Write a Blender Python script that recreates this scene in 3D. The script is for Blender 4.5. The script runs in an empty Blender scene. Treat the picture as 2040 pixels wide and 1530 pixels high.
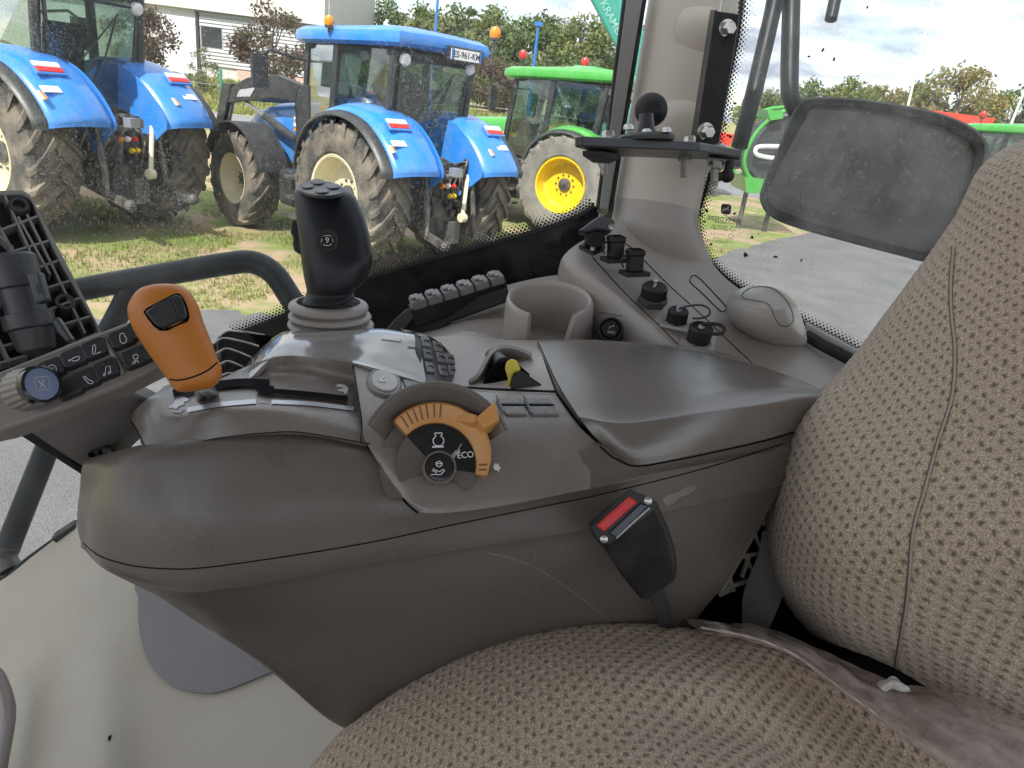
import bpy, math, random
import numpy as np
from mathutils import Vector, Matrix
from mathutils.bvhtree import BVHTree

random.seed(7); RNG = np.random.default_rng(7)
SC = bpy.context.scene
COL = SC.collection

# ------------------------------------------------------------------ camera
FPX, PITCH, ROLL, EYE = 1414.0, 22.18, 7.3, 2.364
_p, _r = math.radians(PITCH), math.radians(ROLL)
FW = Vector((0, math.cos(_p), -math.sin(_p)))
_rt = Vector((1, 0, 0)); _up = _rt.cross(FW)
RT = _rt*math.cos(_r) + _up*math.sin(_r)
UP = -_rt*math.sin(_r) + _up*math.cos(_r)
CAM = Vector((0, 0, EYE))
cd = bpy.data.cameras.new('camera')
cd.sensor_width = 36; cd.lens = FPX/2040*36; cd.clip_start = .02; cd.clip_end = 2000
co = bpy.data.objects.new('camera', cd); COL.objects.link(co)
co.matrix_world = Matrix(((RT.x, UP.x, -FW.x, CAM.x), (RT.y, UP.y, -FW.y, CAM.y), (RT.z, UP.z, -FW.z, CAM.z), (0, 0, 0, 1)))
cd.dof.use_dof = False
SC.camera = co

# ------------------------------------------------------------------ sky, sun, exposure
SUN_EL, SUN_AZ = 48, 203      # azimuth: degrees clockwise from +Y; the sun stands behind and left of the camera
w = bpy.data.worlds.new('World'); SC.world = w; w.use_nodes = True
N, L = w.node_tree.nodes, w.node_tree.links
bg = N['Background']; bg.inputs[1].default_value = .11
sky = N.new('ShaderNodeTexSky'); sky.sky_type = 'NISHITA'; sky.sun_disc = False
sky.sun_elevation = math.radians(SUN_EL); sky.sun_rotation = math.radians(SUN_AZ); sky.air_density = 1.0; sky.dust_density = 1.5
tc = N.new('ShaderNodeTexCoord')
sep = N.new('ShaderNodeSeparateXYZ'); L.new(tc.outputs['Generated'], sep.inputs[0])
mx = N.new('ShaderNodeMath'); mx.operation = 'MAXIMUM'; mx.inputs[1].default_value = 0.0; L.new(sep.outputs[2], mx.inputs[0])
ad = N.new('ShaderNodeMath'); ad.inputs[1].default_value = .22; L.new(mx.outputs[0], ad.inputs[0])
dv = N.new('ShaderNodeVectorMath'); dv.operation = 'DIVIDE'
cb = N.new('ShaderNodeCombineXYZ')
for i in range(3): L.new(ad.outputs[0], cb.inputs[i])
L.new(tc.outputs['Generated'], dv.inputs[0]); L.new(cb.outputs[0], dv.inputs[1])
def wnoise(sc, det, off):
    mp = N.new('ShaderNodeMapping'); mp.inputs['Location'].default_value = off; L.new(dv.outputs[0], mp.inputs[0])
    n = N.new('ShaderNodeTexNoise'); n.inputs['Scale'].default_value = sc; n.inputs['Detail'].default_value = det; n.inputs['Roughness'].default_value = .56
    n.inputs['Distortion'].default_value = .25
    L.new(mp.outputs[0], n.inputs['Vector']); return n
n1 = wnoise(1.5, 9, (3.1, 1.7, .4)); n2 = wnoise(3.4, 8, (7.1, 0.2, 2.2))
r1 = N.new('ShaderNodeValToRGB'); r1.color_ramp.elements[0].position = .33; r1.color_ramp.elements[1].position = .52
L.new(n1.outputs[0], r1.inputs[0])
r2 = N.new('ShaderNodeValToRGB'); r2.color_ramp.elements[0].position = .34; r2.color_ramp.elements[1].position = .64
r2.color_ramp.elements[0].color = (2.3, 2.55, 3.05, 1); r2.color_ramp.elements[1].color = (5.6, 5.7, 5.8, 1)
L.new(n2.outputs[0], r2.inputs[0])
mix = N.new('ShaderNodeMix'); mix.data_type = 'RGBA'; L.new(r1.outputs[0], mix.inputs[0])
L.new(sky.outputs[0], mix.inputs[6]); L.new(r2.outputs[0], mix.inputs[7]); L.new(mix.outputs[2], bg.inputs[0])
sd = bpy.data.lights.new('sun', 'SUN'); sd.energy = 2.3; sd.angle = math.radians(.6); sd.color = (1, .95, .87)
so = bpy.data.objects.new('sun', sd); COL.objects.link(so)
_a, _e = math.radians(SUN_AZ), math.radians(SUN_EL)
SUND = Vector((math.sin(_a)*math.cos(_e), math.cos(_a)*math.cos(_e), math.sin(_e)))
so.rotation_euler = SUND.to_track_quat('Z', 'Y').to_euler(); so.location = (0, -20, 20)
SC.view_settings.view_transform = 'Standard'; SC.view_settings.look = 'None'
SC.view_settings.exposure = 1.5; SC.view_settings.gamma = 1
SC.cycles.max_bounces = 10; SC.cycles.transparent_max_bounces = 24; SC.cycles.use_denoising = True
SC.cycles.caustics_reflective = False; SC.cycles.caustics_refractive = False

# ------------------------------------------------------------------ measuring: a photograph pixel (2040 x 1530) and a distance give a point in the place
def ray(px, py): return FW + RT*((px-1020)/FPX) + UP*((765-py)/FPX)
def P(px, py, d): return CAM + ray(px, py)*d
def G(px, py, z=0.0):
    r = ray(px, py); return CAM + r*((z-EYE)/r.z)
def m(px, d): return px*d/FPX

# ------------------------------------------------------------------ materials
MATS = {}
def nmat(name):
    mt = bpy.data.materials.new(name); mt.use_nodes = True; return mt, mt.node_tree.nodes, mt.node_tree.links, mt.node_tree.nodes['Principled BSDF']
def noise_node(N, L, co, sc, det=4, rough=.55):
    n = N.new('ShaderNodeTexNoise'); n.inputs['Scale'].default_value = sc; n.inputs['Detail'].default_value = det; n.inputs['Roughness'].default_value = rough
    L.new(co, n.inputs['Vector']); return n.outputs[0]
def ramp(N, L, f, a, b, ca=(0, 0, 0, 1), cb=(1, 1, 1, 1)):
    r = N.new('ShaderNodeValToRGB'); r.color_ramp.elements[0].position = a; r.color_ramp.elements[1].position = b
    r.color_ramp.elements[0].color = ca; r.color_ramp.elements[1].color = cb; L.new(f, r.inputs[0]); return r.outputs[0]
def mixc(N, L, f, a, b, bt='MIX'):
    mi = N.new('ShaderNodeMix'); mi.data_type = 'RGBA'; mi.blend_type = bt
    for s, v in ((0, f), (6, a), (7, b)):
        if hasattr(v, 'is_output'): L.new(v, mi.inputs[s])
        elif s == 0: mi.inputs[0].default_value = v
        else: mi.inputs[s].default_value = (*v[:3], 1)
    return mi.outputs[2]
def math_(N, L, op, a, b=None):
    n = N.new('ShaderNodeMath'); n.operation = op
    for i, v in enumerate((a, b)):
        if v is None: continue
        if hasattr(v, 'is_output'): L.new(v, n.inputs[i])
        else: n.inputs[i].default_value = v
    return n.outputs[0]
def mat(name, col, rough=.5, metal=0, var=.1, vs=6, bump=0, bs=300, dust=0, dustc=(.45, .4, .33), ds=9, spec=.5, coat=0, rvar=.12):
    mt, N, L, b = nmat(name)
    tc = N.new('ShaderNodeTexCoord').outputs['Object']
    n = noise_node(N, L, tc, vs, 5)
    c = mixc(N, L, n, tuple(x*(1-var) for x in col), tuple(min(1, x*(1+var)) for x in col))
    if dust:
        d = ramp(N, L, noise_node(N, L, tc, ds, 8, .65), .42, .72)
        c = mixc(N, L, math_(N, L, 'MULTIPLY', d, dust), c, dustc)
    L.new(c, b.inputs['Base Color'])
    n2 = noise_node(N, L, tc, vs*3.3, 6, .6)
    rr = N.new('ShaderNodeMapRange'); L.new(n2, rr.inputs[0]); rr.inputs[1].default_value = .3; rr.inputs[2].default_value = .7
    rr.inputs[3].default_value = max(.02, rough-rvar*rough*1.5); rr.inputs[4].default_value = min(1, rough+rvar*rough*1.5)
    L.new(rr.outputs[0], b.inputs['Roughness'])
    b.inputs['Metallic'].default_value = metal; b.inputs['Specular IOR Level'].default_value = spec
    b.inputs['Coat Weight'].default_value = coat; b.inputs['Coat Roughness'].default_value = .12
    if bump:
        bn = N.new('ShaderNodeBump'); bn.inputs['Strength'].default_value = bump; bn.inputs['Distance'].default_value = .001
        L.new(noise_node(N, L, tc, bs, 3), bn.inputs['Height']); L.new(bn.outputs[0], b.inputs['Normal'])
    MATS[name] = mt; return mt

BROWN = mat('console_plastic', (.128, .106, .091), .38, var=.06, bump=.28, bs=650, dust=.05, dustc=(.22, .19, .165), ds=6, rvar=.3)
BROWN2 = mat('console_daylit_plastic', (.19, .162, .142), .30, spec=.8, var=.06, bump=.22, bs=650, dust=.035, dustc=(.32, .28, .25), ds=8, rvar=.3)  # console plastic lightened to stand for daylight on the top surfaces
SATIN = mat('satin_panel_plastic', (.30, .28, .265), .14, var=.05, bump=.03, bs=500, dust=.05, coat=.9)
PADM = mat('armrest_vinyl', (.14, .12, .107), .21, spec=1.0, var=.1, bump=.28, bs=600, dust=.12, dustc=(.3, .28, .26), ds=5)
SHELF = mat('trim_plastic', (.40, .36, .33), .33, var=.08, bump=.25, bs=800, dust=.28, dustc=(.36, .32, .27), ds=10)
POSTM = mat('pillar_vinyl', (.56, .50, .43), .42, var=.05, bump=.55, bs=600, dust=.08)
GREYMET = mat('grey_strip', (.22, .21, .2), .5, var=.06)
BLACK = mat('black_plastic', (.012, .012, .014), .4, spec=.35, var=.15, dust=.06, ds=20)
BLACKR = mat('black_rubber', (.012, .012, .014), .6, spec=.3, var=.15, dust=.1, ds=20)
GRIP = mat('black_grip', (.008, .009, .013), .36, spec=.3, var=.12, bump=.1, bs=900, dust=.03)
GLOSSB = mat('gloss_black', (.012, .013, .015), .12, var=.1, dust=.03, ds=30)
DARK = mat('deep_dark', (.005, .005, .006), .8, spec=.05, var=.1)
BOOT = mat('rubber_bellows', (.30, .27, .245), .4, var=.06, dust=.1)
ORANGE = mat('orange_plastic', (.52, .17, .018), .42, var=.06, bump=.15, bs=900, dust=.05)
ORANGE2 = mat('amber_plastic', (.62, .29, .085), .38, var=.06, dust=.05)
YELLOWP = mat('yellow_plastic', (.70, .56, .05), .4, var=.08)
WHITEP = mat('white_print', (.75, .75, .78), .5, var=.03)
GREYP = mat('grey_print', (.46, .46, .48), .5, var=.03)
SILVER = mat('silver_strip', (.62, .63, .68), .3, metal=.3, var=.04)
BTN = mat('dark_button', (.022, .026, .03), .3, var=.1, dust=.04, ds=30)
PAD = mat('keypad_plastic', (.23, .205, .185), .36, var=.06, bump=.15, bs=900)
KNOBB = mat('blue_grey_cap', (.16, .21, .34), .38, var=.06)
GUN = mat('gunmetal_plastic', (.035, .037, .042), .42, var=.12, dust=.1, ds=14)
RIBM = mat('grey_plastic_lit_ribs', (.22, .21, .205), .45, var=.1, dust=.1)
STEEL = mat('zinc_steel', (.55, .54, .52), .32, metal=.9, var=.15, vs=40, dust=.2, dustc=(.3, .26, .2), ds=60)
BLKPAINT = mat('black_paint', (.016, .016, .018), .36, var=.15, dust=.1, dustc=(.2, .19, .18), ds=25)
RAIL = mat('black_tube', (.008, .010, .014), .42, spec=.25, var=.1, dust=.0, dustc=(.15, .15, .15), ds=12)
FLOORM = mat('cream_floor_vinyl', (.40, .362, .295), .5, var=.05, bump=.6, bs=300, dust=.38, dustc=(.3, .26, .2), ds=3.5)
PLATEM = mat('grey_cover', (.15, .145, .142), .4, var=.08, dust=.1)
CREAMP = mat('cream_lattice', (.38, .36, .29), .5, var=.06)
REDB = mat('red_button', (.62, .02, .018), .34, var=.05)
BELT = mat('grey_webbing', (.16, .155, .15), .7, var=.06, bump=.5, bs=900)
ROOFM = mat('cab_lining', (.68, .66, .62), .8, var=.04)
# outdoors
NHB = mat('blue_paint', (.022, .225, .69), .28, var=.06, vs=2, coat=.4, dust=.28, dustc=(.3, .34, .42), ds=4)
JDG = mat('green_paint', (.055, .36, .045), .3, var=.06, vs=2, coat=.4, dust=.2, dustc=(.3, .4, .25), ds=4)
JDY = mat('yellow_paint', (.80, .56, .012), .34, var=.05, vs=2, dust=.22, dustc=(.5, .38, .1), ds=5)
CREAMR = mat('cream_rim', (.66, .60, .42), .4, var=.06, vs=3, dust=.3, dustc=(.42, .36, .24), ds=4)
TYRE = mat('tyre_rubber', (.06, .056, .052), .85, var=.25, vs=3, dust=1.0, dustc=(.27, .22, .165), ds=3)
TYREG = mat('dusty_tyre', (.17, .16, .145), .85, var=.2, vs=4, dust=.7, dustc=(.32, .3, .26), ds=4)
IRON = mat('black_iron', (.04, .04, .041), .5, var=.35, vs=6, dust=.7, dustc=(.24, .21, .18), ds=6)
IRONB = mat('black_tractor_plastic', (.024, .025, .027), .45, var=.2, vs=4, dust=.3, dustc=(.13, .125, .12), ds=4)
REDL = mat('red_lens', (.62, .03, .025), .2, var=.05)
WHITEL = mat('white_lens', (.8, .74, .7), .2, var=.05)
AMBERL = mat('amber_lens', (.8, .25, .01), .2, var=.05)
PLATEW = mat('plate_white', (.78, .78, .78), .4, var=.03)
INKB = mat('ink_black', (.02, .02, .02), .5)
REDP = mat('red_paint', (.62, .05, .025), .4, var=.08, vs=2, dust=.1)
TEAL = mat('teal_paint', (.05, .36, .30), .4, var=.06, vs=2, dust=.15)
TEALL = mat('pale_teal_print', (.3, .6, .54), .5)
WALLW = mat('white_wall', (.60, .585, .55), .7, var=.05, vs=.6, dust=.12, dustc=(.5, .47, .42), ds=1)
CLAD = mat('grey_cladding', (.40, .41, .41), .45, var=.06, vs=1)
DARKWIN = mat('dark_window', (.05, .055, .06), .15, var=.2)
PINKB = mat('pink_band', (.62, .38, .32), .7, var=.08)
POSTG = mat('green_post', (.03, .22, .15), .5)
POSTB = mat('blue_post', (.02, .16, .5), .45)
WIRE = mat('galvanised_wire', (.42, .43, .44), .4, metal=.6)
MASTM = mat('pale_mast', (.72, .70, .62), .45)
BARK = mat('bark', (.10, .075, .055), .85, var=.3, vs=8)

def leafmat(name, ca, cb_, cc=None):
    mt, N, L, b = nmat(name)
    gi = N.new('ShaderNodeNewGeometry'); tc = N.new('ShaderNodeTexCoord').outputs['Object']
    c = mixc(N, L, gi.outputs['Random Per Island'], ca, cb_)
    if cc: c = mixc(N, L, ramp(N, L, noise_node(N, L, tc, .7, 3), .45, .62), c, cc)
    L.new(c, b.inputs['Base Color']); b.inputs['Roughness'].default_value = .6; b.inputs['Specular IOR Level'].default_value = .25
    tr = N.new('ShaderNodeBsdfTranslucent'); L.new(c, tr.inputs[0])
    ms = N.new('ShaderNodeMixShader'); ms.inputs[0].default_value = .35
    L.new(b.outputs[0], ms.inputs[1]); L.new(tr.outputs[0], ms.inputs[2]); L.new(ms.outputs[0], N['Material Output'].inputs[0])
    return mt
LEAFG = leafmat('olive_leaves', (.11, .155, .05), (.22, .26, .1), (.24, .25, .1))
LEAFD = leafmat('green_leaves', (.09, .145, .055), (.18, .235, .09))
LEAFY = leafmat('yellowing_leaves', (.19, .18, .06), (.34, .26, .09), (.27, .24, .1))
LEAFR = leafmat('plum_leaves', (.075, .05, .042), (.18, .12, .09), (.13, .11, .06))
LEAFS = leafmat('pale_leaves', (.14, .17, .08), (.22, .25, .14))
GRASSB = leafmat('grass_blades', (.17, .23, .05), (.36, .37, .12), (.40, .36, .18))

def glassmat(name, tint, gl, rough=.02, alpha=1.0):
    mt, N, L, b = nmat(name)
    t = N.new('ShaderNodeBsdfTransparent'); t.inputs[0].default_value = (*tint, 1)
    g = N.new('ShaderNodeBsdfGlossy'); g.inputs['Roughness'].default_value = rough
    lw = N.new('ShaderNodeLayerWeight'); lw.inputs[0].default_value = .25
    f = math_(N, L, 'ADD', math_(N, L, 'MULTIPLY', lw.outputs['Fresnel'], .5), gl)
    ms = N.new('ShaderNodeMixShader'); L.new(f, ms.inputs[0]); L.new(t.outputs[0], ms.inputs[1]); L.new(g.outputs[0], ms.inputs[2])
    L.new(ms.outputs[0], N['Material Output'].inputs[0]); return mt
TGLASS = glassmat('tinted_cab_glass', (.76, .84, .82), .08)
def dirtyglass(name, amount, veil=.05):
    mt, N, L, b = nmat(name)
    tc = N.new('ShaderNodeTexCoord').outputs['Object']
    t = N.new('ShaderNodeBsdfTransparent'); t.inputs[0].default_value = (.955, .97, .965, 1)
    g = N.new('ShaderNodeBsdfGlossy'); g.inputs['Roughness'].default_value = .03
    lw = N.new('ShaderNodeLayerWeight'); lw.inputs[0].default_value = .2
    ms = N.new('ShaderNodeMixShader'); L.new(math_(N, L, 'MULTIPLY', lw.outputs['Fresnel'], .35), ms.inputs[0])
    L.new(t.outputs[0], ms.inputs[1]); L.new(g.outputs[0], ms.inputs[2])
    sz = N.new('ShaderNodeSeparateXYZ'); L.new(tc, sz.inputs[0])
    hi = N.new('ShaderNodeMapRange'); L.new(sz.outputs[2], hi.inputs[0]); hi.inputs[1].default_value = EYE-.42; hi.inputs[2].default_value = EYE-.2
    big = math_(N, L, 'MULTIPLY', ramp(N, L, noise_node(N, L, tc, 5, 3), .30, .6), hi.outputs[0])
    fs = None
    for sc, th, st, seed in ((260, .16, (1, 1, 1), 0), (190, .10, (2.6, 1, .5), 5), (430, .20, (1, 1, 1), 9), (150, .07, (.5, 1, 2.4), 3)):
        mp = N.new('ShaderNodeMapping'); mp.inputs['Scale'].default_value = st; mp.inputs['Location'].default_value = (seed, 0, seed); mp.inputs['Rotation'].default_value = (0, seed*.4, 0)
        L.new(tc, mp.inputs[0])
        wn = N.new('ShaderNodeTexNoise'); wn.inputs['Scale'].default_value = sc*.8; L.new(mp.outputs[0], wn.inputs['Vector'])
        va = N.new('ShaderNodeVectorMath'); va.operation = 'MULTIPLY_ADD'; L.new(wn.outputs['Color'], va.inputs[0]); va.inputs[1].default_value = (.012, .012, .012); L.new(mp.outputs[0], va.inputs[2])
        v = N.new('ShaderNodeTexVoronoi'); v.inputs['Scale'].default_value = sc; L.new(va.outputs[0], v.inputs['Vector'])
        sepc = N.new('ShaderNodeSeparateColor'); L.new(v.outputs['Color'], sepc.inputs[0])
        thr = math_(N, L, 'MULTIPLY', math_(N, L, 'POWER', sepc.outputs[0], 2.2), th*2.6)
        s = math_(N, L, 'LESS_THAN', v.outputs['Distance'], thr)
        s = math_(N, L, 'MULTIPLY', s, math_(N, L, 'GREATER_THAN', sepc.outputs[1], .45))
        fs = s if fs is None else math_(N, L, 'MAXIMUM', fs, s)
    film = math_(N, L, 'MULTIPLY', ramp(N, L, noise_node(N, L, tc, 14, 8, .65), .35, .75), veil*amount)
    f = math_(N, L, 'ADD', math_(N, L, 'MULTIPLY', math_(N, L, 'MULTIPLY', fs, big), .52*amount), film)
    d1 = N.new('ShaderNodeBsdfDiffuse'); d1.inputs[0].default_value = (.72, .7, .66, 1)
    d2 = N.new('ShaderNodeBsdfTranslucent'); d2.inputs[0].default_value = (.72, .7, .66, 1)
    dm = N.new('ShaderNodeMixShader'); dm.inputs[0].default_value = .5; L.new(d1.outputs[0], dm.inputs[1]); L.new(d2.outputs[0], dm.inputs[2])
    m2 = N.new('ShaderNodeMixShader'); L.new(f, m2.inputs[0]); L.new(ms.outputs[0], m2.inputs[1]); L.new(dm.outputs[0], m2.inputs[2])
    L.new(m2.outputs[0], N['Material Output'].inputs[0]); return mt
DIRTY = dirtyglass('dusty_side_glass', 1.0)
DIRTY2 = dirtyglass('rear_glass', .45, .42)

def mirrormat():
    mt, N, L, b = nmat('dusty_mirror_glass')
    tc = N.new('ShaderNodeTexCoord').outputs['Object']
    c = mixc(N, L, ramp(N, L, noise_node(N, L, tc, 12, 7, .55), .40, .62), (.115, .11, .105), (.16, .152, .144))
    v = N.new('ShaderNodeTexVoronoi'); v.inputs['Scale'].default_value = 120
    wt = N.new('ShaderNodeTexNoise'); wt.inputs['Scale'].default_value = 160; L.new(tc, wt.inputs['Vector'])
    wn = N.new('ShaderNodeVectorMath'); wn.operation = 'MULTIPLY_ADD'; L.new(wt.outputs['Color'], wn.inputs[0]); wn.inputs[1].default_value = (.016, .016, .016); L.new(tc, wn.inputs[2]); L.new(wn.outputs[0], v.inputs['Vector'])
    sp = N.new('ShaderNodeSeparateColor'); L.new(v.outputs['Color'], sp.inputs[0])
    s = math_(N, L, 'LESS_THAN', v.outputs['Distance'], math_(N, L, 'MULTIPLY', math_(N, L, 'POWER', sp.outputs[0], 7), .26))
    c = mixc(N, L, s, c, (.4, .38, .36)); L.new(c, b.inputs['Base Color'])
    b.inputs['Roughness'].default_value = .36; b.inputs['Metallic'].default_value = .45
    return mt
MIRR = mirrormat()

def fabricmat():
    # knitted cloth: the dimples are real relief (see dimple()); the shader adds darker dimple centres, and yarn
    mt, N, L, b = nmat('knitted_seat_cloth')
    uv = N.new('ShaderNodeUVMap'); uv.uv_map = 'UVMap'
    mp = N.new('ShaderNodeMapping'); mp.inputs['Rotation'].default_value = (0, 0, math.radians(45)); L.new(uv.outputs[0], mp.inputs[0])
    wob = N.new('ShaderNodeTexNoise'); wob.inputs['Scale'].default_value = 2.2; L.new(mp.outputs[0], wob.inputs['Vector'])
    va = N.new('ShaderNodeVectorMath'); va.operation = 'MULTIPLY_ADD'; L.new(wob.outputs['Color'], va.inputs[0]); va.inputs[1].default_value = (.42, .42, 0); L.new(mp.outputs[0], va.inputs[2])
    v = N.new('ShaderNodeTexVoronoi'); v.voronoi_dimensions = '2D'; v.inputs['Scale'].default_value = 1; v.inputs['Randomness'].default_value = .22; L.new(va.outputs[0], v.inputs['Vector'])
    yar = N.new('ShaderNodeTexNoise'); yar.inputs['Scale'].default_value = 4.5; yar.inputs['Detail'].default_value = 4; L.new(uv.outputs[0], yar.inputs['Vector'])
    d = math_(N, L, 'ADD', v.outputs['Distance'], math_(N, L, 'MULTIPLY', math_(N, L, 'SUBTRACT', yar.outputs[0], .5), .35))
    hole = ramp(N, L, d, .05, .33)
    wv = N.new('ShaderNodeTexVoronoi'); wv.voronoi_dimensions = '2D'; wv.inputs['Scale'].default_value = 7; L.new(uv.outputs[0], wv.inputs['Vector'])
    c = mixc(N, L, ramp(N, L, yar.outputs[0], .3, .7), (.40, .305, .22), (.76, .63, .485))
    c = mixc(N, L, ramp(N, L, wv.outputs['Distance'], .2, .75), c, (.33, .265, .20))
    c = mixc(N, L, hole, (.15, .112, .085), c)
    L.new(c, b.inputs['Base Color']); b.inputs['Roughness'].default_value = .9; b.inputs['Specular IOR Level'].default_value = .15
    b.inputs['Sheen Weight'].default_value = .25
    h = math_(N, L, 'ADD', hole, math_(N, L, 'MULTIPLY', math_(N, L, 'SUBTRACT', 1.0, wv.outputs['Distance']), .45))
    bn = N.new('ShaderNodeBump'); bn.inputs['Strength'].default_value = .8; bn.inputs['Distance'].default_value = .0016
    L.new(h, bn.inputs['Height']); L.new(bn.outputs[0], b.inputs['Normal']); return mt
CLOTH = fabricmat()

def filmmat():
    mt, N, L, b = nmat('clear_film')
    tc = N.new('ShaderNodeTexCoord').outputs['Object']
    t = N.new('ShaderNodeBsdfTransparent'); t.inputs[0].default_value = (.93, .9, .88, 1)
    b.inputs['Base Color'].default_value = (.9, .8, .76, 1); b.inputs['Roughness'].default_value = .1; b.inputs['Coat Weight'].default_value = .6
    f = ramp(N, L, noise_node(N, L, tc, 30, 6, .7), .35, .75, (.22, .22, .22, 1), (.62, .62, .62, 1))
    ms = N.new('ShaderNodeMixShader'); L.new(f, ms.inputs[0]); L.new(t.outputs[0], ms.inputs[1]); L.new(b.outputs[0], ms.inputs[2])
    bn = N.new('ShaderNodeBump'); bn.inputs['Strength'].default_value = .7; bn.inputs['Distance'].default_value = .004
    L.new(noise_node(N, L, tc, 55, 5, .6), bn.inputs['Height']); L.new(bn.outputs[0], b.inputs['Normal'])
    L.new(ms.outputs[0], N['Material Output'].inputs[0]); return mt
FILM = filmmat()

def groundmat():
    mt, N, L, b = nmat('grass_and_dirt')
    tc = N.new('ShaderNodeTexCoord').outputs['Object']
    g = mixc(N, L, noise_node(N, L, tc, 3, 8, .7), (.13, .185, .045), (.27, .32, .10))
    dirt = mixc(N, L, noise_node(N, L, tc, 6, 6), (.33, .235, .155), (.48, .36, .25))
    f = ramp(N, L, noise_node(N, L, tc, .8, 7, .62), .44, .57)
    c = mixc(N, L, f, g, dirt); L.new(c, b.inputs['Base Color']); b.inputs['Roughness'].default_value = .95; b.inputs['Specular IOR Level'].default_value = .1
    bn = N.new('ShaderNodeBump'); bn.inputs['Strength'].default_value = .6; bn.inputs['Distance'].default_value = .03
    L.new(noise_node(N, L, tc, 18, 6, .7), bn.inputs['Height']); L.new(bn.outputs[0], b.inputs['Normal']); return mt
GROUND = groundmat()
ASPH = mat('asphalt', (.125, .125, .128), .85, var=.14, vs=1.2, bump=.7, bs=90, dust=.5, dustc=(.2, .195, .185), ds=2)
def asphaltmat():
    mt, N, L, b = nmat('gravelly_asphalt'); tc = N.new('ShaderNodeTexCoord').outputs['Object']
    c = mixc(N, L, ramp(N, L, noise_node(N, L, tc, 1.3, 6, .6), .3, .7), (.105, .105, .108), (.165, .162, .158))
    v = N.new('ShaderNodeTexVoronoi'); v.inputs['Scale'].default_value = 110; L.new(tc, v.inputs['Vector'])
    sp = N.new('ShaderNodeSeparateColor'); L.new(v.outputs['Color'], sp.inputs[0])
    c = mixc(N, L, math_(N, L, 'MULTIPLY', ramp(N, L, sp.outputs[0], .55, 1.0), .2), c, (.33, .32, .31))
    c = mixc(N, L, ramp(N, L, sp.outputs[1], .85, 1.0), c, (.10, .10, .10))
    L.new(c, b.inputs['Base Color']); b.inputs['Roughness'].default_value = .8
    bn = N.new('ShaderNodeBump'); bn.inputs['Strength'].default_value = .7; bn.inputs['Distance'].default_value = .008; L.new(v.outputs['Distance'], bn.inputs['Height']); L.new(bn.outputs[0], b.inputs['Normal']); return mt
ASPH = asphaltmat()
ROADM = mat('far_road', (.22, .225, .23), .8, var=.06, vs=.5)

# ------------------------------------------------------------------ mesh helpers
def frame_of(n, hint=None):
    n = Vector(n).normalized(); h = Vector(hint) if hint is not None else RT
    a = (h - n*h.dot(n))
    if a.length < 1e-4: a = UP - n*UP.dot(n)
    a.normalize(); return a, n.cross(a), n

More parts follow.
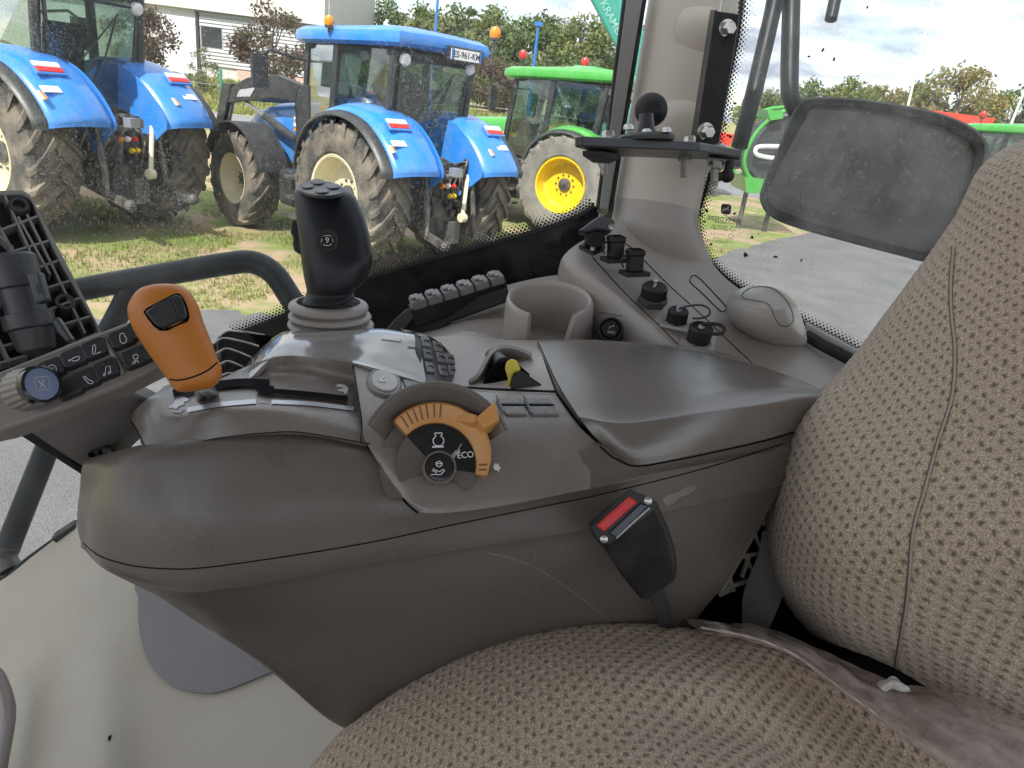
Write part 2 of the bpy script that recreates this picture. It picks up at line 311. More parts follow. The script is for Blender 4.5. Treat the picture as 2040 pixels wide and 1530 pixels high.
class MB:
    def __init__(s): s.v = []; s.f = []; s.uv = None
    def add(s, vs, fs):
        o = len(s.v); s.v += [tuple(x) for x in vs]; s.f += [tuple(i+o for i in f) for f in fs]; return s
    def box(s, c, size, ax=None):
        c = Vector(c); a = ax or (Vector((1, 0, 0)), Vector((0, 1, 0)), Vector((0, 0, 1)))
        vs = [c + a[0]*(size[0]*i/2) + a[1]*(size[1]*j/2) + a[2]*(size[2]*k/2) for i in (-1, 1) for j in (-1, 1) for k in (-1, 1)]
        return s.add(vs, [(0, 1, 3, 2), (4, 6, 7, 5), (0, 4, 5, 1), (2, 3, 7, 6), (0, 2, 6, 4), (1, 5, 7, 3)])
    def bar(s, a, b, w, h=None, hint=(0, 0, 1)):
        a, b = Vector(a), Vector(b); n = (b-a); l = n.length; e1, e2, n = frame_of(n, Vector(hint).cross(n) if abs(Vector(hint).dot(n.normalized())) < .98 else (1, 0, 0))
        return s.box((a+b)/2, (w, h or w, l), (e1, e2, n))
    def tube(s, pts, r, n=12, caps=True, smooth=0):
        pts = [Vector(p) for p in pts]
        if smooth: pts = [Vector(p) for p in cr(np.array([tuple(p) for p in pts]), smooth)]
        k = len(pts); rs = [r]*k if not hasattr(r, '__len__') else list(np.interp(np.linspace(0, 1, k), np.linspace(0, 1, len(r)), r))
        t0 = (pts[1]-pts[0]).normalized(); e1, e2, _ = frame_of(t0); vs = []
        for i, p in enumerate(pts):
            t = ((pts[min(i+1, k-1)]-pts[max(i-1, 0)])).normalized()
            e1 = (e1 - t*e1.dot(t)).normalized(); e2 = t.cross(e1)
            vs += [p + (e1*math.cos(2*math.pi*j/n) + e2*math.sin(2*math.pi*j/n))*rs[i] for j in range(n)]
        fs = [(i*n+j, i*n+(j+1) % n, (i+1)*n+(j+1) % n, (i+1)*n+j) for i in range(k-1) for j in range(n)]
        if caps: fs += [tuple(range(n))[::-1], tuple((k-1)*n+j for j in range(n))]
        return s.add(vs, fs)
    def lathe(s, o, axis, prof, n=24, hint=None, sx=1.0, sy=1.0, caps=True):
        o = Vector(o); e1, e2, ax = frame_of(axis, hint); vs = []
        for r, h in prof: vs += [o + ax*h + e1*(r*sx*math.cos(2*math.pi*j/n)) + e2*(r*sy*math.sin(2*math.pi*j/n)) for j in range(n)]
        k = len(prof); fs = [(i*n+j, i*n+(j+1) % n, (i+1)*n+(j+1) % n, (i+1)*n+j) for i in range(k-1) for j in range(n)]
        if caps:
            if prof[0][0] > 1e-6: fs.append(tuple(range(n))[::-1])
            if prof[-1][0] > 1e-6: fs.append(tuple((k-1)*n+j for j in range(n)))
        return s.add(vs, fs)
    def sphere(s, c, r, n=20, k=12):
        rr = r if hasattr(r, '__len__') else (r, r, r); vs = []
        e = (Vector((1, 0, 0)), Vector((0, 1, 0)), Vector((0, 0, 1)))
        prof = [(max(1e-4, math.sin(math.pi*i/k)), -math.cos(math.pi*i/k)) for i in range(k+1)]
        for a, h in prof: vs += [Vector(c)+e[0]*(a*rr[0]*math.cos(2*math.pi*j/n))+e[1]*(a*rr[1]*math.sin(2*math.pi*j/n))+e[2]*(h*rr[2]) for j in range(n)]
        return s.add(vs, [(i*n+j, i*n+(j+1) % n, (i+1)*n+(j+1) % n, (i+1)*n+j) for i in range(k) for j in range(n)])
    def prism(s, poly, vec):
        poly = [Vector(p) for p in poly]; vec = Vector(vec); n = len(poly)
        vs = poly + [p+vec for p in poly]
        return s.add(vs, [tuple(range(n))[::-1], tuple(range(n, 2*n))] + [(i, (i+1) % n, n+(i+1) % n, n+i) for i in range(n)])
    def pipe_prism(s, tops, bots):
        n = len(tops); return s.add(list(bots)+list(tops), [tuple(range(n))[::-1], tuple(range(n, 2*n))] + [(i, (i+1) % n, n+(i+1) % n, n+i) for i in range(n)])
    def grid(s, A, thick=0, flip=None, closed=False, toward=None):
        A = np.asarray(A, float); nr, nc = A.shape[:2]
        if closed: A = np.concatenate([A, A[:1]], 0); nr += 1
        du = np.gradient(A, axis=1); dvv = np.gradient(A, axis=0); nn = np.cross(du, dvv); nn /= np.linalg.norm(nn, axis=2, keepdims=True)+1e-12
        tw = np.array(toward if toward is not None else CAM) - A.reshape(-1, 3).mean(0)
        sg = 1.0
        if (nn.reshape(-1, 3)@tw).mean() < 0: nn = -nn; sg = -1.0
        idx = np.arange(nr*nc).reshape(nr, nc)
        q = [(int(idx[i, j]), int(idx[i, j+1]), int(idx[i+1, j+1]), int(idx[i+1, j])) for i in range(nr-1) for j in range(nc-1)]
        if sg < 0: q = [x[::-1] for x in q]
        vs = A.reshape(-1, 3)
        if not thick: s.add(vs, q); return nn
        B = vs - nn.reshape(-1, 3)*thick; off = nr*nc
        fs = q + [tuple(i+off for i in x[::-1]) for x in q]
        bd = list(idx[0, :]) + list(idx[1:, -1]) + list(idx[-1, -2::-1]) + list(idx[-2:0:-1, 0])
        for a, b in zip(bd, bd[1:]+bd[:1]):
            a, b = int(a), int(b); fs.append((b, a, a+off, b+off) if sg > 0 else (a, b, b+off, a+off))
        s.add(np.concatenate([vs, B]), fs); return nn
    def mesh(s, name):
        me = bpy.data.meshes.new(name); me.from_pydata(s.v, [], s.f); me.update()
        if s.uv is not None:
            ul = me.uv_layers.new(name='UVMap'); li = np.zeros(len(me.loops), np.int32); me.loops.foreach_get('vertex_index', li)
            ul.data.foreach_set('uv', np.asarray(s.uv, np.float32)[li].ravel())
        return me
    def bvh(s): return BVHTree.FromPolygons(s.v, s.f)

def cr(a, k, closed=False):
    a = np.asarray(a, float); n = len(a)
    if closed: idx = lambda i: a[i % n]
    else: idx = lambda i: (2*a[0]-a[1] if i < 0 else (2*a[-1]-a[-2] if i >= n else a[i]))
    out = []; segs = n if closed else n-1
    for i in range(segs):
        p0, p1, p2, p3 = idx(i-1), idx(i), idx(i+1), idx(i+2)
        for t in np.arange(k)/k:
            out.append(.5*((2*p1)+(-p0+p2)*t+(2*p0-5*p1+4*p2-p3)*t*t+(-p0+3*p1-3*p2+p3)*t**3))
    if not closed: out.append(a[-1])
    return np.array(out)
def patch(rows, ku=6, kv=6, closed=False):
    A = np.array([[tuple(P(*c)) for c in r] for r in rows])
    A = np.array([cr(r, ku) for r in A]); A = np.array([cr(A[:, j], kv, closed) for j in range(A.shape[1])]); return A.transpose(1, 0, 2)
def gbvh(A):
    b = MB(); b.grid(A); return b.bvh()
def hit(bv, px, py):
    r = ray(px, py).normalized(); h = bv.ray_cast(CAM, r)
    if h[0] is None:
        for dx, dy in ((4, 0), (-4, 0), (0, 4), (0, -4), (9, 0), (-9, 0), (0, 9), (0, -9), (18, 0), (-18, 0), (0, 18), (0, -18)):
            h = bv.ray_cast(CAM, ray(px+dx, py+dy).normalized())
            if h[0] is not None:
                n = h[1] if h[1].dot(r) < 0 else -h[1]
                q = CAM + r*((h[0]-CAM).dot(n)/r.dot(n)); return q, n
        l, n, _, _ = bv.find_nearest(P(px, py, .8)); return l, (n if n.dot(r) < 0 else -n)
    return h[0], (h[1] if h[1].dot(r) < 0 else -h[1])
def raised(mb, bv, poly, h, base=.002, smooth=0, common=True):
    if smooth: poly = [tuple(p) for p in cr(np.array(poly, float), smooth, True)]
    hs = [hit(bv, *p) for p in poly]; n = Vector((0, 0, 0))
    for _, q in hs: n += q
    n.normalize()
    return mb.pipe_prism([p+(n if common else q)*h for p, q in hs], [p-(n if common else q)*base for p, q in hs])
def strip(mb, bv, path, wpx, h=.0006, closed=False, smooth=0):
    pa = np.array(path, float)
    if smooth: pa = cr(pa, smooth, closed)
    elif closed: pa = np.concatenate([pa, pa[:1]])
    if smooth and closed: pa = np.concatenate([pa, pa[:1]])
    t = np.gradient(pa, axis=0); t /= np.linalg.norm(t, axis=1, keepdims=True)+1e-9; nn = np.stack([-t[:, 1], t[:, 0]], 1)*wpx/2
    vs = []
    for a, b in zip(pa-nn, pa+nn):
        for q in (a, b):
            p, n = hit(bv, *q); vs.append(p+n*h)
    k = len(pa); fs = [(2*i, 2*i+1, 2*i+3, 2*i+2) for i in range(k-1)]
    return mb.add(vs, fs)
def seam(mb, bv, path, r=.0009, smooth=8):
    pa = cr(np.array(path, float), smooth); pts = [hit(bv, *p)[0] for p in pa]; return mb.tube(pts, r, 6)
_tm = {}
def textgeo(t, bold=False):
    if t in _tm: return _tm[t]
    cu = bpy.data.curves.new('txt', 'FONT'); cu.body = t; cu.align_x = 'CENTER'; cu.align_y = 'CENTER'; cu.resolution_u = 3; cu.offset = .012 if bold else 0
    o = bpy.data.objects.new('txt', cu); COL.objects.link(o); bpy.context.view_layer.update()
    me = bpy.data.meshes.new_from_object(o.evaluated_get(bpy.context.evaluated_depsgraph_get()))
    r = ([(v.co.x, v.co.y) for v in me.vertices], [tuple(p.vertices) for p in me.polygons])
    bpy.data.objects.remove(o); bpy.data.meshes.remove(me); bpy.data.curves.remove(cu); _tm[t] = r; return r
def text_px(mb, bv, t, px, py, size, ang=0, h=.0007, mirror=False, sx=1, bold=False):
    vs, fs = textgeo(t, bold); c, s_ = math.cos(math.radians(ang)), math.sin(math.radians(ang)); out = []
    for x, y in vs:
        x *= size*sx*(-1 if mirror else 1); y *= size
        p, n = hit(bv, px + x*c + y*s_, py + x*s_ - y*c); out.append(p+n*h)
    return mb.add(out, fs)
def text_at(mb, t, o, ex, ey, size, bold=False, lift=0):
    vs, fs = textgeo(t, bold); ex, ey = Vector(ex).normalized(), Vector(ey).normalized(); n = ex.cross(ey)
    return mb.add([Vector(o)+ex*(x*size)+ey*(y*size)+n*lift for x, y in vs], fs)

# ------------------------------------------------------------------ objects
def tag(o, label=None, cat=None, group=None, kind=None):
    for k, v in (('label', label), ('category', cat), ('group', group), ('kind', kind)):
        if v: o[k] = v
    return o
def root(name, loc, label, cat, group=None, rz=0):
    o = bpy.data.objects.new(name, None); COL.objects.link(o); o.location = loc; o.rotation_euler = (0, 0, rz); o.empty_display_size = .05
    return tag(o, label, cat, group)
def link(name, me, mt, parent=None, local=False, ang=35, bevel=0, bseg=2):
    o = bpy.data.objects.new(name, me); COL.objects.link(o)
    if mt and not me.materials: me.materials.append(mt)
    if parent is not None:
        o.parent = parent
        if not local and parent.parent is None and parent.type == 'EMPTY': o.location = -Vector(parent.location)
    if ang:
        me.shade_smooth(); me.set_sharp_from_angle(angle=math.radians(ang))
    if bevel:
        b = o.modifiers.new('edge', 'BEVEL'); b.width = bevel; b.segments = bseg; b.limit_method = 'ANGLE'; b.angle_limit = math.radians(38); b.harden_normals = False
    return o
def put(name, mb, mt, parent=None, **k): return link(name, mb.mesh(name), mt, parent, **k)
def children(o): return [c for c in bpy.data.objects if c.parent == o]
def copy_tree(o, parent=None):
    c = o.copy(); COL.objects.link(c)
    if parent is not None: c.parent = parent
    for ch in KIDS.get(o.name, ()): copy_tree(bpy.data.objects[ch], c)
    return c
KIDS = {}
def index_kids():
    KIDS.clear()
    for o in bpy.data.objects:
        if o.parent: KIDS.setdefault(o.parent.name, []).append(o.name)
# ================================================================== OUTDOORS: the setting
def smooth01(t): t = max(0, min(1, t)); return t*t*(3-2*t)
def bank(x, y): return .95*smooth01((y-34.5)/8.0)
xs = np.concatenate([np.linspace(-400, -60, 10), np.linspace(-56, 56, 57), np.linspace(60, 400, 10)])
ys = np.concatenate([np.linspace(-60, 0, 8), np.linspace(1, 60, 80), np.linspace(64, 500, 14)])
b = MB(); A = np.array([[(x, y, bank(x, y)+.02*math.sin(x*1.3+y)*math.sin(y*.9)*(1 if 5 < y < 30 else 0) - (.03 if y < 15 else 0)) for x in xs] for y in ys]); b.grid(A, toward=(0, 0, 500))
tag(put('ground', b, GROUND, ang=180), kind='structure')
b = MB(); edge = [G(*q) for q in ((-900, 760), (-300, 690), (0, 655), (200, 635), (412, 624), (560, 632), (760, 625), (1000, 592), (1250, 555), (1400, 520), (1500, 490), (1580, 472), (1700, 452), (1900, 440), (2400, 440))]
edge = [Vector(p) for p in cr(np.array([(p.x, p.y, 0) for p in edge]), 6)]
rg = random.Random(3); edge = [Vector((p.x+rg.uniform(-.05, .05), p.y+rg.uniform(-.09, .09), .02)) for p in edge]
poly = edge + [Vector((30, -20, .02)), Vector((-30, -20, .02))]
b.prism(poly, (0, 0, -.08)); tag(put('asphalt_yard', b, ASPH, ang=0), kind='structure')
b = MB(); b.prism([(-90, 26.6, .03), (90, 24.5, .03), (90, 31.0, .03), (-90, 34.2, .03)], (0, 0, -.06)); tag(put('road', b, ROADM, ang=0), kind='structure')
b = MB()
for x in np.arange(-40, 40, 6.0): b.prism([(x, 30.38-.017*x, .036), (x+3, 30.33-.017*x, .036), (x+3, 30.48-.017*x, .036), (x, 30.53-.017*x, .036)], (0, 0, -.004))
tag(put('road_marking', b, WHITEP, ang=0), kind='structure')

# grass on the near strip and the bank
def tufts(n, x0, x1, y0, y1, hmin, hmax, name, ok=None):
    r = np.random.default_rng(5); v = []; f = []
    k = 0
    while k < n:
        x, y = r.uniform(x0, x1), r.uniform(y0, y1)
        if ok and not ok(x, y): continue
        k += 1; z = bank(x, y)-.03
        for _ in range(3):
            a = r.uniform(0, 6.28); h = r.uniform(hmin, hmax); wd = h*r.uniform(.12, .22); l = r.uniform(-.5, .5)*h; o = len(v)
            px_, py_ = x+r.normal()*.03, y+r.normal()*.03; ca, sa = math.cos(a), math.sin(a)
            v += [(px_-ca*wd, py_-sa*wd, z), (px_+ca*wd, py_+sa*wd, z), (px_+sa*l, py_-ca*l, z+h)]; f.append((o, o+1, o+2))
    b = MB(); b.add(v, f); return tag(put(name, b, GRASSB, ang=0), kind='stuff')
def clump(x, y): return mnoise2(x*.85, y*.85) > .02
from mathutils import noise as _nz
def mnoise2(x, y): return _nz.noise(Vector((x, y, 3.3)))
def yard_edge(x): 
    for a, c in zip(edge, edge[1:]):
        if a.x <= x <= c.x: return a.y + (c.y-a.y)*(x-a.x)/(c.x-a.x+1e-9)
    return 4.5
tufts(20000, -9, 7, 5, 15.5, .02, .06, 'grass', lambda x, y: y > yard_edge(x)+.05 and clump(x, y))
tufts(9000, -26, 6, 33.5, 44, .12, .35, 'bank_grass')

def leaf_tree(h, cr_, seed, n, ls, trunkh, squash=1.0, name='tree', mleaf=LEAFG, clumps=34, low=.25):
    r = np.random.default_rng(seed); tr = MB(); lv = MB(); top = Vector((0, 0, h*.8))
    tr.tube([(0, 0, -.1), (.03*h*.2, 0, h*.25), (r.normal()*.04*h, r.normal()*.03*h, h*.55), (r.normal()*.05*h, 0, h*.82)], [h*.028, h*.022, h*.015, h*.006], 7)
    cs = []
    for _ in range(clumps):
        d = r.normal(size=3); d /= np.linalg.norm(d); d *= r.uniform(.45, 1.0)**.6
        c = np.array((d[0]*cr_, d[1]*cr_, h*(low+(1-low)*.5) + d[2]*h*(1-low)*.46*squash)); c[:2] *= (1-.35*max(0, d[2]))
        cs.append((c, r.uniform(.22, .42)*cr_))
    for c, s in cs[:14]: tr.tube([(0, 0, max(trunkh, c[2]*.55)), tuple(np.array((c[0]*.5, c[1]*.5, c[2]*.85))), tuple(c)], [h*.009, h*.006, h*.002], 5)
    per = n//clumps; v = []; f = []
    for c, s in cs:
        for _ in range(per):
            q = r.normal(size=3); q /= np.linalg.norm(q); q = q*s*r.uniform(.35, 1.05)*np.array((1, 1, .8))+c
            a = r.normal(size=3); a /= np.linalg.norm(a); t = np.cross(a, r.normal(size=3)); t /= np.linalg.norm(t); l = ls*r.uniform(.6, 1.3); o = len(v)
            v += [q-a*l*.5, q+t*l*.28, q+a*l*.5, q-t*l*.28]; f.append((o, o+1, o+2, o+3))
    lv.add(v, f); return tr, lv
def make_tree(name, loc, h, cw, mleaf, label, cat, group, seed, n=2600, ls=.22, low=.22, clumps=34, rz=0):
    t = root(name, loc, label, cat, group, rz); tr, lv = leaf_tree(h, cw, seed, n, ls, h*.2, mleaf=mleaf, low=low, clumps=clumps)
    put('trunk', tr, BARK, t, local=True); put('crown', lv, mleaf, t, local=True, ang=0); return t
def ty(px, py, y):      # the point seen at a pixel on the vertical plane at this distance
    r = ray(px, py); return CAM + r*(y/r.y)
def onbank(px, y): p = ty(px, 300, y); return Vector((p.x, y, bank(p.x, y)))
TG = 'trees along the far side of the road'
spec = [('leafy_tree', 560, 62, 30, 95, LEAFG, 'olive tree rising just left of the roof of the blue loader tractor'),
        ('leafy_tree', 742, 60, -4, 110, LEAFD, 'tall green tree behind the roof of the blue loader tractor, near its orange side beacon'),
        ('leafy_tree', 838, 57, 6, 100, LEAFG, 'olive tree behind the number plate end of the blue loader tractor roof'),
        ('leafy_tree', 905, 62, 8, 90, LEAFD, 'green tree showing between the blue pole and the amber mast beacon'),
        ('leafy_tree', 962, 58, 12, 100, LEAFG, 'bushy olive tree directly behind the amber beacon on a mast'),
        ('leafy_tree', 1045, 56, 26, 120, LEAFD, 'broad green tree above the left beacon of the green tractor'),
        ('leafy_tree', 1125, 55, 18, 120, LEAFG, 'broad olive tree above the right beacon of the green tractor'),
        ('leafy_tree', 1195, 57, 22, 100, LEAFD, 'green tree partly behind the teal lifting boom'),
        ('leafy_tree', 1262, 60, 34, 90, LEAFG, 'olive tree behind the beige cab pillar and the teal boom'),
        ('autumn_tree', 1505, 66, 172, 95, LEAFG, 'low olive tree between the two black mirror tubes'),
        ('autumn_tree', 1590, 68, 160, 100, LEAFD, 'green tree above the left corner of the wing mirror'),
        ('autumn_tree', 1662, 66, 152, 105, LEAFG, 'olive tree above the middle of the wing mirror'),
        ('autumn_tree', 1742, 68, 158, 100, LEAFY, 'yellowing low tree just left of the pale mast'),
        ('autumn_tree', 1800, 64, 152, 90, LEAFG, 'olive tree standing right behind the pale mast'),
        ('autumn_tree', 1882, 60, 128, 125, LEAFY, 'tallest yellowing tree above the red trailer'),
        ('autumn_tree', 1988, 64, 160, 110, LEAFD, 'green tree above the far green tractor beside the seat back'),
        ('autumn_tree', 2080, 64, 165, 110, LEAFG, 'olive tree at the far right edge of the window')]
for i, (nm, px, y, topy, wpx, lm, lab) in enumerate(spec):
    p = onbank(px, y); tp = ty(px, topy, y); h = tp.z-p.z
    make_tree(nm, p, h*1.03, wpx*y/FPX*.62, lm, lab, 'tree', TG, 11+i, n=5600, ls=.33, low=.05, clumps=46, rz=i)
BG = 'bushes along the bank'
for i, (px, y, topy, wpx, lm, lab) in enumerate([(298, 41, -5, 105, LEAFR, 'plum leaved bushy tree in front of the white door of the warehouse'),
        (548, 41, 2, 120, LEAFR, 'wide plum leaved tree in front of the grey clad wall end'),
        (408, 38.5, 92, 60, LEAFS, 'small thin pale green shrub beside the green fence post'),
        (900, 50, 118, 90, LEAFD, 'dark green bush behind the rear window of the blue loader tractor'),
        (968, 46, 105, 95, LEAFR, 'purple brown bush between blue loader tractor and green tractor'),
        (1035, 49, 108, 80, LEAFD, 'green bush behind the front pillar of the green tractor'),
        (760, 50, 100, 110, LEAFD, 'green bush seen through the cab of the blue loader tractor'),
        (665, 50, 90, 100, LEAFD, 'green bush seen through the side glass of the blue loader tractor'),
        (1150, 50, 105, 110, LEAFD, 'green bush seen through the cab of the green tractor'),
        (1245, 50, 120, 80, LEAFD, 'green bush behind the rear glass of the green tractor')]):
    p = onbank(px, y); tp = ty(px, topy, y); h = tp.z-p.z; th = lm is LEAFS
    make_tree('shrub', p, h, wpx*y/FPX*.6, lm, lab, 'shrub', BG, 71+i, n=900 if th else 4200, ls=.14 if th else .2, low=.02, clumps=18 if th else 30)

# ---- warehouse
WY = 46.0
wl = ty(-420, 100, WY).x; wr = ty(640, 100, WY).x; z0 = .7
t = root('warehouse', (0, WY, z0), 'long white warehouse with grey clad end and dark window across the road', 'building')
b = MB(); b.box(((wl+wr)/2, WY+6, 4.2), (wr-wl, 12, 7.2)); put('wall', b, WALLW, t, ang=0)
ez = ty(395, 20, WY).z
b = MB(); b.box(((wl+wr)/2, WY+5.8, ez+1.6), (wr-wl+.6, 12.5, 3.2)); put('roof', b, WALLW, t, ang=0)
xd0, xd1, xp = ty(318, 80, WY).x, ty(392, 80, WY).x, ty(396, 80, WY).x
b = MB(); b.box(((xd0+xd1)/2, WY-.05, (z0+ez)/2-.2), (xd1-xd0, .12, ez-z0-.5)); put('door', b, WHITEP, t, ang=0)
b = MB(); b.box((xp, WY-.08, (z0+ez)/2), (.14, .16, ez-z0-.06)); put('drainpipe', b, GUN, t, ang=0)
x0, x1 = ty(400, 80, WY).x, wr-.05; zt, zb = ez-.06, z0+1.0; nb = 15; hb = (zt-zb)/nb
wx0, wx1, wz0, wz1 = ty(402, 80, WY).x, ty(444, 80, WY).x, ty(422, 95, WY).z, ty(422, 52, WY).z
brd = None
for k in range(nb):
    z = zb+hb*(k+.5)
    segs = [(x0, x1)] if not (wz0-.02 < z < wz1+.02) else [(wx1+.06, x1)]
    for a, c in segs:
        bb = MB(); bb.add([(a, WY-.03, z-hb*.49), (c, WY-.03, z-hb*.49), (c, WY-.12, z-hb*.40), (a, WY-.12, z-hb*.40), (a, WY-.07, z+hb*.46), (c, WY-.07, z+hb*.46), (a, WY-.01, z+hb*.47), (c, WY-.01, z+hb*.47)],
                [(0, 1, 2, 3), (3, 2, 5, 4), (4, 5, 7, 6)]); put('cladding_board', bb, CLAD, t, ang=0)
b = MB(); b.box(((wx0+wx1)/2, WY-.04, (wz0+wz1)/2), (wx1-wx0+.1, .08, wz1-wz0+.1)); f_ = put('window', b, CLAD, t, ang=0)
b = MB(); b.box(((wx0+wx1)/2, WY-.1, (wz0+wz1)/2), (wx1-wx0-.08, .05, wz1-wz0-.08)); put('pane', b, DARKWIN, f_, ang=0)
b = MB(); b.box(((x0+2.2+x1)/2, WY-.06, z0+.55), (x1-x0-2.2, .1, .8)); put('base_band', b, PINKB, t, ang=0)
# ---- fence with wires on the bank
t = root('wire_fence', (onbank(445, 37)), 'wire fence with green posts in front of the warehouse', 'fence')
px0 = onbank(445, 37).x; zf = bank(0, 37)
for k in range(-5, 6):
    b = MB(); b.box((px0+k*5.2, 37, zf+.7), (.12, .08, 1.6)); put('fence_post', b, POSTG, t, ang=0)
for zz in (.75, 1.35): b = MB(); b.tube([(px0-30+3*i, 37.05, zf+zz-.02*math.sin(i*1.7)) for i in range(20)], .012, 5); put('wire', b, WIRE, t)
b = MB(); b.tube([ty(560, 62, 40), ty(720, 20, 34), ty(1000, 48, 30), ty(1240, 70, 28)], .012, 5, smooth=8)
# ---- posts, poles
def pole(name, a, c, r, mt, lab, cat='pole', extra=None):
    a, c = Vector(a), Vector(c); base = Vector((c.x, c.y, bank(c.x, c.y))); t = root(name, base, lab, cat)
    b = MB(); b.tube([base, a], [r*1.25, r*.7], 10); put('shaft', b, mt, t)
    b = MB(); b.lathe(base, (0, 0, 1), [(r*3, 0), (r*3, .03), (r*1.6, .05)], 12); put('base_plate', b, mt, t); 
    if extra: extra(t, a)
    return t
pole('flag_pole', ty(1872, -60, 34), ty(1822, 214, 34), .055, MASTM, 'tall pale mast rising behind the top of the wing mirror')
pole('short_pole', ty(2046, 168, 26), ty(2008, 242, 26), .05, MASTM, 'short pale mast at the right edge above the far green tractor')
pole('blue_post', ty(874, -30, 24), ty(868, 60, 24), .05, POSTB, 'slim blue post behind the plate end of the blue tractor roof')
def cap_(t, a): b = MB(); b.box(a, (.22, .16, .1)); put('cap', b, POSTB, t, ang=0)
pole('blue_post', ty(1073, 48, 22), ty(1068, 100, 22), .05, POSTB, 'blue post with square cap behind the green tractor roof', extra=cap_)
pole('lamp_pole', ty(657, -40, 44), ty(657, 60, 44), .07, WIRE, 'grey pole rising behind the left end of the blue tractor roof')

# ================================================================== TRACTORS
def wheel(parent, name, c, R, w_, rr, side, rim, tyre=TYRE, lugs=22, lugh=.045):
    """side +1: outer face towards +y. Tyre with moulded lugs, dished rim, hub with bolts."""
    e = bpy.data.objects.new(name, None); COL.objects.link(e); e.parent = parent; e.location = c
    h = w_/2; b = MB(); ax = (0, 1, 0)
    prof = [(rr*.98, -h*.86), (rr*1.06, -h*.98), (rr+(R-rr)*.45, -h*1.04), (rr+(R-rr)*.78, -h*.97), (R*.93, -h*.84), (R*.944, -h*.5), (R*.946, 0), (R*.944, h*.5), (R*.93, h*.84), (rr+(R-rr)*.78, h*.97), (rr+(R-rr)*.45, h*1.04), (rr*1.06, h*.98), (rr*.98, h*.86)]
    b.lathe((0, 0, 0), ax, prof, 72, hint=(1, 0, 0), caps=False)
    dth = 2*math.pi/lugs
    for sd_ in (1, -1):
        for k in range(lugs):
            th0 = k*dth + (0 if sd_ > 0 else dth/2)
            pts = []
            for u, yy, rb, rt_ in ((0, -.02, R*.94, R), (.3, .30, R*.94, R), (.62, .62, R*.935, R*.992), (.9, .9, R*.915, R*.975), (1.08, 1.03, rr+(R-rr)*.66, rr+(R-rr)*.80)):
                pts.append((th0 + u*dth*1.35, sd_*yy*h, rb*.985, rt_))
            vs = []
            for th, yy, rb, rt_ in pts:
                hw = R*.036
                for r_, dw in ((rb, hw*1.35), (rt_, hw)):
                    for s in (-1, 1): a = th + s*dw/R; vs.append((r_*math.cos(a), yy, r_*math.sin(a)))
            fs = []
            for i in range(len(pts)-1):
                o = i*4; fs += [(o+2, o+3, o+7, o+6), (o, o+2, o+6, o+4), (o+3, o+1, o+5, o+7)]
            fs += [(0, 1, 3, 2), (16, 18, 19, 17)]; b.add(vs, fs)
    put('tyre', b, tyre, e, local=True, ang=28)
    s = side; b = MB(); pr = [(rr*1.02, -h*.84), (rr*.99, -h*.93), (rr*.93, -h*.90), (rr*.90, -h*.4), (rr*.86, -h*.1), (rr*.74, -h*.02), (rr*.45, h*.03), (rr*.30, h*.03), (.001, h*.03)]
    if s > 0: pr_in, pr_out = pr, [(.001, h*.12), (rr*.28, h*.12), (rr*.45, h*.10), (rr*.74, h*.05), (rr*.84, h*.18), (rr*.90, h*.5), (rr*.93, h*.90), (rr*.99, h*.93), (rr*1.02, h*.84)]
    prof = pr + [(.001, h*.12), (rr*.28, h*.12), (rr*.45, h*.10), (rr*.76, h*.06), (rr*.85, h*.2), (rr*.90, h*.55), (rr*.93, h*.90), (rr*.99, h*.93), (rr*1.02, h*.84)]
    b.lathe((0, 0, 0), (0, s, 0), prof, 56, hint=(1, 0, 0), caps=False); put('rim', b, rim, e, local=True, ang=30)
    b = MB(); b.lathe((0, 0, 0), (0, s, 0), [(rr*.24, h*.13), (rr*.24, h*.22), (rr*.2, h*.26), (rr*.08, h*.27), (.001, h*.3)], 24); 
    b.lathe((0, 0, 0), (0, -s, 0), [(rr*.32, h*.0), (rr*.28, h*.4), (rr*.24, h*1.2)], 24); put('hub', b, IRON, e, local=True)
    b = MB()
    for k in range(10):
        a = 2*math.pi*k/10; b.lathe((rr*.36*math.cos(a), s*h*.12, rr*.36*math.sin(a)), (0, s, 0), [(rr*.035, 0), (rr*.035, h*.06), (.001, h*.08)], 6)
    put('wheel_bolts', b, IRON, e, local=True); return e

